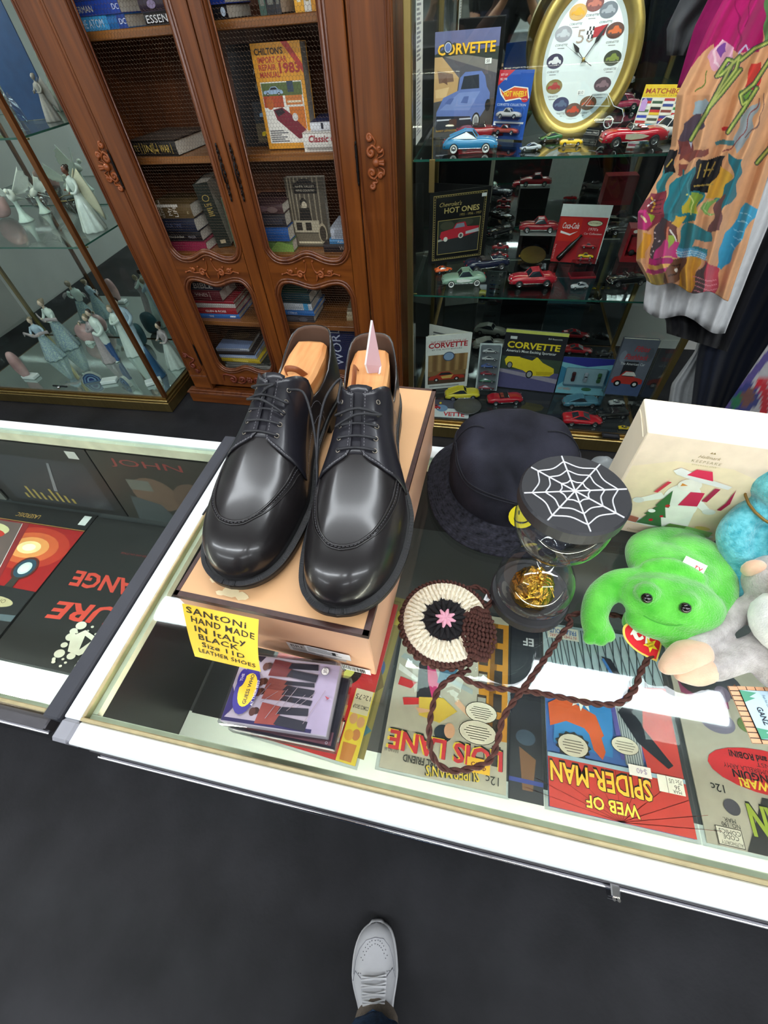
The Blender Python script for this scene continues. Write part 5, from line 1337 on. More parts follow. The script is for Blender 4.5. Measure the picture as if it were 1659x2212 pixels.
chil = [('r', 0, 0, 1, 1, 'd8952c'), ('p', [(.62, 1), (.75, 1), (1, .80), (1, .72)], 'b03a30'), txt("CHILTON'S", '2a1a10', .06, .9, .055, .58, bold=.03), txt('IMPORT CAR', 'a8382c', .1, .83, .05, .6, bold=.03), txt('REPAIR', 'a8382c', .1, .765, .05, .36, bold=.03), txt('1983', 'a8382c', .52, .735, .085, .42, bold=.04), txt('MANUAL', 'a8382c', .1, .70, .05, .42, bold=.03),
        ('r', .07, .06, .93, .66, 'e8e4d8'), ('r', .08, .53, .92, .65, '5a6a3a'), ('car', .1, .53, .42, .09, '9ab4cc'), ('r', .62, .56, .75, .66, '3a4a5a'), ('r', .08, .42, .5, .53, 'b04a2c'), ('e', .2, .46, .08, .06, 'b8602c'), ('r', .55, .44, .9, .53, 'c8783c'), ('r', .58, .46, .88, .48, 'e8d8b8'), ('r', .6, .2, .92, .42, 'c8702c'), ('p', [(.25, .40), (.45, .42), (.6, .36), (.92, .18), (.9, .12), (.72, .1), (.3, .3)], '7a2634'), ('p', [(.27, .39), (.44, .41), (.5, .37), (.34, .33)], '2c2028'), ('e', .7, .32, .06, .04, 'd8d4cc'), ('l', .1, .07, .5, .2, 6, '777777')]
book_up('orange repair manual with a dark red car on the cover', TR(-.856, 1.925, 1.1042, rz=0, rx=-3), .175, .265, .065, 'cf9130', chil, True)
G_ = book_flat('white hardback with red script lying under a blue topped book', -.702, 1.885, 1.1003, .215, .2, .052, 'e2ddd2', [txt('Classic Cars', 'a8303c', .1, .5, .35, .62, bold=.02, shear=.2), ('r', .04, .2, .96, .24, '9a9690'), ('l', .06, .06, .8, .2, 2, '8a8680')])
book_flat('white book with a dark blue top lying on the red script hardback', -.675, 1.905, 1.1535, .2, .17, .022, 'dcdce0', [('r', .2, .2, .24, .9, '2a2a3a')], rz=4, topart=[('r', 0, 0, 1, 1, '3a3f66')])
# third shelf
stack(-1.452, .7652, [(.036, .215, .16, '7c1f38', [('r', 0, 0, 1, 1, '8a2240')], 'maroon hardback at the bottom of its stack', 0, -1), (.04, .2, .15, '17161a', [txt('The Naked & the Dead', 'c8c0b0', .12, .35, .22, .45), txt('MAILER', '8a8488', .68, .3, .25, .18)], 'black hardback above the maroon one', 0, 2), (.048, .198, .165, '1d2335', [txt('OUR TIME', '4a5270', .25, .3, .35, .4)], 'navy hardback in the middle of its stack', 0, -2), (.05, .192, .16, '5d4a2c', [('r', 0, .8, .7, 1, 'cfc8ba'), txt('BILL', 'd8d0c0', .22, .2, .25, rot=PI/2), txt('CLINTON', 'd8d0c0', .3, .05, .2, rot=PI/2), txt('My', 'e8e0d0', .5, .2, .35, rot=PI/2), txt('LIFE', 'e8e0d0', .64, .1, .35, rot=PI/2), txt('K', 'c8b890', .88, .3, .2)], 'brown hardback with white letters on top of its stack', .005, 1)])
book_up('dark green hardback with a gold emblem leaning beside the stack', TR(-1.205, 1.93, .7660, rz=12, ry=-6), .062, .235, .165, '20261f', [('e', .5, .78, .25, .05, 'a8904a'), ('e', .5, .78, .2, .04, '20261f'), txt('LIFE', 'b89a50', .25, .66, .04, .5), ('l', .3, .5, .7, .64, 5, '9a8444'), ('r', .3, .06, .7, .12, 'b0a080')])
for k, (T, c, lab) in enumerate(((.02, '5f7a5c', 'pale green book standing beside the dark green hardback'), (.026, '1d3f66', 'blue book standing next to the pale green one'))):
    book_up(lab, TR(-1.130+.023*k, 1.945, .7655), T, .185-.03*k, .15, c, [('r', .2, .5, .8, .7, 'a8b0a0')])
stack(-.992, .7652, [(.042, .165, .16, '55703a', [('p', [(.3, 0), (.6, 1), (1, .6), (1, 0)], '7a9a4a')], 'green jacketed hardback at the bottom of its stack', 0, 1), (.05, .160, .165, '2d5a9a', [('r', 0, 0, 1, .5, '25508c')], 'blue jacketed hardback above the green one', -.002, -1), (.048, .155, .17, '333136', [('r', .2, .2, .9, .7, '3f3d44')], 'charcoal hardback above the blue one', 0, 1), (.034, .158, .16, '4a3436', [('e', .4, .5, .2, .3, '6a5054'), ('e', .7, .4, .15, .3, '7a6460')], 'brown patterned hardback on top of the blue stack', -.003, -1)])
napa = [('r', 0, 0, 1, 1, '4c463a')]+[('r', a, .3, a+.035, 1, '8a806a') for a in (.06, .14, .24, .34, .46, .58, .72, .84)]+[('r', .22, .78, .82, .93, '1b1916'), ('e', .52, .93, .2, .05, '1b1916'), txt('NAPA VALLEY', 'c8bfa8', .27, .865, .03, .5), txt('WINE COUNTRY', 'c8bfa8', .27, .81, .03, .5), ('e', .42, .66, .09, .06, '1e1c18'), ('e', .44, .62, .07, .055, 'b8ad94'), ('p', [(.25, .38), (.6, .38), (.56, .58), (.3, .58)], '201e1a'), ('r', .08, .22, .78, .4, 'b0a68c'), ('r', .14, .25, .3, .37, '2c2822'), ('r', .4, .25, .56, .37, '2c2822'), ('r', .1, .02, .9, .2, '6a6250'), ('r', .14, .05, .84, .08, 'cabf9f'), ('e', .85, .2, .12, .16, 'a89c80'), ('e', .85, .2, .09, .12, '3a342a')]
book_up('sepia book with a man in an old car leaning on the shelf back', TR(-.842, 1.952, .7684, rx=-4), .162, .24, .035, '9a9486', napa)
stack(-.692, .7652, [(.03, .2, .17, '231c20', [txt('We Are', 'a89a90', .35, .25, .5, .35)], 'black hardback lettered We Are at the bottom of its stack', 0, 1), (.018, .17, .15, '4a86b4', [txt('Adventure', 'dce8f0', .2, .2, .5, .4)], 'thin blue paperback above the black lettered hardback', .03, 2), (.04, .16, .15, 'b7bcc4', [('l', .1, .1, .9, .9, 5, '8a9098')], 'grey white stack of paper on top of the blue paperback', .04, 1)], y=1.90)
# fourth shelf
stack(-1.452, .4522, [(.024, .255, .2, '2a6ab0', [('r', 0, .0, 1, .25, '1f4f8c'), txt('THE', 'e8f0f8', .35, .3, .35, .1), ('r', .8, .3, .92, .6, 'dde8f0')], 'blue hardback at the bottom of the lower stack', 0, 2), (.028, .25, .2, 'a01f2c', [txt('GLEN & ROSS', 'f0e0e0', .32, .3, .35, .45, bold=.02)], 'red hardback with white dotted letters above the blue one', 0, 1), (.022, .245, .2, 'c9c4bc', [], 'white jacketed book between the two red hardbacks', .004, 3), (.014, .25, .21, '9a2030', [], 'thin crimson book below the wine coloured hardback', 0, 1), (.05, .2, .16, '5a1824', [txt('VINES', 'd0b8b0', .3, .45, .3, .35), ('r', .7, .1, .71, .9, 'c0a8a0')], 'thick wine coloured hardback lettered VINES', 0, -2), (.04, .2, .15, '252c3c', [txt('BIBLE', 'd8d4cc', .3, .2, .6, .5, bold=.02)], 'navy hardback with large white letters above the wine one', .006, 1)])
stack(-.985, .4522, [(.036, .19, .17, '34343a', [('e', .4, .5, .2, .3, '4a4a52'), ('e', .7, .4, .12, .3, '55555c')], 'charcoal patterned book at the bottom of the white blue stack', 0, 1), (.022, .195, .18, '2f6fb4', [txt('CITRUS', 'e0ecf8', .3, .2, .5, .25)], 'blue book below the white jacketed one', .003, -1), (.034, .19, .175, 'cdd4d8', [('r', .78, 0, .9, 1, '4aa0d0')], 'white jacketed book with a bright blue stripe', 0, 1), (.046, .185, .16, '1d3c42', [], 'dark teal hardback above the blue striped one', .004, -1), (.036, .18, .16, '2a4a3e', [], 'dark green hardback on top of the teal one', 0, 2)])
stack(-.640, .4522, [(.022, .2, .2, 'b8aa86', [], 'cream paper covered book at the bottom of its pile', 0, 4), (.02, .19, .19, 'c6bb9c', [], 'cream paper covered book lying on its twin', .004, 1), (.018, .15, .18, '8a8068', [], 'olive grey pamphlet on the cream books', .01, 5)], y=1.93)
# bottom shelf
stack(-1.442, .1652, [(.022, .29, .21, '9a9c94', [('l', .05, .1, .95, .9, 3, '5c5e5a')], 'grey white ring bound book at the bottom of the lowest pile', .06, 0), (.02, .27, .22, '2c3430', [('l', .05, .2, .95, .8, 3, 'a8a8a0')], 'dark green magazine pile above the ring bound book', .06, 2), (.02, .235, .2, 'c9b02e', [('r', .3, .2, .7, .8, 'd8c85a')], 'bright yellow book in the lowest pile', .05, -1), (.018, .22, .2, '8aa0c0', [('l', .05, .2, .95, .8, 2, 'd8dce4')], 'pale blue book above the bright yellow one', .045, 2), (.016, .215, .2, '262224', [], 'black magazine above the pale blue book', .04, 3)], y=1.895)
book_flat('photo covered magazine on top of the lowest pile', -1.405, 1.90, .2642, .19, .2, .016, 'a8aeb4', [('l', .05, .1, .95, .9, 2, '6a7080')], rz=4, topart=[('r', 0, 0, 1, 1, '3a3026'), ('p', [(0, 0), (1, 0), (1, .4), (0, .5)], '7a8eb0'), ('e', .5, .7, .3, .2, '5a4a34')])
book_up('dark blue book with white capital letters standing behind the shoe', TR(-.80, 1.95, .1660), .19, .25, .03, '1f2a52', [txt('GREAT', 'c8d0e0', .30, .1, .2, rot=PI/2), txt('WORLD', 'c8d0e0', .55, .1, .2, rot=PI/2)], False)
# ================================================================ right glass case: toy cars, books, clock
S1, S2, S3 = 1.1085, .6905, .1025
M_TIRE = mat('toy_tyre', '17171a', .6, var=.1)
M_HUB = mat('toy_hub', 'c9c9cc', .2, metal=.9, var=.05)
M_WWALL = mat('white_wall', 'e0ded8', .5, var=.03)
M_CGL = mat('toy_window', '2a3038', .06, var=.1, coat=.6)
M_CHR = mat('toy_chrome', 'd6d6da', .12, metal=1, var=.03)
M_SEAT = mat('toy_seat', '2a2224', .5, var=.1)
def paint(c): return mat('enamel_'+c, c, .16, coat=.7, var=.05, vscale=40)
GCAR = 'toy cars in the glass case'
STY = {   # stations: x, half width, top z, belt drop
 'vette': [(-.5, .115, .135), (-.485, .15, .165), (-.44, .172, .195), (-.36, .185, .222), (-.26, .186, .226), (-.14, .178, .212), (0, .176, .208), (.12, .180, .216), (.24, .186, .222), (.34, .185, .214), (.42, .176, .196), (.475, .152, .166), (.497, .115, .13)],
 'wedge': [(-.5, .15, .15), (-.49, .175, .19), (-.42, .19, .212), (-.3, .195, .215), (-.16, .19, .2), (0, .186, .188), (.12, .186, .176), (.24, .188, .16), (.36, .184, .135), (.45, .17, .108), (.49, .14, .085)]}
def car(label, M, L, col, style='hard', roof=None, cove=None, white=False, sub=True, name='toy_car', group=GCAR, cat='toy car', glassy=None):
    t = thing(name, label, cat, M @ Matrix.Scale(L, 4), group)
    mp = glassy or paint(col); mr = glassy or paint(roof or col); mgl = glassy or M_CGL
    stn = [(x, w, zt*.93) for x, w, zt in STY['wedge' if style == 'wedge' else 'vette']]; zb = .06
    rows = []
    for x, w, zt in stn:
        e = .72+.28*min(1, (w-.11)/.06)
        half = [(w*.80, zb), (w*.97, zb+.012), (w, zb+.045), (w*.985, zb+(zt-zb)*.62), (w*.90, zt-.018), (w*.70, zt-.002), (w*.35, zt+.004), (0, zt+.006)]
        rows.append([(x, -y, z) for y, z in half]+[(x, y, z) for y, z in half[-2::-1]])
    g = G(); g.grid(rows, mp); n = len(rows[0])
    g.add(rows[0], [tuple(range(n))], mp); g.add(rows[-1], [tuple(range(n))[::-1]], mp)
    g.add([(x, s*w*.8, zb) for x, w, _ in stn for s in (-1, 1)], [(2*i, 2*i+1, 2*i+3, 2*i+2) for i in range(len(stn)-1)], M_TIRE if not glassy else glassy)
    g.obj('body', t)
    # greenhouse
    zbt = .194 if style != 'wedge' else .175
    prof = {'hard': (.13, .045, -.11, -.2, .300, .118, .15), 'coupe': (.13, .03, -.10, -.40, .300, .112, .15), 'wedge': (.16, -.02, -.14, -.34, .262, .105, .15), 'conv': (.10, .05, 0, 0, .275, .11, .135)}[style]
    a, b, c, d, zr, wt, wb = prof
    if style != 'conv':
        g = G()
        P = {'a': (a, wb, zbt), 'b': (b, wt, zr-.006), 'c': (c, wt, zr), 'd': (d, wb*.92, zbt+.004 if style != 'coupe' else .202)}
        V = [(P[k][0], s*P[k][1], P[k][2]) for k in 'abcd' for s in (-1, 1)]
        g.add(V, [(2, 4, 5, 3)], mr); g.add(V, [(0, 2, 3, 1), (4, 6, 7, 5)], mgl); g.add(V, [(0, 6, 4, 2), (1, 3, 5, 7)], mgl)
        if style == 'coupe': g.add([(c, -wt, zr+.001), (c, wt, zr+.001), (d, wb*.9, .204), (d, -wb*.9, .204)], [(0, 1, 2, 3)], mr)
        for s in (-1, 1):
            for k1, k2 in (('a', 'b'), ('c', 'd'), ('b', 'c')):
                p, q = P[k1], P[k2]; g.tube([(p[0], s*p[1], p[2]), (q[0], s*q[1], q[2])], .009 if k1 != 'c' else .02, mr, 5)
        xm = (b+c)/2-.03
        g.tube([(P['b'][0], -wt, P['b'][2]), (P['b'][0], wt, P['b'][2])], .008, mr, 5)
        g.obj('cabin', t)
    else:
        g = G(); g.box(-.17, .09, -.12, .12, .195, .2115, M_SEAT)
        for s in (-1, 1): g.bbox(-.15, -.05, s*.06-.045, s*.06+.045, .2, .238, .012, paint('8a2a2e') if col.startswith('b') else M_SEAT)
        g.obj('cockpit', t)
        g = G(); g.tube([(.10, -.135, .2), (.06, -.12, .26), (.06, .12, .26), (.10, .135, .2)], .006, M_CHR, 6); g.add([(.10, -.13, .2), (.10, .13, .2), (.06, .117, .258), (.06, -.117, .258)], [(0, 1, 2, 3)], pane('toy_windshield', 'e6eef0')); g.obj('windshield', t)
    for x in (-.285, .295):
        for s in (-1, 1):
            y = s*.172; g = G(); Mw = Matrix.Translation((x, y, .068)) @ TR(rx=-90*s)
            g.lathe([(0, -.028), (.06, -.028), (.068, -.02), (.068, .018), (.062, .022)], M_TIRE if not glassy else glassy, 18, Mw)
            g.lathe([(.062, .022), (.046, .024)], (M_WWALL if white else M_TIRE) if not glassy else glassy, 18, Mw)
            g.lathe([(.046, .024), (.04, .018), (.022, .020), (.012, .026), (0, .027)], M_HUB if not glassy else glassy, 18, Mw)
            g.obj('wheel', t)
            g = G()
            if not glassy: g.poly([(x+.078*math.cos(2*PI*i/18), .068+.078*math.sin(2*PI*i/18)) for i in range(18) if .068+.078*math.sin(2*PI*i/18) > .05], 0, M_TIRE, Matrix(((1, 0, 0, 0), (0, 0, 1, s*.188), (0, 1, 0, 0), (0, 0, 0, 1)))); g.obj('wheel_arch', t)
    if sub and not glassy:
        g = G()
        for s in (-1, 1):
            g.ell((.47, s*.11, .165 if style != 'wedge' else .10), (.02, .022, .016), M_CHR, 8); g.ell((-.488, s*.105, .15), (.012, .018, .018), paint('a01820'), 8)
        g.tube([(.44, -.17, .1), (.492, -.11, .1), (.505, 0, .098), (.492, .11, .1), (.44, .17, .1)], .011, M_CHR if style != 'wedge' else M_TIRE, 6)
        g.tube([(-.45, -.17, .105), (-.495, -.11, .105), (-.503, 0, .105), (-.495, .11, .105), (-.45, .17, .105)], .011, M_CHR if style != 'wedge' else M_TIRE, 6)
        for s in (-1, 1): g.tube([(-.2, s*.18, .07), (.2, s*.18, .07)], .006, M_CHR, 5)
        g.obj('bright_trim', t)
        if cove:
            for s in (-1, 1):
                g = G(); pts = [(.18, .165), (.05, .172), (-.1, .155), (-.19, .13), (-.1, .105), (.08, .095), (.17, .11)]
                g.poly([(x, z) for x, z in pts], 0, paint(cove), Matrix(((1, 0, 0, 0), (0, 0, 1, s*.1885), (0, 1, 0, 0), (0, 0, 0, 1)))); g.obj('side_cove', t)
    return t
def cpx(label, a, b, z, front, col, style='hard', L=None, **k):
    A, B = pz(*a, z), pz(*b, z); d = B-A
    if front == 'L': d = -d
    d.z = 0; ctr = (A+B)/2; LL = L or d.length*.97
    yaw = math.degrees(math.atan2(d.y, d.x)); nrm = Vector((-d.y, d.x, 0)).normalized()
    off = Vector((0, 1, 0))*.16*LL          # ground points were read on the near side
    cx_ = min(ctr.x, .748-.5*LL*abs(math.cos(math.radians(yaw)))); cy_ = min(max(ctr.y+off.y, 1.70+.2*LL), 2.425-.5*LL*abs(math.sin(math.radians(yaw)))-.2*LL)
    return car(label, TR(cx_, cy_, z+.0004, rz=yaw), LL, col, style, **k)
cpx('metallic blue toy coupe with a pale windshield on the top shelf', (953, 333), (1075, 330), S1, 'R', '2f7fae', 'coupe', white=True)
cpx('dark red toy roadster behind the metallic blue coupe', (985, 306), (1087, 303), S1, 'R', '8c1622', 'conv', L=.17)
cpx('small silver toy sports car on the top shelf', (1121, 328), (1168, 325), S1, 'L', 'b4bac0', 'wedge')
cpx('small dark green toy sports car on the top shelf', (1163, 308), (1212, 303), S1, 'L', '2a6a38', 'wedge')
cpx('small yellow toy convertible on the top shelf', (1207, 317), (1258, 315), S1, 'R', 'eabd1c', 'conv')
cpx('red toy roadster with a cream side cove on the top shelf', (1293, 322), (1438, 314), S1, 'L', 'b0182a', 'conv', cove='e6dcc0')
cpx('white toy coupe behind the red roadster on the top shelf', (1398, 307), (1478, 297), S1, 'L', 'e4e2e0', 'coupe', L=.16)
cpx('rose coloured toy car at the back of the top shelf', (1305, 243), (1370, 238), S1, 'R', 'a03a58', 'hard', L=.15)
cpx('pale green toy hardtop with a white side cove', (950, 622), (1048, 616), S2, 'L', '7f9c88', 'hard', cove='e6e6e0', white=True)
cpx('navy toy convertible behind the pale green hardtop', (1000, 592), (1097, 580), S2, 'R', '1b2036', 'conv')
cpx('red toy hardtop in front of the round mirror', (1095, 622), (1200, 618), S2, 'L', 'a81c2c', 'hard')
cpx('small orange toy car beside the pale green hardtop', (938, 592), (976, 586), S2, 'R', 'e0602c', 'wedge')
cpx('black toy convertible beside the open black book', (1050, 515), (1105, 500), S2, 'R', '16171d', 'conv', L=.15)
cpx('small dark red toy car in front of the boxed car', (1060, 560), (1098, 559), S2, 'R', '8e1c26', 'hard', L=.075)
cpx('small dark red toy car behind its twin on the middle shelf', (1062, 541), (1098, 540), S2, 'R', '8e1c26', 'hard', L=.075)
cpx('small silver toy coupe below the clear box', (1232, 626), (1270, 624), S2, 'L', 'a9adb2', 'coupe')
cpx('black toy convertible near the hanging white shirt', (1315, 622), (1392, 615), S2, 'L', '141518', 'conv', L=.15)
cpx('black toy car at the back right of the middle shelf', (1310, 500), (1375, 496), S2, 'L', '1a1d1c', 'hard', L=.15)
cpx('small red toy car under the drink card', (1243, 573), (1282, 571), S2, 'L', 'b4202a', 'conv')
cpx('yellow toy coupe with a black hood stripe', (958, 866), (1035, 862), S3, 'R', 'd3c233', 'coupe')
cpx('red toy convertible beside the yellow coupe', (1050, 876), (1128, 872), S3, 'R', 'b3182a', 'conv')
cpx('silver toy coupe behind the white open book', (1020, 745), (1092, 741), S3, 'R', 'a4a197', 'coupe')
cpx('red wedge shaped toy car on the case floor front', (1213, 926), (1303, 930), S3, 'R', 'bd1726', 'wedge')
cpx('red wedge shaped toy car at the back of the case floor', (1215, 764), (1280, 768), S3, 'R', 'a81824', 'wedge')
cpx('steel blue toy coupe behind the red wedge car', (1213, 882), (1292, 880), S3, 'R', '4a7a8e', 'coupe')
cpx('white and black small toy car on the case floor', (1333, 878), (1368, 876), S3, 'R', 'd8d8d8', 'wedge')
cpx('black toy roadster on the case floor', (1318, 908), (1380, 905), S3, 'L', '151619', 'conv', L=.15)
cpx('black toy car with bright trim beside the grey boulder car', (1290, 770), (1320, 768), S3, 'R', '1c1c1e', 'hard', L=.09)
cpx('small yellow toy car at the edge of the case floor', (1352, 935), (1380, 936), S3, 'R', 'd8b418', 'wedge')
# standing panels located by their foot and top
def stand(BLp, BRp, TLp, z, lean=6, dz=0):
    A, B = pz(*BLp, z), pz(*BRp, z); x = (B-A); x.z = 0; W = x.length; x.normalize()
    back = Vector((-x.y, x.x, 0)); up = Vector((0, 0, math.cos(math.radians(lean))))+back*math.sin(math.radians(lean))
    r = pray(*TLp); n = x.cross(up); t_ = (A-CAMPOS).dot(n)/r.dot(n); P = CAMPOS+r*t_
    Hh = (P-A).dot(up)
    M = Matrix(((x.x, -n.x, up.x, A.x), (x.y, -n.y, up.y, A.y), (x.z, -n.z, up.z, z+.0006+.024*math.sin(math.radians(lean))), (0, 0, 0, 1)))
    return M, W, Hh
GBK = 'car books in the glass case'
M, W, Hh = stand((935, 300), (1060, 292), (938, 73), S1, 6)
corv = [('r', 0, 0, 1, 1, '55525a'), ('r', 0, .78, 1, 1, '5b5e86'), ('p', [(0, .80), (.3, .9), (.6, .82), (1, .84), (1, .72), (.4, .78), (0, .76)], '2c332c'), ('p', [(.15, .78), (1, .6), (1, .72), (.45, .79)], '77726e'), ('p', [(0, .78), (.12, .78), (.4, .58), (.38, .45), (.2, .38), (0, .36)], 'c09a68'), ('p', [(.05, .66), (.3, .62), (.32, .55), (.08, .54)], '7a5c4a'), ('p', [(.02, .48), (.25, .5), (.2, .4), (.03, .4)], 'd8b684'), ('p', [(.12, .56), (.2, .6), (.22, .52)], '6a4a3a'),
        ('r', 0, 0, 1, .36, '4a4746'), ('p', [(.04, .10), (.05, .26), (.16, .40), (.4, .46), (.42, .58), (.5, .63), (.76, .63), (.82, .58), (.86, .48), (.92, .42), (.92, .32), (.78, .18), (.66, .1)], '6478b4'), ('p', [(.44, .47), (.48, .59), (.72, .60), (.74, .47)], '262a36'), ('p', [(.1, .28), (.42, .44), (.76, .44), (.6, .26)], '7c8fc6'), ('p', [(.18, .34), (.26, .39), (.34, .39), (.28, .33)], '5468a2'), ('p', [(.45, .34), (.5, .40), (.58, .40), (.56, .33)], '5468a2'), ('p', [(.04, .10), (.05, .22), (.62, .20), (.66, .12), (.6, .06), (.1, .05)], '1e2230'), ('r', .06, .17, .3, .185, 'c9ccd8'), ('r', .44, .17, .64, .185, 'c9ccd8'), ('r', .27, .11, .4, .18, '4a2e28'), ('e', .72, .15, .07, .085, '17171a'), ('e', .72, .15, .05, .065, 'c8c8c8'), ('e', .72, .15, .035, .045, '8a8a8a'), ('e', .9, .3, .045, .06, '17171a'),
        txt('CORVETTE', '3a2c08', .05, .792, .095, .90, bold=.04), txt('CORVETTE', 'ecb51e', .045, .797, .092, .90, bold=.025), ('e', .205, .86, .07, .058, '20222a'), ('e', .205, .86, .055, .046, 'c8ccd0'), ('e', .205, .86, .045, .038, '5a6ea8'), ('r', .8, .69, .9, .74, 'ecebe6'), txt('$8', '333333', .82, .70, .03, .05), txt('RANDY LEFFINGWELL', 'c89a3a', .05, .055, .022, .38)]
book_up('softback book titled Corvette with a silver blue car', M, W, Hh, .02, '4c4a50', corv, group=GBK)
M, W, Hh = stand((1060, 300), (1128, 304), (1075, 153), S1, 6)
M = Matrix.Translation((0, -.01, 0)) @ M
t = thing('toy_blister_card', 'blue toy car card holding two small cars', 'toy package', M)
G().box(0, W, 0, .0012, 0, Hh, ink('1d4fa6')).obj('card', t)
hw = [('r', 0, 0, 1, 1, '1d4fa6'), ('p', [(0, 1), (.45, 1), (0, .78)], 'c02434'), txt('SET OF', 'f0e8e8', .05, .92, .03, .2), txt('$2.98', 'f0e8e8', .05, .86, .03, .2), ('p', [(.05, .76), (.2, .70), (.5, .78), (.9, .76), (.98, .62), (.9, .56), (.7, .60), (.3, .56), (.12, .66)], 'f0ece0'), ('p', [(.09, .74), (.2, .685), (.5, .765), (.88, .745), (.94, .63), (.88, .585), (.7, .62), (.3, .58), (.16, .67)], 'd8542c'), txt('HOT WHEELS', 'f4d030', .22, .635, .075, .66, bold=.03), ('e', .86, .6, .1, .045, 'c02434'), txt('MATTEL', 'f4e8e8', .78, .59, .018, .15), txt('CORVETTE COLLECTION', 'd8e0f0', .06, .50, .035, .86), ('r', .08, .27, .9, .49, '2c62b8'), ('r', .03, .24, .94, .27, 'e0e4ec'), ('r', .1, .04, .9, .23, '2c62b8')]
art(W, Hh, hw, F_).obj('card_print', t)
for k, c in ((.30, 'd8d4d0'), (.06, 'b0483c')):
    o = car('x', TR(W*.5, -.012, Hh*k+.003, rz=0), W*.72, c, 'hard', sub=False); o.parent = t; o.name = 'small_car'
    for q in ('label', 'category', 'group'): del o[q]
    G().bbox(W*.1, W*.9, -.03, 0, Hh*k, Hh*(k+.19), .006, M_JEWEL).obj('blister', t)
M, W, Hh = stand((1362, 288), (1458, 292), (1380, 186), S1, 8)
mb = [('r', 0, 0, 1, 1, 'e6ddc8'), ('r', 0, .74, 1, 1, 'e2c026'), txt('MATCHBOX', 'a03c28', .05, .82, .1, .88, bold=.02), txt('COLLECTORS CATALOG', '8a5a28', .08, .765, .035, .8)]
flag = [('3a4a8c', 'c83a3a', 'e8e8e8'), ('e8e4d8', '3a5a40', 'e8e4d8'), ('b83a40', 'e8e8e8', '3a4a8c'), ('e8e4d8', '3a6a9a', 'e8e4d8'), ('e8e4d8', '5a7a4a', 'e8e4d8'), ('1c1c1c', 'c8202c', 'e8c030'), ('e8e4d8', '8a3a34', 'e8e4d8'), ('3a8a4a', 'e8e8e8', 'c83a3a'), ('3a4ab0', 'e8e8e8', 'c83a3a'), ('e8e4d8', '4a4a3a', 'e8e4d8'), ('3a3a8c', 'c84a4a', '3a3a8c'), ('e8c030', 'b08a28', 'e8c030'), ('e8e8e8', '3a6ab0', 'e8e8e8'), ('4aa0c0', 'e8d040', '4aa0c0'), ('e8e4d8', '6a3a30', 'e8e4d8'), ('e0b030', 'c89028', 'e0b030')]
for i, f3 in enumerate(flag):
    r_, c_ = divmod(i, 4)
    for j in range(3): mb.append(('r', .02+.245*c_, .73-.18*(r_+1)+.006+.056*j, .245*(c_+1)-.005, .73-.18*(r_+1)+.006+.056*(j+1), f3[2-j]))
mb.append(('p', [(.03, .45), (.03, .66), (.1, .73), (.16, .66), (.16, .45)], 'c49ad8'))
book_up('yellow topped catalog with rows of small flags', M, W, Hh, .006, 'd8c8a0', mb, group=GBK)
# oval clock
c = py(1260, 129, 1.985)
M_CLF = mat('clock_face', 'dfe9ea', .4, var=.02); M_CLG = mat('gold_clock_frame', 'b39a55', .32, metal=.7, var=.08)
ck = thing('wall_clock', 'oval gold framed clock with small car pictures for hours', 'clock', Matrix.Translation(c) @ TR(rz=-2, rx=-7) @ F_)
RX, RY = .152, .178
rows = []
for i in range(72):
    a = 2*PI*i/72; ca, sa = math.cos(a), math.sin(a)
    rows.append([((RX+d)*ca, (RY+d)*sa, z) for d, z in ((-.034, .006), (-.03, .010), (-.024, .019), (-.012, .026), (0, .024), (.008, .014), (.010, .0), (.006, -.02))])
G().grid(rows, M_CLG, True, cu=True).obj('frame', ck)
rows = [[((RX+d)*math.cos(2*PI*i/72), (RY+d)*math.sin(2*PI*i/72), z) for d, z in ((-.034, .006), (-.045, .002))] for i in range(72)]
G().grid(rows, mat('clock_bezel', 'c9d4d6', .3, var=.03), True, cu=True).obj('inner_bezel', ck)
g = G(); g.poly([((RX-.0345)*math.cos(2*PI*i/72), (RY-.0345)*math.sin(2*PI*i/72)) for i in range(72)], .002, M_CLF); g.obj('dial', ck)
g = G(); z = .0026
cc = ['b0685a', '9aa0a8', 'c8622c', '7a8a3a', '8a7078', 'c85a30', 'c84a30', '5a6a8a', 'a82c30', 'd8d8dc', 'b8bcc4', 'd8a030']
bg = ['7a4a48', '6a707a', '5a3a30', '3a4030', '5a4a52', '7a5a40', '6a5048', '3a3f66', '8a7a4a', '3a3450', '9a9aa2', 'c8a060']
for h in range(12):
    a = PI/2-2*PI*h/12; x, y = .084*math.cos(a), .112*math.sin(a)
    g.poly([(x+.025*math.cos(2*PI*i/20), y+.0165*math.sin(2*PI*i/20)) for i in range(20)], z, ink(bg[h]))
    g.poly([(x-.019+.038*u, y-.010+.02*v) for u, v in CARSIL], z+.0002, ink(cc[h]))
    g.text('CORVETTE', x, y-.025, .0045, ink('4a4648'), z, align='c', w=.036, shear=.3)
    g.poly([(x-.010, y-.030), (x+.010, y-.030), (x+.010, y-.0287), (x-.010, y-.0287)], z, ink('8a8688'))
g.text('50', -.032, .035, .028, ink('a8968a'), z, w=.05)
g.poly([(.012, .064), (.05, .07), (.044, .048), (.012, .044)], z+.0002, ink('a8242c'))
for i in range(12): g.poly([(-.006+.008*(i % 4)*.6, .043+.008*(i//4)), (-.001+.008*(i % 4)*.6, .043+.008*(i//4)), (-.001+.008*(i % 4)*.6, .051+.008*(i//4)), (-.006+.008*(i % 4)*.6, .051+.008*(i//4))], z+.0003, ink('2a2a2c' if (i+i//4) % 2 else 'eceaea'))
g.poly([(.002, -.078), (.024, -.078), (.024, -.066), (.002, -.066)], z, ink('f4f4f2')); g.text('$10', .005, -.0755, .007, ink('333333'), z+.0002)
g.obj('dial_print', ck)
M_HAND = ink('2a2426')
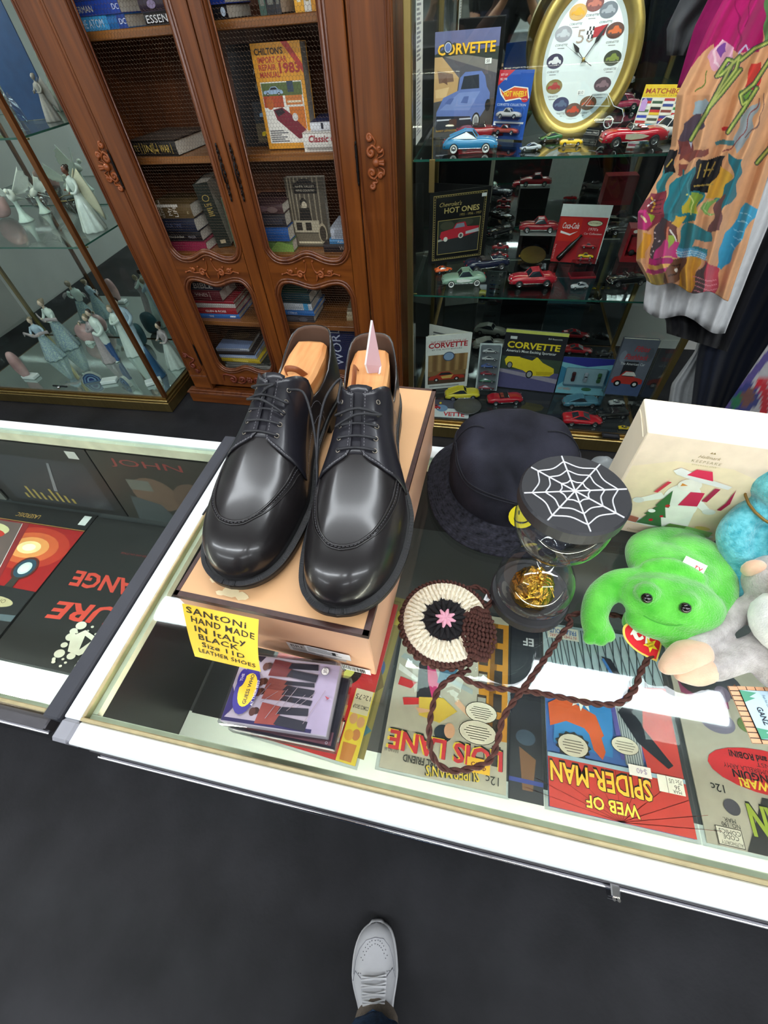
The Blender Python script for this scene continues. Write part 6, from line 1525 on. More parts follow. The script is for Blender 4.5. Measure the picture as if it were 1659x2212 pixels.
def handp(g, a, L, w, tail=.01):
    ca, sa = math.cos(a), math.sin(a); T_ = lambda u, v: (u*ca-v*sa, u*sa+v*ca)
    g.prism([T_(-tail, -w*.3), (T_(L*.45, -w*.3)), T_(L*.55, -w*1.8), T_(L*.75, -w*1.2), T_(L, 0), T_(L*.75, w*1.2), T_(L*.55, w*1.8), T_(L*.45, w*.3), T_(-tail, w*.3)], .006, .007, M_HAND)
for nm, a, L, w in (('hour_hand', math.radians(138), .055, .003), ('minute_hand', math.radians(55), .088, .003)):
    g = G(); handp(g, a, L, w); g.obj(nm, ck)
g = G(); a = math.radians(152); g.prism([(-.03*math.cos(a)+.001, -.03*math.sin(a)), (.08*math.cos(a), .08*math.sin(a)), (-.03*math.cos(a)-.001, -.03*math.sin(a)-.001)], .008, .0085, M_HAND); g.obj('second_hand', ck)
G().lathe([(0, .0105), (.004, .010), (.005, .006)], M_CLG, 16).obj('hub', ck)
# clear acrylic car on a black base
A, B = pz(1200, 292, S1), pz(1292, 300, S1); d = B-A; yaw = math.degrees(math.atan2(d.y, d.x))
t = thing('acrylic_trophy', 'clear acrylic car outline on a black base by the clock', 'ornament', TR(A.x, A.y+.02, S1+.0004, rz=yaw))
G().bbox(0, d.length*1.1, 0, .035, 0, .022, .002, mat('black_gloss_base', '17171a', .15, var=.1)).obj('base', t)
art(.06, .012, [('r', 0, 0, 1, 1, 'b8b4ac'), ('r', .02, .06, .98, .94, '1c1c1e'), ('t', 'Corvette 1963', .08, .3, .4, 'd8d4cc', {'w': .84})], Matrix.Translation((.09, -.0004, .005)) @ F_).obj('name_plate', t)
g = G(); g.prism([(x*.2, z*.085+.0) for x, z in CARSIL], 0, .012, pane('acrylic', 'eef2f4', 1.5, gain=1.8), Matrix.Translation((.01, .024, .018)) @ F_)
g.obj('acrylic_car', t)
g = G()
for x in (.044, .157): g.tube([(.01+x+.014*math.cos(2*PI*i/16), .011, .036+.014*math.sin(2*PI*i/16)) for i in range(16)], .0015, mat('frosted_line', 'd6dde0', .5, var=.02), 5, closed=True)
P = [(.01+x*.2, .0115, .018+z*.085) for x, z in CARSIL]; g.tube(P, .0009, MATS['frosted_line'], 5, closed=True); g.tube([(.08, .0115, .071), (.096, .0115, .093), (.142, .0115, .095), (.158, .0115, .073), (.08, .0115, .071)], .0008, MATS['frosted_line'], 5)
g.obj('etched_lines', t)
# list taped inside the side glass, tape and lock
P0 = Vector((-.268, 1.735, 1.135))
M = frame(P0, (0, 1, 0), (0, 0, 1))
o = art(.13, .36, [('r', 0, 0, 1, 1, 'd3d2cc'), ('t', 'CAR LIST', .1, .93, .02, '555555', {'w': .35}), ('l', .08, .5, .7, .88, 16, '77757a'), ('l', .08, .05, .7, .46, 18, '8a888c')], M, g=G().box(0, .13, 0, .36, -.0003, .0001, ink('d3d2cc'), M)).obj('paper_list')
tag(o, 'long printed paper list hanging inside the glass case', 'paper')
M_TAPE = mat('blue_tape', '1f62a8', .5, var=.1)
for (x, y, s, lab) in ((868, 165, .05, 'large torn blue tape strip stuck on the case edge'), (874, 428, .03, 'small torn blue tape strip stuck low on the case edge')):
    c = py(x, y, 1.735)
    q = [(-.5, -.8), (-.2, -1.1), (.3, -1), (.45, -.2), (.4, .9), (.1, 1.2), (-.2, .4), (-.6, .1)]
    g = G(); g.prism([(a*s*.5, b*s) for a, b in q], 0, .0006, M_TAPE, Matrix.Translation((-.3006, c.y, c.z)) @ frame((0, 0, 0), (0, 1, 0), (0, 0, 1)) @ TR(ry=0))
    tag(g.obj('tape_strip'), lab, 'tape')
c = py(933, 383, 1.669)
t = thing('brass_tag', 'slim brass tag hanging on a rod at the case front', 'tag', TR(c.x, 1.668, c.z-.04))
G().bbox(-.009, .009, -.003, .0025, 0, .085, .001, M_BRASS).obj('plate', t)
G().tube([(0, 0, .085), (0, 0, .16)], .0016, M_BRASS, 8).obj('rod', t)
# open books
def tent(label, A2, B2, C2, z, H2, T, cover, backcol, items, backitems=(), TL=None):
    A, B = pz(*A2, z), pz(*B2, z); x = B-A; x.z = 0; W = x.length; x.normalize(); yb = Vector((-x.y, x.x, 0))
    t = thing('book', label, 'book', Matrix(((x.x, yb.x, 0, A.x), (x.y, yb.y, 0, A.y), (0, 0, 1, z+.0006), (0, 0, 0, 1))), GBK)
    m = bcol(cover); h = .003
    G().box(0, W, 0, h, 0, H2, m).obj('front_board', t)
    art(W, H2, items, F_).obj('cover_print', t)
    a = math.radians(C2)
    Mb = Matrix.Translation((W, h, 0)) @ TR(rz=180-C2)
    G().box(0, W, 0, h, 0, H2, bcol(backcol), Mb).obj('back_board', t)
    if backitems: art(W, H2, backitems, Mb @ Matrix.Translation((W, h, 0)) @ frame((0, 0, 0), (-1, 0, 0), (0, 0, 1))).obj('flap_print', t)
    G().box(.012, W-.002, h+.0002, h+T, .004, H2-.004, M_PAGE).obj('pages', t)
    return t
def hgt(BLp, TLp, z):
    A = pz(*BLp, z); P = py(*TLp, A.y); return P.z-z
hot = [('r', 0, 0, 1, 1, '141416')]+[('o', [(.07, .05), (.93, .05), (.93, .95), (.07, .95)], .0022, 'a8925a'), ('o', [(.1, .07), (.9, .07), (.9, .93), (.1, .93)], .001, 'a8925a')]
hot += [('r', .1+.04*k, .055, .11+.04*k, .068, 'a8925a') for k in range(20)]+[('r', .1+.04*k, .932, .11+.04*k, .945, 'a8925a') for k in range(20)]+[('r', .075, .08+.033*k, .095, .088+.033*k, 'a8925a') for k in range(26)]+[('r', .905, .08+.033*k, .925, .088+.033*k, 'a8925a') for k in range(26)]
hot += [txt("Chevrolet's", 'c8b070', .16, .81, .055, .36, shear=.35), txt('HOT ONES', 'c8b070', .24, .72, .07, .58, bold=.02), txt('1955 - 1956 - 1957', 'b8a060', .5, .665, .032, .36), ('r', .14, .14, .86, .63, 'b09a5c'), ('r', .15, .148, .85, .622, '2e3032'), ('p', [(.15, .622), (.85, .622), (.85, .45), (.15, .42)], '33382c'), ('e', .3, .55, .12, .06, '4a4a3a'), ('e', .6, .57, .14, .05, '44483a'), ('p', [(.15, .36), (.85, .44), (.85, .42), (.15, .33)], 'a8a8a0'), ('p', [(.18, .40), (.2, .47), (.4, .5), (.45, .57), (.6, .58), (.64, .51), (.84, .5), (.84, .42), (.6, .37), (.22, .35)], 'c02a3a'), ('p', [(.42, .5), (.46, .56), (.58, .565), (.6, .51)], '8a94a4'), ('e', .54, .39, .045, .04, 'e0dcd4'), ('e', .54, .39, .025, .025, '5a5a5a'), ('e', .28, .36, .035, .035, 'e0dcd4'), ('p', [(.62, .44), (.84, .47), (.84, .42), (.62, .40)], 'c0c4c8'), ('r', .84, .885, .92, .93, 'e4e4e8')]
hh = hgt((925, 572), (918, 418), S2)
tent('open black book titled Hot Ones with gold borders', (925, 572), (1045, 556), 33, S2, hh, .012, '141416', '161618', hot)
cw = [('r', 0, 0, 1, 1, 'e4e2de'), ('r', .06, .1, .94, .66, '8a6a44')]+[('r', .08+.1*k, .35, .15+.1*k, .66, ('a88458', '7c5a38')[k % 2]) for k in range(9)]+[('r', .06, .1, .94, .26, '5a4434'), txt('THE COMPLETE BOOK OF', 'b03038', .1, .87, .04, .78), txt('CORVETTE', 'b8222c', .06, .79, .085, .86, bold=.03), txt('BY THE AUTO EDITORS', '3a3a3a', .14, .745, .022, .66), ('e', .52, .62, .13, .085, '3a4a66'), ('e', .52, .62, .11, .072, '8aa0c0'), ('car', .08, .14, .84, .2, 'b03a2c', True), ('p', [(.36, .25), (.66, .27), (.6, .2), (.4, .2)], 'd8b060'), ('r', .1, .045, .8, .06, '7a7a7a')]
hh = hgt((918, 842), (922, 728), S3)
tent('open white book about car history with a wood wall photo', (918, 842), (1008, 834), 32, S3, hh, .014, 'e2e0dc', 'd6d4ce', cw, [('r', 0, 0, 1, 1, 'dcdad4'), ('l', .1, .6, .9, .9, 6, '6a6a6a'), ('e', .4, .3, .15, .1, '7a7a7a')])
M, W, Hh = stand((1072, 836), (1195, 850), (1092, 712), S3, 10)
yb_ = [('r', 0, 0, 1, 1, '26262c'), ('r', 0, .95, 1, 1, 'd8d86a'), txt('Bill Reynolds', 'd8d8d8', .7, .885, .025, .22), ('r', .09, .85, .2, .895, 'd8dad8'), txt('CORVETTE', 'e6cc2c', .06, .71, .1, .86, bold=.03), txt("America's Most Exciting Sportscar", 'e4e4e4', .06, .64, .042, .82, bold=.01), ('r', 0, .33, 1, .56, '3c4a3c'), ('r', 0, 0, 1, .34, '5a567e'), ('p', [(0, .28), (1, .16), (1, .24), (0, .34)], '9a90a0'), ('p', [(.06, .5), (.1, .56), (.36, .57), (.4, .6), (.6, .58), (.7, .5), (.9, .42), (.92, .34), (.86, .28), (.55, .26), (.4, .34), (.1, .4)], 'e4c82a'), ('p', [(.3, .56), (.4, .6), (.58, .58), (.52, .52)], '2c3440'), ('e', .16, .41, .05, .06, '202020'), ('e', .16, .41, .035, .045, '8a8a8a'), ('e', .52, .28, .06, .07, '202020'), ('e', .52, .28, .04, .05, '9a9a9a'), ('p', [(.62, .34), (.9, .36), (.88, .3), (.64, .28)], 'c8ae1e')]
book_up('black book with a yellow convertible and yellow title', M, W, Hh, .018, '26262c', yb_, group=GBK)
M, W, Hh = stand((1305, 852), (1376, 858), (1333, 732), .2, 8)
t = thing('acrylic_riser', 'clear acrylic riser under the grey car book', 'stand', TR(M[0][3]-.002, M[1][3]-.006, S3+.0004))
G().bbox(0, W+.004, 0, .06, .09, .0972, .001, pane('acrylic', 'eef2f4', 1.5, gain=1.8)).obj('top', t)
for x in (.0, W-.002): G().bbox(x, x+.006, 0, .06, 0, .0898, .001, pane('acrylic', 'eef2f4', 1.5, gain=1.8)).obj('leg', t)
ff_ = [('r', 0, 0, 1, 1, '666a78'), ('r', 0, 0, 1, .3, '4a5a80'), ('r', .25, .35, .65, .62, '24262c'), ('e', .15, .7, .1, .1, '7c8290'), ('e', .85, .75, .12, .12, '5a5e6a'), txt('Fifties', 'b8303a', .4, .80, .09, .42, bold=.02, shear=.3), txt('Flashback', 'b8303a', .2, .66, .09, .66, bold=.02, shear=.3), txt('The American Car', 'd8d8da', .14, .56, .045, .7), ('car', .06, .16, .9, .3, 'b4342c', True), ('p', [(.3, .37), (.4, .44), (.62, .44), (.72, .37)], 'd8d4cc')]
book_up('grey book with red script title and a red white car', M, W, Hh, .022, '5c606c', ff_, group=GBK)
# soft drink car card
M, W, Hh = stand((1188, 566), (1282, 572), (1210, 442), S2, 6)
t = thing('toy_blister_card', 'red drink advertisement toy card with a bottle and cars', 'toy package', M)
G().box(0, W*1.05, 0, .0012, 0, Hh, ink('d8dedc')).obj('card', t)
ck_ = [('r', 0, 0, 1.03, .80, 'b01c24'), ('r', .04, .38, .5, .78, 'c8281c'), txt('Coca-Cola', 'f2ecec', .1, .6, .10, .36, shear=.3, bold=.01), ('p', [(.08, .52), (.3, .48), (.46, .56), (.3, .51), (.08, .56)], 'f2ecec'), ('e', .78, .70, .17, .055, '2c2c26'), ('e', .78, .70, .155, .045, 'd8d4b0'), txt('MATCHBOX', '4a4a34', .66, .69, .03, .24), txt("1970's", 'e8d0d0', .68, .58, .045, .2), txt('Car Collection', 'e8d0d0', .6, .51, .035, .38), ('r', .55, .06, .98, .46, '9a2a30'), txt("It's the Real Thing", 'e0b0b0', .05, .06, .03, .3, rot=PI/2)]
art(W, Hh, ck_, F_).obj('card_print', t)
bt = [(0, 0), (.012, 0), (.013, .006), (.0125, .02), (.0105, .033), (.0125, .05), (.0115, .066), (.0065, .085), (.0055, .1), (.0062, .102), (.0062, .108), (0, .108)]
g = G(); g.lathe([(r*.9, z*1.05) for r, z in bt], mat('dark_cola', '1c1412', .1, coat=.6, var=.1), 18, Matrix.Translation((W*.16, -.012, Hh*.06)) @ TR(ry=38)); g.obj('toy_bottle', t)
for k, c in ((.05, 'b4202a'), (.10, 'd8b820'), (.28, 'a82028')):
    o = car('x', TR(W*.77, -.012, Hh*k+.003), W*.34, c, 'hard', sub=False); o.parent = t; o.name = 'small_car'
    for q in ('label', 'category', 'group'): del o[q]
# boxed car with a car on its lid
A, B = pz(1115, 557, S2), pz(1190, 559, S2); d = B-A; d.z = 0; BWd = d.length
t = thing('boxed_toy_car', 'black window box with a black toy car inside', 'toy package', TR(A.x, A.y, S2+.0004, rz=math.degrees(math.atan2(d.y, d.x))))
bhh = .085
M_BB = mat('black_gift_box', '1c1a18', .35, var=.1)
g = G(); g.box(0, BWd, 0, .09, 0, .016, M_BB); g.box(0, BWd, .07, .09, .016, bhh, M_BB); g.box(0, .012, 0, .07, .016, bhh, M_BB); g.box(BWd-.012, BWd, 0, .07, .016, bhh, M_BB); g.obj('carton', t)
G().box(.0125, BWd-.0125, .001, .002, .0165, bhh-.001, M_JEWEL).obj('window', t)
g = G(); g.box(0, BWd, 0, .09, bhh, bhh+.003, mat('foil_lid', 'c8c8c6', .3, metal=.5, var=.1)); g.obj('lid', t)
art(.02, .008, [('r', 0, 0, 1, 1, 'd89a2c'), ('t', 'MG', .1, .25, .5, '3a2a10')], Matrix.Translation((.01, -.0003, .004)) @ F_).obj('maker_label', t)
o = car('x', TR(BWd/2, .036, .0165, rz=180), BWd*.7, '17181c', 'hard', cove='e0e0dc', sub=True); o.parent = t; o.name = 'model_car'
for q in ('label', 'category', 'group'): del o[q]
zt_ = S2+.0004+bhh+.0032
car('red toy hardtop standing on the black window box', TR(A.x+BWd/2, A.y+.045, zt_, rz=180), BWd*1.1, 'a01c2a', 'hard')
# round mirror stand, clear box, red box, blister packs
c = pz(1147, 583, S2); t = thing('round_mirror', 'round mirror disc on a black foot on the middle shelf', 'mirror', TR(c.x, c.y+.04, S2+.0004))
G().lathe([(0, 0), (.045, 0), (.045, .006), (.02, .012), (.012, .035)], M_BB, 24).obj('foot', t)
G().lathe([(0, 0), (.05, 0), (.052, .002), (.052, .005)], M_BB, 32, TR(0, .0, .038, rx=18)).obj('back', t)
G().lathe([(.051, .0056), (0, .0058)], mat('bright_mirror', 'e6ecec', .03, metal=1, var=.02), 32, TR(0, .0, .038, rx=18)).obj('mirror', t)
A, B = pz(1232, 604, S2), pz(1287, 602, S2); d = B-A
t = thing('clear_box', 'empty clear plastic toy box with a red base', 'box', TR(A.x, A.y, S2+.0004, rz=math.degrees(math.atan2(d.y, d.x))))
G().bbox(0, d.length, 0, .05, 0, .008, .001, ink('8c1c2a')).obj('base', t); G().bbox(.001, d.length-.001, .001, .049, .0082, .055, .002, M_JEWEL).obj('cover', t)
A, B = pz(1338, 566, S2), pz(1420, 566, S2); d = B-A
t = thing('toy_truck_box', 'dark red window box holding a toy truck', 'toy package', TR(A.x, A.y, S2+.0004, rz=-3))
g = G(); W_ = d.length; g.box(0, W_, 0, .08, 0, .02, ink('8a1a22')); g.box(0, W_, .07, .08, .02, .12, ink('7a161e')); g.box(0, W_, 0, .08, .10, .12, ink('8a1a22')); g.box(0, .01, 0, .07, .02, .10, ink('8a1a22')); g.box(W_-.01, W_, 0, .07, .02, .10, ink('8a1a22')); g.obj('carton', t)
art(W_, .02, [('r', .35, .2, .85, .8, 'c8b890'), ('t', 'COLA TRUCK', .4, .35, .3, '5a2a20', {'w': .4}), ('e', .15, .5, .06, .3, 'e0d8d0')], Matrix.Translation((0, -.0003, .10)) @ F_).obj('label', t)
g = G(); g.bbox(.02, W_-.045, .015, .055, .03, .085, .004, ink('a8242c')); g.bbox(W_-.043, W_-.015, .018, .052, .03, .065, .006, ink('981e28')); 
for x in (.035, W_-.05): g.lathe([(0, .0), (.011, 0), (.011, .006), (0, .007)], M_TIRE, 14, Matrix.Translation((x, .014, .031)) @ TR(rx=90))
g.obj('toy_truck', t)
M, W, Hh = stand((1198, 850), (1305, 858), (1208, 772), S3, 14)
t = thing('toy_blister_card', 'light blue toy card with three small cars in a row', 'toy package', M)
G().box(0, W, 0, .0015, 0, Hh, ink('6aa8bc')).obj('card', t)
art(W, Hh, [('r', 0, 0, 1, 1, '7ab4c4'), ('p', [(0, 1), (0, .86), (.5, .76), (1, .86), (1, 1)], '2a2f86'), ('r', .12, .26, .9, .72, 'a9ccd4'), ('p', [(.0, .2), (.12, .35), (.1, .7), (0, .75)], '3a7ea0'), ('p', [(1, .2), (.9, .35), (.92, .7), (1, .75)], '3a7ea0'), ('t', 'HOT WHEELS', .04, .1, .07, 'd87a2c', {'w': .25}), ('e', .6, .15, .1, .05, '3a6a4a')], F_).obj('card_print', t)
for k, c in ((.28, '5a3030'), (.52, 'b8c4cc'), (.78, '4a7a4a')):
    o = car('x', Matrix(((0, -1, 0, W*k), (0, 0, -1, -.002), (1, 0, 0, Hh*.49), (0, 0, 0, 1))), W*.2, c, 'coupe', sub=False); o.parent = t; o.name = 'small_car'
    for q in ('label', 'category', 'group'): del o[q]
G().bbox(W*.1, W*.92, -.026, 0, Hh*.24, Hh*.74, .006, M_JEWEL).obj('blister', t)
M, W, Hh = stand((1026, 846), (1072, 848), (1036, 745), S3, 24)
t = thing('toy_blister_card', 'clear plastic pack of tiny cars between the two books', 'toy package', M)
G().box(0, W, 0, .0015, 0, Hh, ink('b8c0c0')).obj('card', t)
for k, c in enumerate(('a82c3c', '3a7a5a', 'a02c3a', '4a6ab0', 'd8d8d4', 'd8d8d4')):
    o = car('x', TR(W*.5, -.012, Hh*(.03+.155*k)), W*.72, c, 'wedge', sub=False); o.parent = t; o.name = 'small_car'
    for q in ('label', 'category', 'group'): del o[q]
G().bbox(W*.05, W*.95, -.028, 0, Hh*.02, Hh*.97, .006, M_JEWEL).obj('blister', t)
c = pz(945, 896, S3)
sheet('magazine', 'car magazine lying flat at the front of the case floor', 'magazine', c.x-.055, c.y-.02, .21, .14, [('r', 0, 0, 1, 1, 'c8ccce'), ('r', 0, .5, 1, 1, '4a4a5a'), ('e', .35, .5, .14, .2, '6a86a8'), ('car', .02, .4, .3, .3, 'a8242c'), ('t', 'VETTE', .4, .08, .22, 'c02a34', {'bold': .03, 'w': .5}), ('e', .08, .8, .03, .06, 'e0c030'), ('e', .3, .8, .03, .06, 'e0c030')], 2, z=S3+.0004, base='c8ccce', T=.002, bag=False, flip=False)
c = pz(1000, 885, S3); t = thing('metal_dish', 'shallow grey metal dish on the case floor', 'dish', TR(c.x+.02, c.y+.02, S3+.003)); G().lathe([(0, 0), (.05, .0), (.068, .006), (.07, .01), (.066, .01), (.05, .004), (0, .003)], M_STEEL, 32).obj('dish', t)
c = pz(1300, 946, S3); sheet('plastic_case', 'flat black plastic case at the front of the case floor', 'case', c.x, c.y+.0, .075, .03, [('r', .1, .3, .9, .7, '3a3a40')], -2, z=S3+.0004, base='1a1a1c', T=.008, bag=False, flip=False)
# ================================================================ figurines in the left case
D0, D1, D2 = .0945, .8425, 1.1985
M_PORC = mat('porcelain', 'dbe6df', .14, coat=.5, var=.05, vscale=30)
M_PORCB = mat('pale_blue_porcelain', 'b4c8d8', .14, coat=.5, var=.08, vscale=30)
M_PORCM = mat('mauve_porcelain', 'b3a6a8', .14, coat=.5, var=.1, vscale=40)
M_BLUEP = mat('deep_blue_porcelain', '33568c', .14, coat=.5, var=.2, vscale=60)
M_SKIN = mat('porcelain_skin', 'd6bba6', .2, coat=.4, var=.04)
M_SKINB = mat('brown_porcelain_skin', '7d4f40', .2, coat=.4, var=.06)
M_HAIR = mat('fawn_hair_glaze', '8d7c66', .25, coat=.4, var=.15)
M_HAIRD = mat('dark_hair_glaze', '3a2a24', .25, coat=.4, var=.15)
M_FLOR = mat('floral_gown_glaze', 'c3d6c8', .16, coat=.5, col2='7f97b4', vscale=55, detail=2)
M_CREAMW = mat('cream_wing', 'd8d4b8', .4, var=.08, vscale=60)
M_BISQ = mat('white_bisque', 'e3e9e0', .45, var=.05, bump=.1)
M_CRYS = pane('crystal', 'f4f8fa', 1.6, gain=2.2)
def clampL(A, m=.05):
    A.x = min(A.x, -1.735-m); A.y = min(max(A.y, 1.71+m), 2.25-m); return A
def place(gp, z, hp_=None):
    A = clampL(pz(*gp, z)); h = py(*hp_, A.y).z-z if hp_ else None
    return A, h
GF = 'porcelain figurines in the glass case'
def lady(label, gp, hp_, z, gown, top, hair, lean=0, scarf=None, rz=0, h=None, hat_=None, skin=None):
    A, hh = place(gp, z, hp_); h = h or hh; skin = skin or M_SKIN
    t = thing('figurine', label, 'figurine', TR(A.x, A.y, z+.0004, rz=rz) @ Matrix.Scale(h, 4), GF)
    f = lambda a, u: .10*math.sin(9*a+2*u)*(1-u)+.05*math.sin(4*a+1)*(1-u)
    G().lathe([(0, 0), (.20, 0), (.205, .02), (.185, .10), (.155, .22), (.125, .34), (.095, .44), (.07, .52), (.058, .56)], gown, 48, fold=f).obj('gown', t)
    g = G(); rows = [(.056, .55), (.07, .60), (.085, .66), (.09, .71), (.075, .755), (.035, .775), (.026, .80)]
    g.lathe(rows, top, 20, TR(ry=lean) @ Matrix.Diagonal((1.1, .8, 1, 1)))
    for s in (-1, 1):
        g.tube(bez([(s*.085, 0, .73), (s*.13, -.02, .65), (s*.12, -.09, .58), (s*.06, -.13, .585 if s > 0 else .62)], 6), [.03-.0007*i for i in range(19)], top, 8)
    g.obj('bodice', t)
    g = G()
    for s in (-1, 1): g.ell((s*.05, -.14, .59 if s > 0 else .625), (.018, .024, .014), skin, 8)
    g.lathe([(.026, .77), (.024, .83)], skin, 10); g.ell((0, -.008, .87), (.045, .05, .06), skin, 14); g.ell((0, -.058, .865), (.008, .01, .01), skin, 6)
    g.obj('head', t)
    g = G(); g.ell((0, .012, .885), (.05, .052, .058), hair, 14); g.ell((0, .05, .91), (.032, .032, .03), hair, 10); g.obj('hair', t)
    if scarf:
        g = G(); P = bez([(-.28, -.05, .60), (-.2, -.1, .66), (-.1, -.12, .60), (.02, -.14, .60), (.14, -.08, .62), (.2, .0, .58)], 6)
        g.grid([[p+Vector((0, 0, .035+.01*math.sin(i*.7))), p+Vector((0, -.01, -.03))] for i, p in enumerate(P)], scarf); o = g.obj('scarf', t); q = o.modifiers.new('s', 'SOLIDIFY'); q.thickness = .012
    if hat_:
        g = G(); g.lathe([(.0, .945), (.045, .935), (.055, .90), (.12, .895), (.125, .89), (.05, .885)], hat_, 24, TR(0, .03, 0, rx=-12)); g.obj('sun_hat', t)
    return t
lady('porcelain lady in a blue flowered gown raising a pink scarf', (122, 772), (58, 680), D0, M_FLOR, M_PORCB, M_HAIR, scarf=M_PORCM, rz=20)
lady('porcelain lady in a pale flowered gown with a trailing scarf', (152, 748), (98, 640), D0, M_FLOR, M_PORC, M_HAIR, lean=4, scarf=M_PORCM, rz=-15)
def couple(label, gp, hp_, z, gownm, coat, trousers, rz):
    A, h = place(gp, z, hp_)
    t = thing('figurine', label, 'figurine', TR(A.x, A.y, z+.0004, rz=rz) @ Matrix.Scale(h, 4), GF)
    f = lambda a, u: .09*math.sin(8*a+3*u)*(1-u)
    g = G(); g.lathe([(0, 0), (.15, 0), (.15, .02), (.12, .15), (.09, .32), (.065, .46), (.05, .54)], gownm, 40, Matrix.Translation((-.07, -.02, 0)), fold=f); g.obj('gown', t)
    g = G(); g.lathe([(.05, .53), (.065, .6), (.075, .68), (.05, .73), (.022, .76)], gownm, 16, Matrix.Translation((-.07, -.02, 0)) @ Matrix.Diagonal((1.1, .8, 1, 1)))
    g.tube(bez([(-.13, -.03, .69), (-.15, -.08, .6), (-.05, -.1, .62), (.05, -.08, .68)], 6), .022, gownm, 8); g.obj('bodice', t)
    g = G(); g.ell((-.07, -.03, .82), (.042, .046, .054), M_SKIN, 12); g.ell((.08, -.01, .92), (.042, .046, .056), M_SKIN, 12); g.obj('heads', t)
    g = G(); g.ell((-.07, -.01, .84), (.047, .048, .05), M_HAIR, 12); g.ell((.08, .008, .94), (.046, .046, .05), M_HAIRD, 12); g.obj('hair', t)
    g = G(); g.lathe([(.07, .36), (.085, .42), (.085, .6), (.105, .72), (.09, .80), (.03, .84), (.026, .87)], coat, 20, Matrix.Translation((.08, 0, 0)) @ Matrix.Diagonal((1.05, .75, 1, 1)))
    g.tube(bez([(.17, 0, .78), (.21, -.02, .66), (.15, -.1, .58), (.05, -.11, .6)], 6), .03, coat, 8); g.tube(bez([(0, 0, .78), (-.06, .05, .7), (-.12, .03, .66)], 6), .03, coat, 8); g.obj('jacket', t)
    g = G()
    for s in (-1, 1): g.tube([(.08+s*.035, 0, .40), (.08+s*.038, 0, .2), (.08+s*.04, -.01, .02)], [.045, .038, .032], trousers, 10); g.ell((.08+s*.04, -.035, .014), (.026, .05, .014), M_PORC, 8)
    g.obj('trousers', t)
couple('porcelain couple, man in white jacket and blue trousers hugging a bride', (248, 778), (185, 665), D0, M_PORCM, M_PORC, M_BLUEP, -12)
couple('porcelain couple in pale green clothes behind the blue trousered pair', (300, 762), (222, 642), D0, M_PORC, M_PORCB, M_PORCB, 14)
lady('small porcelain figure in a white hat beside the pink stone', (196, 740), (172, 694), D0, M_PORC, M_PORC, M_HAIR, hat_=M_PORCM, rz=30)
lady('slim porcelain lady with a basket near the case corner', (395, 790), (345, 690), D0, M_PORC, M_PORCM, M_HAIRD, rz=-20)
lady('small porcelain child figurine near the case corner', (372, 835), (358, 800), D0, M_PORC, M_PORC, M_HAIR, rz=-20)
# stones
M_PINKS = mat('pink_polished_stone', 'c29a98', .2, coat=.5, var=.25, vscale=14)
def stone(name, label, gp, z, r, mt, tilt=0):
    A = clampL(pz(*gp, z)); t = thing(name, label, 'stone', TR(A.x, A.y, z+.0006), 'polished stones in the glass case')
    g = G(); rows = []
    rr = random.Random(label)
    for i in range(17):
        th = PI*i/16; row = []
        for j in range(22):
            a = 2*PI*j/22; k = 1+.05*math.sin(3*a+i*.4)+.04*math.sin(2*th+a)
            row.append((r[0]*math.sin(th)**.8*math.cos(a)*k, r[1]*math.sin(th)**.8*math.sin(a)*k, r[2]*(1-math.cos(th))))
        rows.append(row)
    g.grid(rows, mt, cv=True); g.obj('stone', t); return t
stone('polished_stone', 'tall pink polished stone on the case floor', (45, 828), D0, (.035, .03, .085), M_PINKS)
stone('polished_stone', 'wide pink polished stone behind the figurines', (215, 722), D0, (.06, .045, .06), M_PINKS)
stone('polished_stone', 'dark teal rounded stone near the case corner', (318, 735), D0, (.05, .045, .07), mat('teal_stone', '2f5560', .3, var=.3, vscale=20))
M_AG = [mat('agate_%d' % i, c, .12, coat=.5, var=.1) for i, c in enumerate(('a8b0a8', '2f4468', '5a7898', '1c2a58', '7a98b0', '202f6a'))]
def agate(label, gp, z, R, rz):
    A = clampL(pz(*gp, z)); t = thing('agate_slice', label, 'stone', TR(A.x, A.y, z+.0006, rz=rz) @ F_ @ TR(rx=0), 'blue agate slices in the glass case')
    for k, (m_, s) in enumerate(zip(M_AG, (1, .93, .78, .62, .46, .28))):
        P = [(R*s*math.cos(PI*i/24)*(1+.04*math.sin(5*i)), R*s*1.15*math.sin(PI*i/24)+(1-s)*R*.35) for i in range(25)]
        g = G(); g.prism([(x, max(0, y) if k == 0 else y) for x, y in P], -.018 if k == 0 else .0, .0004*k+.0004, m_); g.obj('band', t)
agate('blue banded agate slice standing by the case door', (190, 838), D0, .055, 25)
agate('blue banded agate slice behind the bride figurine', (262, 842), D0, .045, -20)
A = clampL(pz(345, 812, D0)); t = thing('glass_cone', 'blue glass cone standing in the case corner', 'ornament', TR(A.x, A.y, D0+.0004)); G().lathe([(0, 0), (.04, 0), (.042, .01), (.02, .12), (.004, .19), (0, .192)], mat('blue_glass', '3f6f9a', .1, coat=.6, trans=.4, var=.15), 24).obj('cone', t)
for k, (gp, lab) in enumerate((((25, 838), 'white block beside the pink stone'), ((205, 846), 'white block in front of the agate slice'), ((335, 838), 'white block below the slim lady figurine'))):
    A = clampL(pz(*gp, D0), .03); A.x = min(A.x, -1.85); o = G().bbox(0, .09, 0, .05, 0, .02, .003, M_WHITE).obj('display_block', None, TR(A.x, A.y, D0+.0004, rz=20*k)); tag(o, lab, 'block', 'white display blocks')
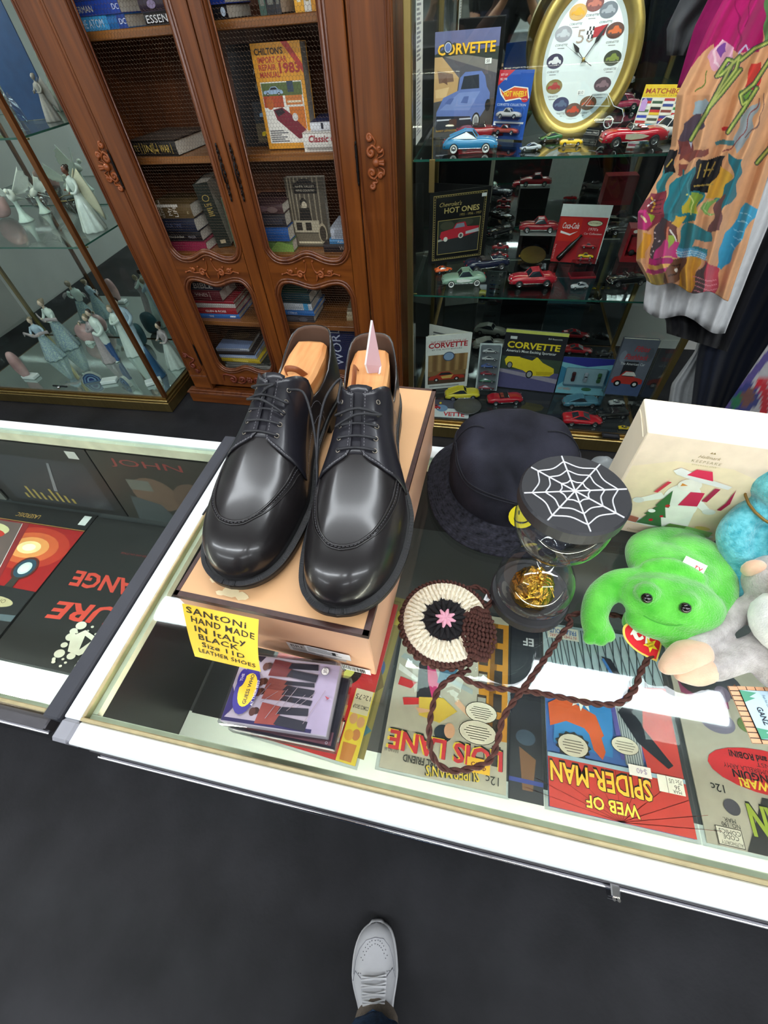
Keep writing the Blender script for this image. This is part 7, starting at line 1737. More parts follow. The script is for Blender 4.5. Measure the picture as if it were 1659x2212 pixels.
# doves on pedestals
def dove(label, gp, hp_, z, rz):
    A, h = place(gp, z, hp_)
    t = thing('dove_figurine', label, 'figurine', TR(A.x, A.y, z+.0004, rz=rz) @ Matrix.Scale(h, 4), 'white bird figurines on flared stands')
    G().lathe([(0, 0), (.16, 0), (.17, .015), (.13, .06), (.075, .16), (.05, .28), (.045, .36), (.06, .42)], mat('mint_porcelain', 'c9ddd2', .3, coat=.3, var=.05), 32, fold=lambda a, u: .05*math.sin(10*a)*(1-u)).obj('stand', t)
    g = G(); g.ell((0, 0, .52), (.085, .15, .09), M_BISQ, 16, Rm=Euler((.5, 0, 0)).to_matrix()); g.ell((0, -.14, .62), (.05, .06, .055), M_BISQ, 12); g.tube([(0, -.19, .62), (0, -.23, .605)], [.015, .003], M_CREAMW, 6)
    g.obj('body', t)
    for s in (-1, 1):
        g = G(); tips = [(.42, .10, .98), (.48, .16, .88), (.5, .2, .76), (.46, .22, .66), (.38, .22, .58), (.28, .2, .52)]
        rows = []
        for i, tp in enumerate(tips):
            rt = (.06, .02+.035*i, .58-.02*i)
            for w_ in (0, 1):
                rows.append([tuple(Vector((s*(rt[0]+(tp[0]-rt[0])*u*(1 if w_ == 0 else .93)), rt[1]+(tp[1]-rt[1])*u, rt[2]+(tp[2]-rt[2])*u*(1 if w_ == 0 else .9)-.03*w_*u))) for u in (0, .35, .7, .92, 1)])
        g.grid(rows, M_BISQ); o = g.obj('wing', t); q = o.modifiers.new('s', 'SOLIDIFY'); q.thickness = .012
    g = G(); g.grid([[(x*(1+1.5*u), .12+.2*u, .46-.1*u) for u in (0, .5, 1)] for x in (-.06, -.03, 0, .03, .06)], M_BISQ); o = g.obj('tail', t); q = o.modifiers.new('s', 'SOLIDIFY'); q.thickness = .012
dove('white bird figurine with spread wings on a flared stand', (58, 478), (18, 365), D1, 30)
dove('white bird figurine behind the other on a flared stand', (98, 460), (62, 372), D1, -25)
stone('polished_stone', 'rose stone behind the white bird figurine', (10, 470), D1, (.06, .05, .06), M_PINKS)
A = clampL(pz(85, 455, D1), .09); t = thing('glass_bowl', 'clear glass bowl behind the bird figurines', 'bowl', TR(A.x, A.y+.05, D1+.0004)); G().lathe([(0, 0), (.02, 0), (.02, .004), (.045, .03), (.05, .06), (.048, .06), (.042, .03), (.015, .008), (0, .007)], M_CRYS, 28).obj('bowl', t)
A = clampL(pz(165, 470, D1), .07); t = thing('glass_bowl', 'clear glass bowl with a gold rim beside the angel', 'bowl', TR(A.x, A.y+.03, D1+.0004)); G().lathe([(0, 0), (.02, 0), (.02, .004), (.05, .03), (.06, .075), (.058, .075), (.046, .03), (.015, .008), (0, .007)], M_CRYS, 28).obj('bowl', t); G().tube([(.059*math.cos(2*PI*i/28), .059*math.sin(2*PI*i/28), .075) for i in range(28)], .0015, M_BRASS, 6, closed=True).obj('gold_rim', t)
A = clampL(pz(190, 490, D1)); t = thing('glass_vase', 'slim clear glass vase beside the winged angel', 'vase', TR(A.x, A.y, D1+.0004)); G().lathe([(0, 0), (.025, 0), (.024, .005), (.008, .012), (.008, .03), (.02, .06), (.03, .11), (.029, .11), (.018, .06), (.004, .035), (0, .034)], M_CRYS, 24).obj('vase', t)
def angel(label, gp, hp_, z, gown, skin, hair, wing, rz, crystal=False):
    t = lady(label, gp, hp_, z, gown, gown, hair, rz=rz, skin=skin)
    for s in (-1, 1):
        g = G(); rows = []
        for i in range(7):
            u = i/6; rows.append([(s*(.03+.22*math.sin(PI*v*.62+.1)*u), .06+.10*u, .76-.62*v*(.5+.5*u)+.10*u*(1-v)) for v in [k/8 for k in range(9)]])
        g.grid(rows, wing); o = g.obj('wing', t); q = o.modifiers.new('s', 'SOLIDIFY'); q.thickness = .014
    return t
angel('dark skinned angel figurine in a white gown with cream wings', (213, 497), (155, 345), D1, M_PORC, M_SKINB, M_HAIRD, M_CREAMW, -20)
angel('clear crystal angel figurine on the top glass shelf', (78, 284), (45, 183), D2, M_CRYS, M_CRYS, M_CRYS, M_CRYS, 10)
M_STN = mat('grey_stone', '8d8c88', .8, var=.12, vscale=40, bump=.3)
angel('grey stone angel statuette on the top glass shelf', (118, 262), (75, 150), D2, M_STN, M_STN, M_STN, M_STN, -10)
A = pz(25, 296, D2); o = G().bbox(0, .006, 0, .16, 0, .36, .001, mat('blue_board', '1f3f66', .5, var=.1)).obj('blue_board', None, TR(-2.02, 2.05, D2+.0004, rz=-70)); tag(o, 'upright dark blue board at the back of the top shelf', 'board')
A = pz(95, 275, D2); t = lady('tall white draped figurine at the back of the top shelf', (105, 245), (75, 60), D2, M_BISQ, M_BISQ, M_HAIR, rz=10)
A = clampL(pz(60, 240, D2), .1); t = thing('ivy_spray', 'green artificial ivy behind the crystal angel', 'plant', TR(A.x-.1, A.y, D2+.0004))
M_IVY = mat('ivy_leaf', '4f6a34', .5, var=.3, vscale=20); g = G(); rr = random.Random(9)
stems = [bez([(0, 0, 0), (.03*s, .0, .12), (.06*s+.02, .01, .22), (.05*s, .0, .34)], 8) for s in (-1, 0, 1, 2)]
gs = G()
for S_ in stems: gs.tube(S_, .002, M_IVY, 5)
gs.obj('stem', t)
lf = G(); lf.add([(0, 0, 0), (.012, .002, .012), (.008, .0, .03), (0, -.003, .042), (-.008, .0, .03), (-.012, .002, .012)], [(0, 1, 2, 3, 4, 5)], M_IVY)
first = None
for S_ in stems:
    for k in range(4, len(S_), 3):
        Ml = Matrix.Translation(S_[k]) @ Euler((rr.uniform(-1, 1), rr.uniform(-1, 1), rr.uniform(0, 6))).to_matrix().to_4x4()
        if first is None: first = lf.obj('leaf', t, Ml)
        else:
            o = first.copy(); COL.objects.link(o); o.parent = t; o.matrix_basis = Ml
# little clamp and sliding door edge of the case
A = pz(135, 838, D0); t = thing('door_lock', 'small black sliding door lock at the case front', 'lock', TR(A.x, 1.682, D0+.012)); G().bbox(-.05, .05, -.004, .004, 0, .008, .001, M_BLKP).obj('bar', t); G().lathe([(0, 0), (.008, 0), (.008, .014), (0, .016)], M_CHROME, 16, TR(0, -.004, .004, rx=90)).obj('cylinder', t)
# ================================================================ hanging clothes
def pip(x, y, P):
    c = np.zeros(x.shape, bool); j = len(P)-1
    for i in range(len(P)):
        if P[i][1] != P[j][1]:
            c ^= ((P[i][1] > y) != (P[j][1] > y)) & (x < (P[j][0]-P[i][0])*(y-P[i][1])/(P[j][1]-P[i][1])+P[i][0])
        j = i
    return c
M_PRINT = mat('printed_cotton', 'ffffff', .9, spec=.15, var=.1, vscale=70, bump=.25, bscale=900, sheen=.1)
_n = M_PRINT.node_tree; _a = _n.nodes.new('ShaderNodeAttribute'); _a.attribute_name = 'dye'
_x = _n.nodes.new('ShaderNodeMix'); _x.data_type = 'RGBA'; _x.blend_type = 'MULTIPLY'; _x.inputs[0].default_value = 1
_b = _n.nodes['Principled BSDF']; _n.links.new(_b.inputs['Base Color'].links[0].from_socket, _x.inputs[6]); _n.links.new(_a.outputs['Color'], _x.inputs[7]); _n.links.new(_x.outputs[2], _b.inputs['Base Color'])
def garment(name, label, cat, L, R, Y, colf, folds, nu=60, nv=80, hem=None, y0=None, y1=None, thick=.002):
    ys = [p[1] for p in L]; g = G()
    y0 = y0 if y0 is not None else min(ys); y1 = y1 if y1 is not None else max(ys)
    rows = []; PX = []
    for i in range(nu+1):
        u = i/nu; row = []; pr = []
        for j in range(nv+1):
            v = j/nv; y = y0+(y1-y0)*v
            xl = interp(y, [(p[1], p[0]) for p in L]); xr = interp(y, [(p[1], p[0]) for p in R])
            x = xl+(xr-xl)*u; yy = y+(hem(u)*v**6 if hem else 0)
            amp = .35+.65*v
            dY = sum(a*math.sin(2*PI*(f*u+ph)+.8*v) for a, f, ph in folds)*amp
            row.append(py(x, yy, Y+dY)); pr.append((x, yy))
        rows.append(row); PX.append(pr)
    nvv = nv+1
    Q = np.array(PX); idx = colf(Q[..., 0], Q[..., 1])
    g.grid(rows, M_PRINT)
    pal = {c: lin(c) for c in set(idx.ravel().tolist())}
    colr = [k for c in idx.ravel().tolist() for k in (*pal[c], 1.0)]
    o = g.obj(name); o.data.color_attributes.new('dye', 'FLOAT_COLOR', 'POINT').data.foreach_set('color', colr)
    q = o.modifiers.new('s', 'SOLIDIFY'); q.thickness = thick; q.offset = 1
    return tag(o, label, cat, 'clothes on the rail')
def near(x, y, P, w):
    r = np.zeros(x.shape, bool)
    for a, b in zip(P[:-1], P[1:]):
        dx, dy = b[0]-a[0], b[1]-a[1]; t = np.clip(((x-a[0])*dx+(y-a[1])*dy)/(dx*dx+dy*dy+1e-9), 0, 1)
        r |= (x-a[0]-t*dx)**2+(y-a[1]-t*dy)**2 < w*w
    return r
def plain(c): return lambda x, y: np.full(x.shape, c, object)
def smoothed(P):
    return [(v.x, v.y) for v in bez([(a, b, 0) for a, b in P+[P[0]]], 4)][:-1]
ART = [([(1520, -260), (1659, -260), (1660, 30), (1640, 110), (1605, 116), (1575, 96), (1548, 112), (1530, 70)], 'b01e66'), ([(1500, 20), (1545, -20), (1560, 80), (1520, 110), (1490, 150)], 'a82060'), ([(1640, -260), (1760, -260), (1720, 60), (1650, 100), (1655, 20)], '5f8a52'), ([(1680, -200), (1720, -200), (1700, 80), (1665, 60)], '2f5a3c'),
    ([(1528, 120), (1560, 88), (1588, 100), (1575, 140), (1545, 155), (1535, 140)], 'd8a0b4'), ([(1548, 108), (1568, 92), (1572, 112), (1556, 128)], '7a4a94'), ([(1622, 140), (1640, 130), (1648, 160), (1628, 195), (1605, 190), (1618, 165)], 'c83c34'), ([(1600, 195), (1628, 196), (1615, 228), (1598, 225)], '6f9a40'),
    ([(1500, 225), (1525, 210), (1535, 222), (1512, 250), (1498, 250)], '9fb4bc'), ([(1478, 265), (1515, 245), (1520, 270), (1490, 300), (1480, 330), (1462, 330)], '5a4c58'), ([(1466, 300), (1490, 305), (1500, 300), (1496, 330), (1470, 345)], '7c4440'), ([(1475, 335), (1530, 318), (1530, 330), (1490, 352)], '86483e'), ([(1470, 350), (1488, 355), (1470, 378), (1460, 376)], '86483e'), ([(1488, 300), (1500, 306), (1490, 322)], 'b8bccc'), ([(1556, 280), (1570, 272), (1572, 282), (1560, 286)], 'b83030'), ([(1585, 300), (1610, 240), (1640, 215), (1620, 300), (1590, 330)], '9aa6ac'), ([(1545, 308), (1590, 300), (1585, 312), (1545, 316)], '4a7a80'),
    ([(1458, 384), (1505, 362), (1520, 420), (1500, 480), (1440, 480), (1425, 470)], '2c7a84'), ([(1570, 330), (1605, 345), (1590, 420), (1560, 460), (1540, 430), (1585, 380)], '2c7480'), ([(1427, 373), (1452, 330), (1458, 350), (1436, 420), (1415, 430)], '2f7a80'), ([(1512, 345), (1568, 338), (1550, 412), (1488, 416), (1500, 380)], '17171b'), ([(1440, 328), (1460, 322), (1454, 372), (1432, 378)], '17171b'), ([(1558, 362), (1582, 378), (1556, 432), (1520, 424), (1530, 410)], 'd2a23c'), ([(1482, 425), (1512, 418), (1508, 465), (1475, 458)], 'c8b43c'), ([(1490, 418), (1515, 420), (1500, 465), (1490, 460)], '93b04a'), ([(1520, 435), (1550, 430), (1530, 455), (1545, 465), (1520, 460), (1515, 450)], '7faa5c'), ([(1545, 440), (1566, 420), (1556, 500), (1530, 500), (1540, 470)], '6f4a48'),
    ([(1404, 415), (1440, 415), (1432, 470), (1400, 500), (1376, 490), (1376, 459)], '8a3a44'), ([(1376, 459), (1396, 455), (1410, 480), (1395, 500), (1376, 494)], 'c43a78'), ([(1395, 460), (1415, 462), (1405, 480)], '9ab43c'), ([(1425, 470), (1445, 480), (1425, 560), (1402, 566), (1412, 510)], '4f4448'), ([(1373, 563), (1392, 505), (1408, 505), (1392, 560)], 'd89a34'), ([(1440, 480), (1465, 482), (1458, 530), (1432, 530)], '6a3a34'), ([(1455, 465), (1480, 465), (1470, 490), (1450, 485)], 'd8a83c'), ([(1430, 520), (1466, 520), (1462, 556), (1412, 556)], 'c4407a'), ([(1438, 515), (1455, 508), (1448, 540)], '9ab43c'), ([(1400, 556), (1452, 560), (1448, 572), (1396, 570)], 'a8286a'), ([(1398, 570), (1450, 572), (1448, 580), (1396, 580)], 'd8a858'), ([(1397, 580), (1448, 581), (1445, 590), (1396, 590)], 'b03a70'), ([(1396, 590), (1445, 591), (1430, 615), (1396, 612)], 'a8904a'), ([(1452, 560), (1484, 548), (1470, 600), (1440, 620), (1430, 612)], '6b4630'), ([(1484, 548), (1512, 556), (1500, 640), (1450, 640), (1470, 600)], 'cf983a'), ([(1480, 480), (1540, 500), (1530, 550), (1462, 540), (1470, 510)], '3a8088'), ([(1465, 532), (1530, 545), (1520, 560), (1464, 552)], '5aa0c0'), ([(1500, 520), (1545, 520), (1535, 535), (1495, 535)], 'd8a07a'),
    ([(1610, 440), (1640, 450), (1560, 585), (1545, 580), (1560, 520)], '3f9cc0'), ([(1520, 560), (1555, 585), (1540, 660), (1480, 660), (1500, 620)], 'b84a58'), ([(1510, 585), (1525, 560), (1516, 640), (1490, 650)], '5a4a4c')]
GRN = [[(1492, 302), (1525, 245), (1560, 180), (1585, 132), (1572, 128), (1548, 165), (1560, 160), (1598, 122), (1590, 150), (1560, 190), (1530, 235), (1560, 200), (1600, 150)], [(1572, 286), (1610, 230), (1635, 190), (1620, 215), (1605, 225), (1600, 205), (1630, 180), (1662, 130)], [(1600, 130), (1630, 105), (1662, 90)], [(1635, 352), (1662, 320), (1690, 280)]]
DET = [([(1530, 150), (1520, 175), (1505, 200)], 1.5, '6a7a3a'), ([(1560, 90), (1545, 110), (1540, 135), (1555, 150), (1580, 135)], 2, 'e8c8d0'), ([(1600, 115), (1610, 100), (1620, 112), (1635, 104)], 2, 'c8b8d8'), ([(1590, 0), (1600, 60), (1596, 110)], 1.5, '8a1450'), ([(1625, 0), (1610, 60)], 1.5, '8a1450'), ([(1640, 210), (1600, 300), (1560, 330)], 1.2, '8a4a44'), ([(1610, 300), (1640, 260), (1655, 200)], 1.2, '7a5a50'),
    ([(1480, 420), (1500, 440), (1490, 465)], 1.5, 'd8e08a'), ([(1530, 430), (1520, 450), (1535, 462)], 1.5, 'b0d08a'), ([(1405, 425), (1420, 440), (1408, 455)], 2, 'd8a83c'), ([(1415, 430), (1400, 445)], 1.5, 'e8e0d8'), ([(1448, 495), (1440, 520)], 2.5, 'b86a50'), ([(1452, 500), (1456, 520)], 1.5, 'e8e0d8')]
DET += [([(x_, y_), (x_+.5, y_)], 1.6, 'd8c8cc') for x_, y_ in ((1418, 500), (1414, 512), (1420, 520), (1410, 530), (1416, 540), (1408, 548))]
DET += [([(1400+k*2, 430+k*9), (1430-k, 432+k*9)], 1.2, '5a2a34') for k in range(4)]+[([(1462, 540+k*5), (1525, 548+k*5)], 1, 'bcd8e0') for k in range(3)]+[([(1500, 600+k*10), (1545, 606+k*10)], 1, 'd88a94') for k in range(4)]+[([(1600-k*6, 460+k*16), (1622-k*8, 470+k*16)], 1, '9ad4e8') for k in range(5)]
DET += [([(1450, 575), (1468, 568), (1462, 590), (1448, 600)], 1.5, '3a2418'), ([(1460, 582), (1461, 582)], 4, 'e8e0d0'), ([(1385, 470), (1392, 480)], 2, 'e8d0a0'), ([(1476, 365), (1468, 420), (1450, 470)], 1.5, '1f6a72'), ([(1490, 380), (1480, 440)], 1.5, '4a98a0')]
GLD = [[(1506, 385), (1514, 355)], [(1520, 382), (1530, 352)], [(1530, 380), (1545, 350)], [(1522, 368), (1540, 366)], [(1500, 402), (1540, 398)], [(1440, 360), (1452, 345)]]
def shirtc(x, y):
    o = np.full(x.shape, 'd6a074', object); wx, wy = x+3*np.sin(y*.13)+2*np.sin(x*.21), y+3*np.sin(x*.11)
    for P, c in ART: o[pip(wx, wy, P)] = c
    for P, w_, c in DET: o[near(wx, wy, P, w_)] = c
    for P in GLD: o[near(x, y, P, 1.5)] = 'b89a4a'
    for P in GRN: o[near(x, y, P, 5.6)] = '38304a'
    for P in GRN: o[near(x, y, P, 4)] = '6f8a3c'
    for P in GRN: o[near(x+1, y-1, P, 1.8)] = 'b8c46a'
    return o
SHL = [(1650, -260), (1580, -40), (1562, 0), (1530, 60), (1490, 150), (1462, 205), (1455, 260), (1449, 316), (1427, 373), (1404, 415), (1378, 459), (1377, 500), (1374, 563), (1396, 602)]
SHR = [(1900, -260), (1840, -40), (1800, 60), (1720, 240), (1668, 345), (1640, 430), (1610, 520), (1575, 600), (1548, 650)]
SHR = [(x, y) for x, y in SHR]
garment('printed_shirt', 'peach shirt with bright tropical print hanging on the rail', 'shirt', SHL, SHR, 1.295, shirtc, [(.022, 2.3, .1), (.014, 4.6, .4), (.006, 9, .2)], 300, 480, hem=lambda u: 40*u+6*math.sin(u*14), y1=605)
garment('white_shirt', 'white cotton shirt hanging under the printed shirt', 'shirt', [(1660, -260), (1600, 0), (1500, 300), (1400, 580), (1390, 655)], [(1930, -260), (1840, 0), (1745, 250), (1665, 460), (1600, 600), (1548, 700)], 1.39, plain('d9dadb'), [(.018, 3.2, .0), (.01, 6.3, .3)], 60, 60, hem=lambda u: 10*math.sin(u*9)+48*u, y1=668)
garment('black_top', 'black garment hanging behind the white shirt', 'clothing', [(1720, -260), (1640, 0), (1520, 400), (1420, 640), (1440, 700)], [(2040, -260), (1960, 0), (1790, 330), (1665, 540), (1560, 740)], 1.45, plain('16161a'), [(.02, 2.2, .2), (.008, 6, .1)], 40, 40, hem=lambda u: 40*u, y1=720)
garment('navy_jacket', 'dark navy jacket hanging nearest the white display box', 'jacket', [(1800, -260), (1760, 0), (1640, 400), (1560, 600), (1506, 765), (1490, 900)], [(2160, -260), (2100, 0), (1960, 300), (1800, 540), (1660, 760), (1580, 900)], 1.53, lambda x, y: np.where(near(x, y, [(1490, 838), (1640, 862)], 3), '141820', '1d2230'), [(.03, 1.4, .3), (.008, 5, .1)], 50, 60, hem=lambda u: 14*u, y1=890)
XM = [([(1588, 838), (1625, 830), (1640, 870), (1590, 900), (1575, 890)], '3a3f74'), ([(1600, 850), (1625, 838), (1630, 862), (1605, 880)], '6a4a44'), ([(1580, 860), (1600, 850), (1598, 875), (1580, 885)], '2f6a4a'), ([(1625, 824), (1656, 822), (1660, 880), (1640, 930), (1630, 930), (1645, 860)], 'b02830')]
def xmc(x, y):
    o = np.full(x.shape, 'a9a7a8', object)
    o[near(x, y, [(1840, 540), (1560, 892)], 7)] = '5a4f86'
    for P, c in XM: o[pip(x, y, smoothed(P))] = c
    o[near(x, y, [(1636, 822), (1645, 816), (1652, 824), (1662, 818)], 1.6)] = 'b8484c'
    return o
garment('holiday_top', 'grey top with a holiday picture hanging beside the navy jacket', 'clothing', [(1900, -260), (1850, 100), (1760, 500), (1662, 740), (1560, 890)], [(2300, -260), (2200, 200), (2060, 500), (1900, 760), (1760, 930)], 1.40, xmc, [(.015, 2, .3)], 110, 110, hem=lambda u: 8*u, y1=905)
garment('grey_scarf', 'pale grey cloth hanging between the case and the navy jacket', 'cloth', [(1560, 560), (1500, 760), (1450, 830), (1438, 905)], [(1600, 560), (1535, 760), (1505, 850), (1500, 905)], 1.60, plain('b6babb'), [(.012, 1.5, .3), (.006, 4, .1)], 20, 40)
garment('magenta_blouse', 'magenta blouse hanging behind the printed shirt', 'clothing', [(1600, -260), (1540, -20), (1500, 60), (1462, 190)], [(1760, -260), (1690, 0), (1600, 120), (1520, 230)], 1.43, plain('8e1a58'), [(.014, 2, .1)], 24, 30)
garment('charcoal_coat', 'charcoal coat hanging behind the magenta blouse', 'clothing', [(1530, -260), (1480, -20), (1440, 60), (1440, 120)], [(1680, -260), (1600, 0), (1520, 60), (1480, 130)], 1.48, plain('4a4c4e'), [(.014, 2, .1)], 20, 20)
# chrome clothes rail that carries them
t = thing('clothes_rail', 'chrome clothes rail standing in front of the right case', 'clothes rail', TR(0, 0, 0))
G().tube([(.30, 1.42, 1.80), (1.75, 1.42, 1.80)], .014, M_CHROME, 12).obj('hang_bar', t)
for x in (.98, 1.73):
    G().tube([(x, 1.60, .03), (x, 1.60, 1.80), (x, 1.42, 1.80)], .013, M_CHROME, 12).obj('upright', t)
    g = G(); g.tube([(x, 1.35, .03), (x, 1.85, .03)], .014, M_CHROME, 10); g.obj('foot', t)

# ================================================================ the photographer
M_SKINP = mat('skin', 'b98467', .55, var=.08, vscale=20, bump=.05)
M_JEAN = mat('blue_denim', '2c4260', .85, var=.25, vscale=120, bump=.4, bscale=900, col2='3c5a80')
M_TEE = mat('black_cotton', '141416', .9, var=.15, vscale=60, bump=.2)
M_SOCK = mat('taupe_knit', '7a6e62', .9, var=.15, vscale=200, bump=.5, bscale=800)
M_SNK = mat('white_sneaker_leather', 'd9d9dd', .45, var=.03, bump=.05)
M_SNS = mat('white_rubber', 'dcdcdf', .5, var=.03)
pe = thing('person', 'person in jeans and white sneakers taking the photo', 'person', TR(0, 0, 0))
toe = pz(809, 1992, .03); hl = pz(817, 2225, .03); ax = (toe-hl); ax.z = 0; ax.normalize()
SLN = .262; heel = Vector((toe.x, toe.y, 0))-ax*SLN; side = Vector((ax.y, -ax.x, 0))
MS = Matrix(((side.x, ax.x, 0, heel.x), (side.y, ax.y, 0, heel.y), (0, 0, 1, 0.0005), (0, 0, 0, 1)))
def snk(mat_, mir, parent):
    k = SLN/SL
    hs_ = smooth_fn([(0, .085), (.25, .095), (.42, .088), (.55, .072), (.68, .055), (.8, .044), (.9, .036), (.96, .026), (1, .012)])
    def P(s, ph, off=0):
        c, q = math.cos(ph), math.sin(ph); wd = (_wi if c > 0 else _wo)(s)*1.02
        return Vector((mir*(_cx(s)+(wd+off)*math.copysign(abs(c)**.72, c)), s*SLN, .026+(hs_(s)+off)*max(q, 0)**.85))
    st_ = [0, .004, .014, .035, .08]+[.12+.04*i for i in range(20)]+[.92, .945, .965, .98, .99, .996, 1]
    g = G(); g.grid([[P(s, PI*j/24) for j in range(25)] for s in st_], M_SNK); sh = weld(g.obj('sneaker', parent, mat_))
    g = G()
    ring = [(s, 1) for s in st_]+[(s, -1) for s in st_[::-1]]
    rows = []
    for s, d in ring:
        wd = (_wi if d > 0 else _wo)(s)+.0035; x = mir*(_cx(s)+d*wd); y = s*SLN+(.004 if s > .99 else 0)
        rows.append([(x*.9, y*.975+.003, .035), (x, y, .032), (x*1.01, y, .016), (x*.98, y, .001), (x*.3, y*.9, .0005)])
    g.grid(rows, M_SNS, True, cu=True); g.obj('rubber_sole', sh)
    g = G(); M_LN = mat('grey_seam', '9a9aa2', .7, var=.05)
    g.tube([P(s, ph, .0006) for s, ph in [(.70, PI*.17), (.78, PI*.2), (.85, PI*.27), (.90, PI*.38), (.913, PI*.5), (.90, PI*.62), (.85, PI*.73), (.78, PI*.8), (.70, PI*.83)]], .0008, M_LN, 5)
    g.tube([P(s, ph, .0008) for s, ph in [(.66, PI*.14), (.72, PI*.22), (.68, PI*.36)]], .001, M_LN, 5); g.tube([P(s, ph, .0008) for s, ph in [(.66, PI*.86), (.72, PI*.78), (.68, PI*.64)]], .001, M_LN, 5)
    g.obj('seam', sh)
    g = G()
    for i in range(30):
        u = -1+2*(i % 15)/14; rr = .115 if i < 15 else .095; s = .71+rr*1.5*math.sqrt(max(0, 1-u*u))*.95+.03*(1-abs(u)); ph = PI/2+u*.62*(1 if i < 15 else .8)
        p = P(min(s, .895), ph, .0004); g.ell(p, (.0011, .0011, .0006), mat('perforation', '55555c', .9, var=.1), 6)
    o = g.obj('perforations', sh); o['kind'] = 'stuff'
    g = G()
    for i in range(4):
        s = .69-.042*i
        for q in (1, -1):
            a, b = P(s, PI/2-q*.42, .003), P(s-.02, PI/2+q*.42, .003); m_ = (a+b)/2+Vector((0, 0, .006))
            g.tube(bez([a, m_, b], 6), .0042, M_SNS, 6, flat=.35)
    g.obj('laces', sh)
    return sh
snk(MS, 1, pe)
MS2 = Matrix.Translation((-.27, -.36, 0)) @ MS
snk(MS2, -1, pe)
def leg(M0, knee, hip, nm):
    an = M0 @ Vector((0, .096, .10)); up1 = M0 @ Vector((0, .06, .30))
    G().tube(bez([M0 @ Vector((0, .112, .070)), an, M0 @ Vector((0, .084, .16)), up1], 6), [.047-.0003*i for i in range(19)], M_SOCK, 16).obj('sock', pe)
    g = G(); c0 = M0 @ Vector((0, .080, .135)); P = bez([c0, up1, Vector(knee), Vector(hip)], 10); n = len(P)
    R = [interp(i/(n-1), [(0, .064), (.2, .062), (.6, .075), (1, .10)]) for i in range(n)]
    rows = []
    for i, p in enumerate(P):
        rows.append([p+Vector((R[i]*math.cos(2*PI*j/24)*(1+.05*math.sin(3*j+i)), R[i]*math.sin(2*PI*j/24)*(1+.06*math.sin(2*j+i*.7)), (.02*math.sin(2*PI*j/24)-.012*abs(math.cos(PI*j/12))) if i == 0 else 0)) for j in range(24)])
    g.grid(rows, M_JEAN, cv=True); o = g.obj(nm, pe); q = o.modifiers.new('s', 'SOLIDIFY'); q.thickness = .0025
hp1, hp2 = (-.10, -.60, .90), (-.28, -.66, .90)
leg(MS, (heel.x-.005, heel.y+.0, .50), hp1, 'jeans_leg')
leg(MS2, (-.36, -.72, .50), hp2, 'jeans_leg')
# body: one skinned figure
def skin_obj(name, V, E, R, mt, parent, sub=2, root=0):
    me = bpy.data.meshes.new(name); me.from_pydata(V, E, []); me.materials.append(mt)
    o = bpy.data.objects.new(name, me); COL.objects.link(o); o.parent = parent
    sk = o.modifiers.new('k', 'SKIN'); sk.use_smooth_shade = True
    for i, r in enumerate(R): me.skin_vertices[0].data[i].radius = (r, r)
    me.skin_vertices[0].data[root].use_root = True
    q = o.modifiers.new('d', 'SUBSURF'); q.levels = sub; q.render_levels = sub
    return o
V, E, R = [], [], []
def ch(pts, start=None):
    last = start
    for p, r in pts:
        V.append(tuple(p)); R.append(r); i = len(V)-1
        if last is not None: E.append((last, i))
        last = i
    return last
ch([((-.19, -.63, .92), .13)]); sp_ = ch([((-.185, -.62, 1.06), .125), ((-.18, -.58, 1.2), .14), ((-.175, -.54, 1.36), .13), ((-.17, -.52, 1.46), .06)], 0)
chest = sp_-1
hd = ch([((-.168, -.50, 1.52), .06), ((-.165, -.48, 1.585), .085), ((-.165, -.475, 1.66), .088), ((-.165, -.475, 1.71), .05)], sp_)
for s, hx, cam_s in ((1, .045, 1), (-1, -.075, -1)):
    sh_ = Vector((-.175+s*.18, -.55, 1.39)); el = Vector((-.04+s*.27, -.42, 1.16)); wr = Vector((hx+s*.04, -.16, 1.36)); pm = Vector((hx+s*.022, -.105, 1.405))
    e_ = ch([(sh_, .06), (sh_.lerp(el, .5), .048), (el, .042), (el.lerp(wr, .35), .042), (wr, .027), (pm, .032)], chest)
    for k in range(4):
        b = pm+Vector((s*.012, .012+.006*k, -.022+.017*k)); m_ = b+Vector((-s*.012, .03, .006)); tp = m_+Vector((-s*.026, .004, .004))
        ch([(b, .0095), (m_, .0088), (tp, .0078)], e_)
    ch([(pm+Vector((-s*.014, -.002, .026)), .011), (pm+Vector((-s*.034, .012, .036)), .0095)], e_)
skin_obj('body', V, E, R, M_SKINP, pe)
V, E, R = [], [], []
ch([((-.19, -.63, .88), .150)]); sp_ = ch([((-.185, -.62, 1.06), .145), ((-.18, -.58, 1.2), .158), ((-.175, -.54, 1.36), .150), ((-.172, -.53, 1.43), .075)], 0)
for s in (1, -1):
    sh_ = Vector((-.175+s*.18, -.55, 1.39)); el = Vector((-.04+s*.27, -.42, 1.16)); ch([(sh_, .082), (sh_.lerp(el, .55), .070)], sp_-1)
skin_obj('t_shirt', V, E, R, M_TEE, pe)
g = G(); g.ell((-.165, -.49, 1.69), (.092, .105, .085), mat('grey_hair', '6a6460', .8, var=.2, vscale=80, bump=.5), 16); g.obj('hair', pe)
g = G()
for s in (-1, 1): g.ell((-.165+s*.032, -.395, 1.64), .012, mat('eye_white', 'e8e4e0', .2, var=.02), 10); g.ell((-.165+s*.032, -.385, 1.638), .006, M_EYEB, 8)
g.ell((-.165, -.385, 1.61), (.014, .022, .024), M_SKINP, 10); g.tube([(-.19, -.39, 1.572), (-.165, -.384, 1.568), (-.14, -.39, 1.572)], .005, mat('lip', '9a5a50', .5, var=.05), 6)
for s in (-1, 1): g.ell((-.165+s*.088, -.475, 1.63), (.012, .022, .032), M_SKINP, 10)
g.obj('face', pe)
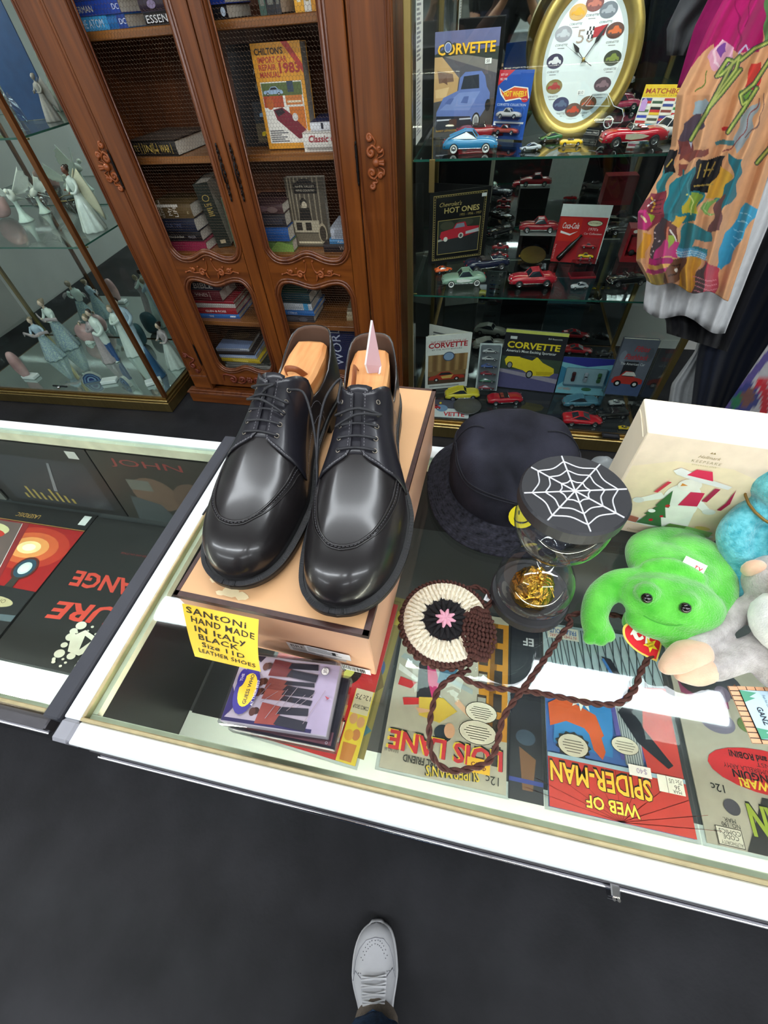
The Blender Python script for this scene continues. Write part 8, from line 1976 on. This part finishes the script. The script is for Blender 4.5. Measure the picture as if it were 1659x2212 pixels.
PM_ = Matrix.Translation(CAMPOS-CF*.012) @ Matrix(((CR.x, -CD.x, -CF.x, 0), (CR.y, -CD.y, -CF.y, 0), (CR.z, -CD.z, -CF.z, 0), (0, 0, 0, 1)))
t = thing('smartphone', 'black smartphone held up by the person', 'phone', PM_ @ Matrix.Translation((0, -.055, 0)))
G().bbox(-.037, .037, -.08, .078, -.004, .004, .003, M_BLKP).obj('body', t)
G().box(-.034, .034, -.076, .074, .0041, .0046, mat('phone_screen', '202428', .1, coat=.6, var=.1)).obj('screen', t)

# ================================================================ the shop behind the photographer
t = thing('wall_shelf_unit', 'white shelf unit of boxed goods along the front wall', 'shelf', TR(0, -4.1, 0))
for z in (.25, .65, 1.05, 1.45, 1.85): G().bbox(-2.4, 2.4, -.18, .18, z-.02, z, .002, M_WHITE).obj('shelf', t)
for x in (-2.41, -.8, .8, 2.41): G().bbox(x-.01, x+.01, -.19, .19, 0, 2.0, .002, M_WHITE).obj('upright', t)
x = -2.3
for k, (nm, c_, z, W_, Hh) in enumerate((('large white', 'd8d4cc', .25, .5, .34), ('dark red', '8a3a34', .65, .4, .3), ('tan', 'c8b08a', 1.05, .5, .28), ('blue', '3a5a80', 1.45, .4, .3), ('pale grey', 'b8b8b8', .65, .6, .3), ('olive green', '5a6a50', .25, .5, .3), ('cream', 'd8ccb0', 1.05, .55, .3), ('slate grey', '6a6670', 1.45, .45, .3))):
    x = (-2.2, -1.5, -.6, .0, .95, 1.2, 1.6, 1.75)[k]
    o = G().bbox(0, W_, 0, .28, 0, Hh, .003, ink(c_)).obj('goods_box', None, TR(x, -4.24, z+.0005)); tag(o, nm+' goods box standing on the white wall shelves', 'box', 'boxes on the front wall shelves')
counter('glass_counter', 'glass topped display counter standing in the middle of the shop', -1.6, 1.4, -2.6, -2.1, False)
# small suction stand on the counter's back rail
c = pz(1302, 1000, GT); t = thing('suction_stand', 'grey suction cup stand on the counter back rail behind the cream box', 'stand', TR(c.x, .512, GT+.0002))
G().lathe([(0, .0), (.020, 0), (.019, .004), (.012, .010), (.006, .016), (0, .017)], mat('grey_rubber', '7d8284', .4, var=.1), 24).obj('cup', t)
G().tube([(.010, 0, .008), (.014, 0, .03)], .0035, M_CHROME, 10).obj('stem', t)
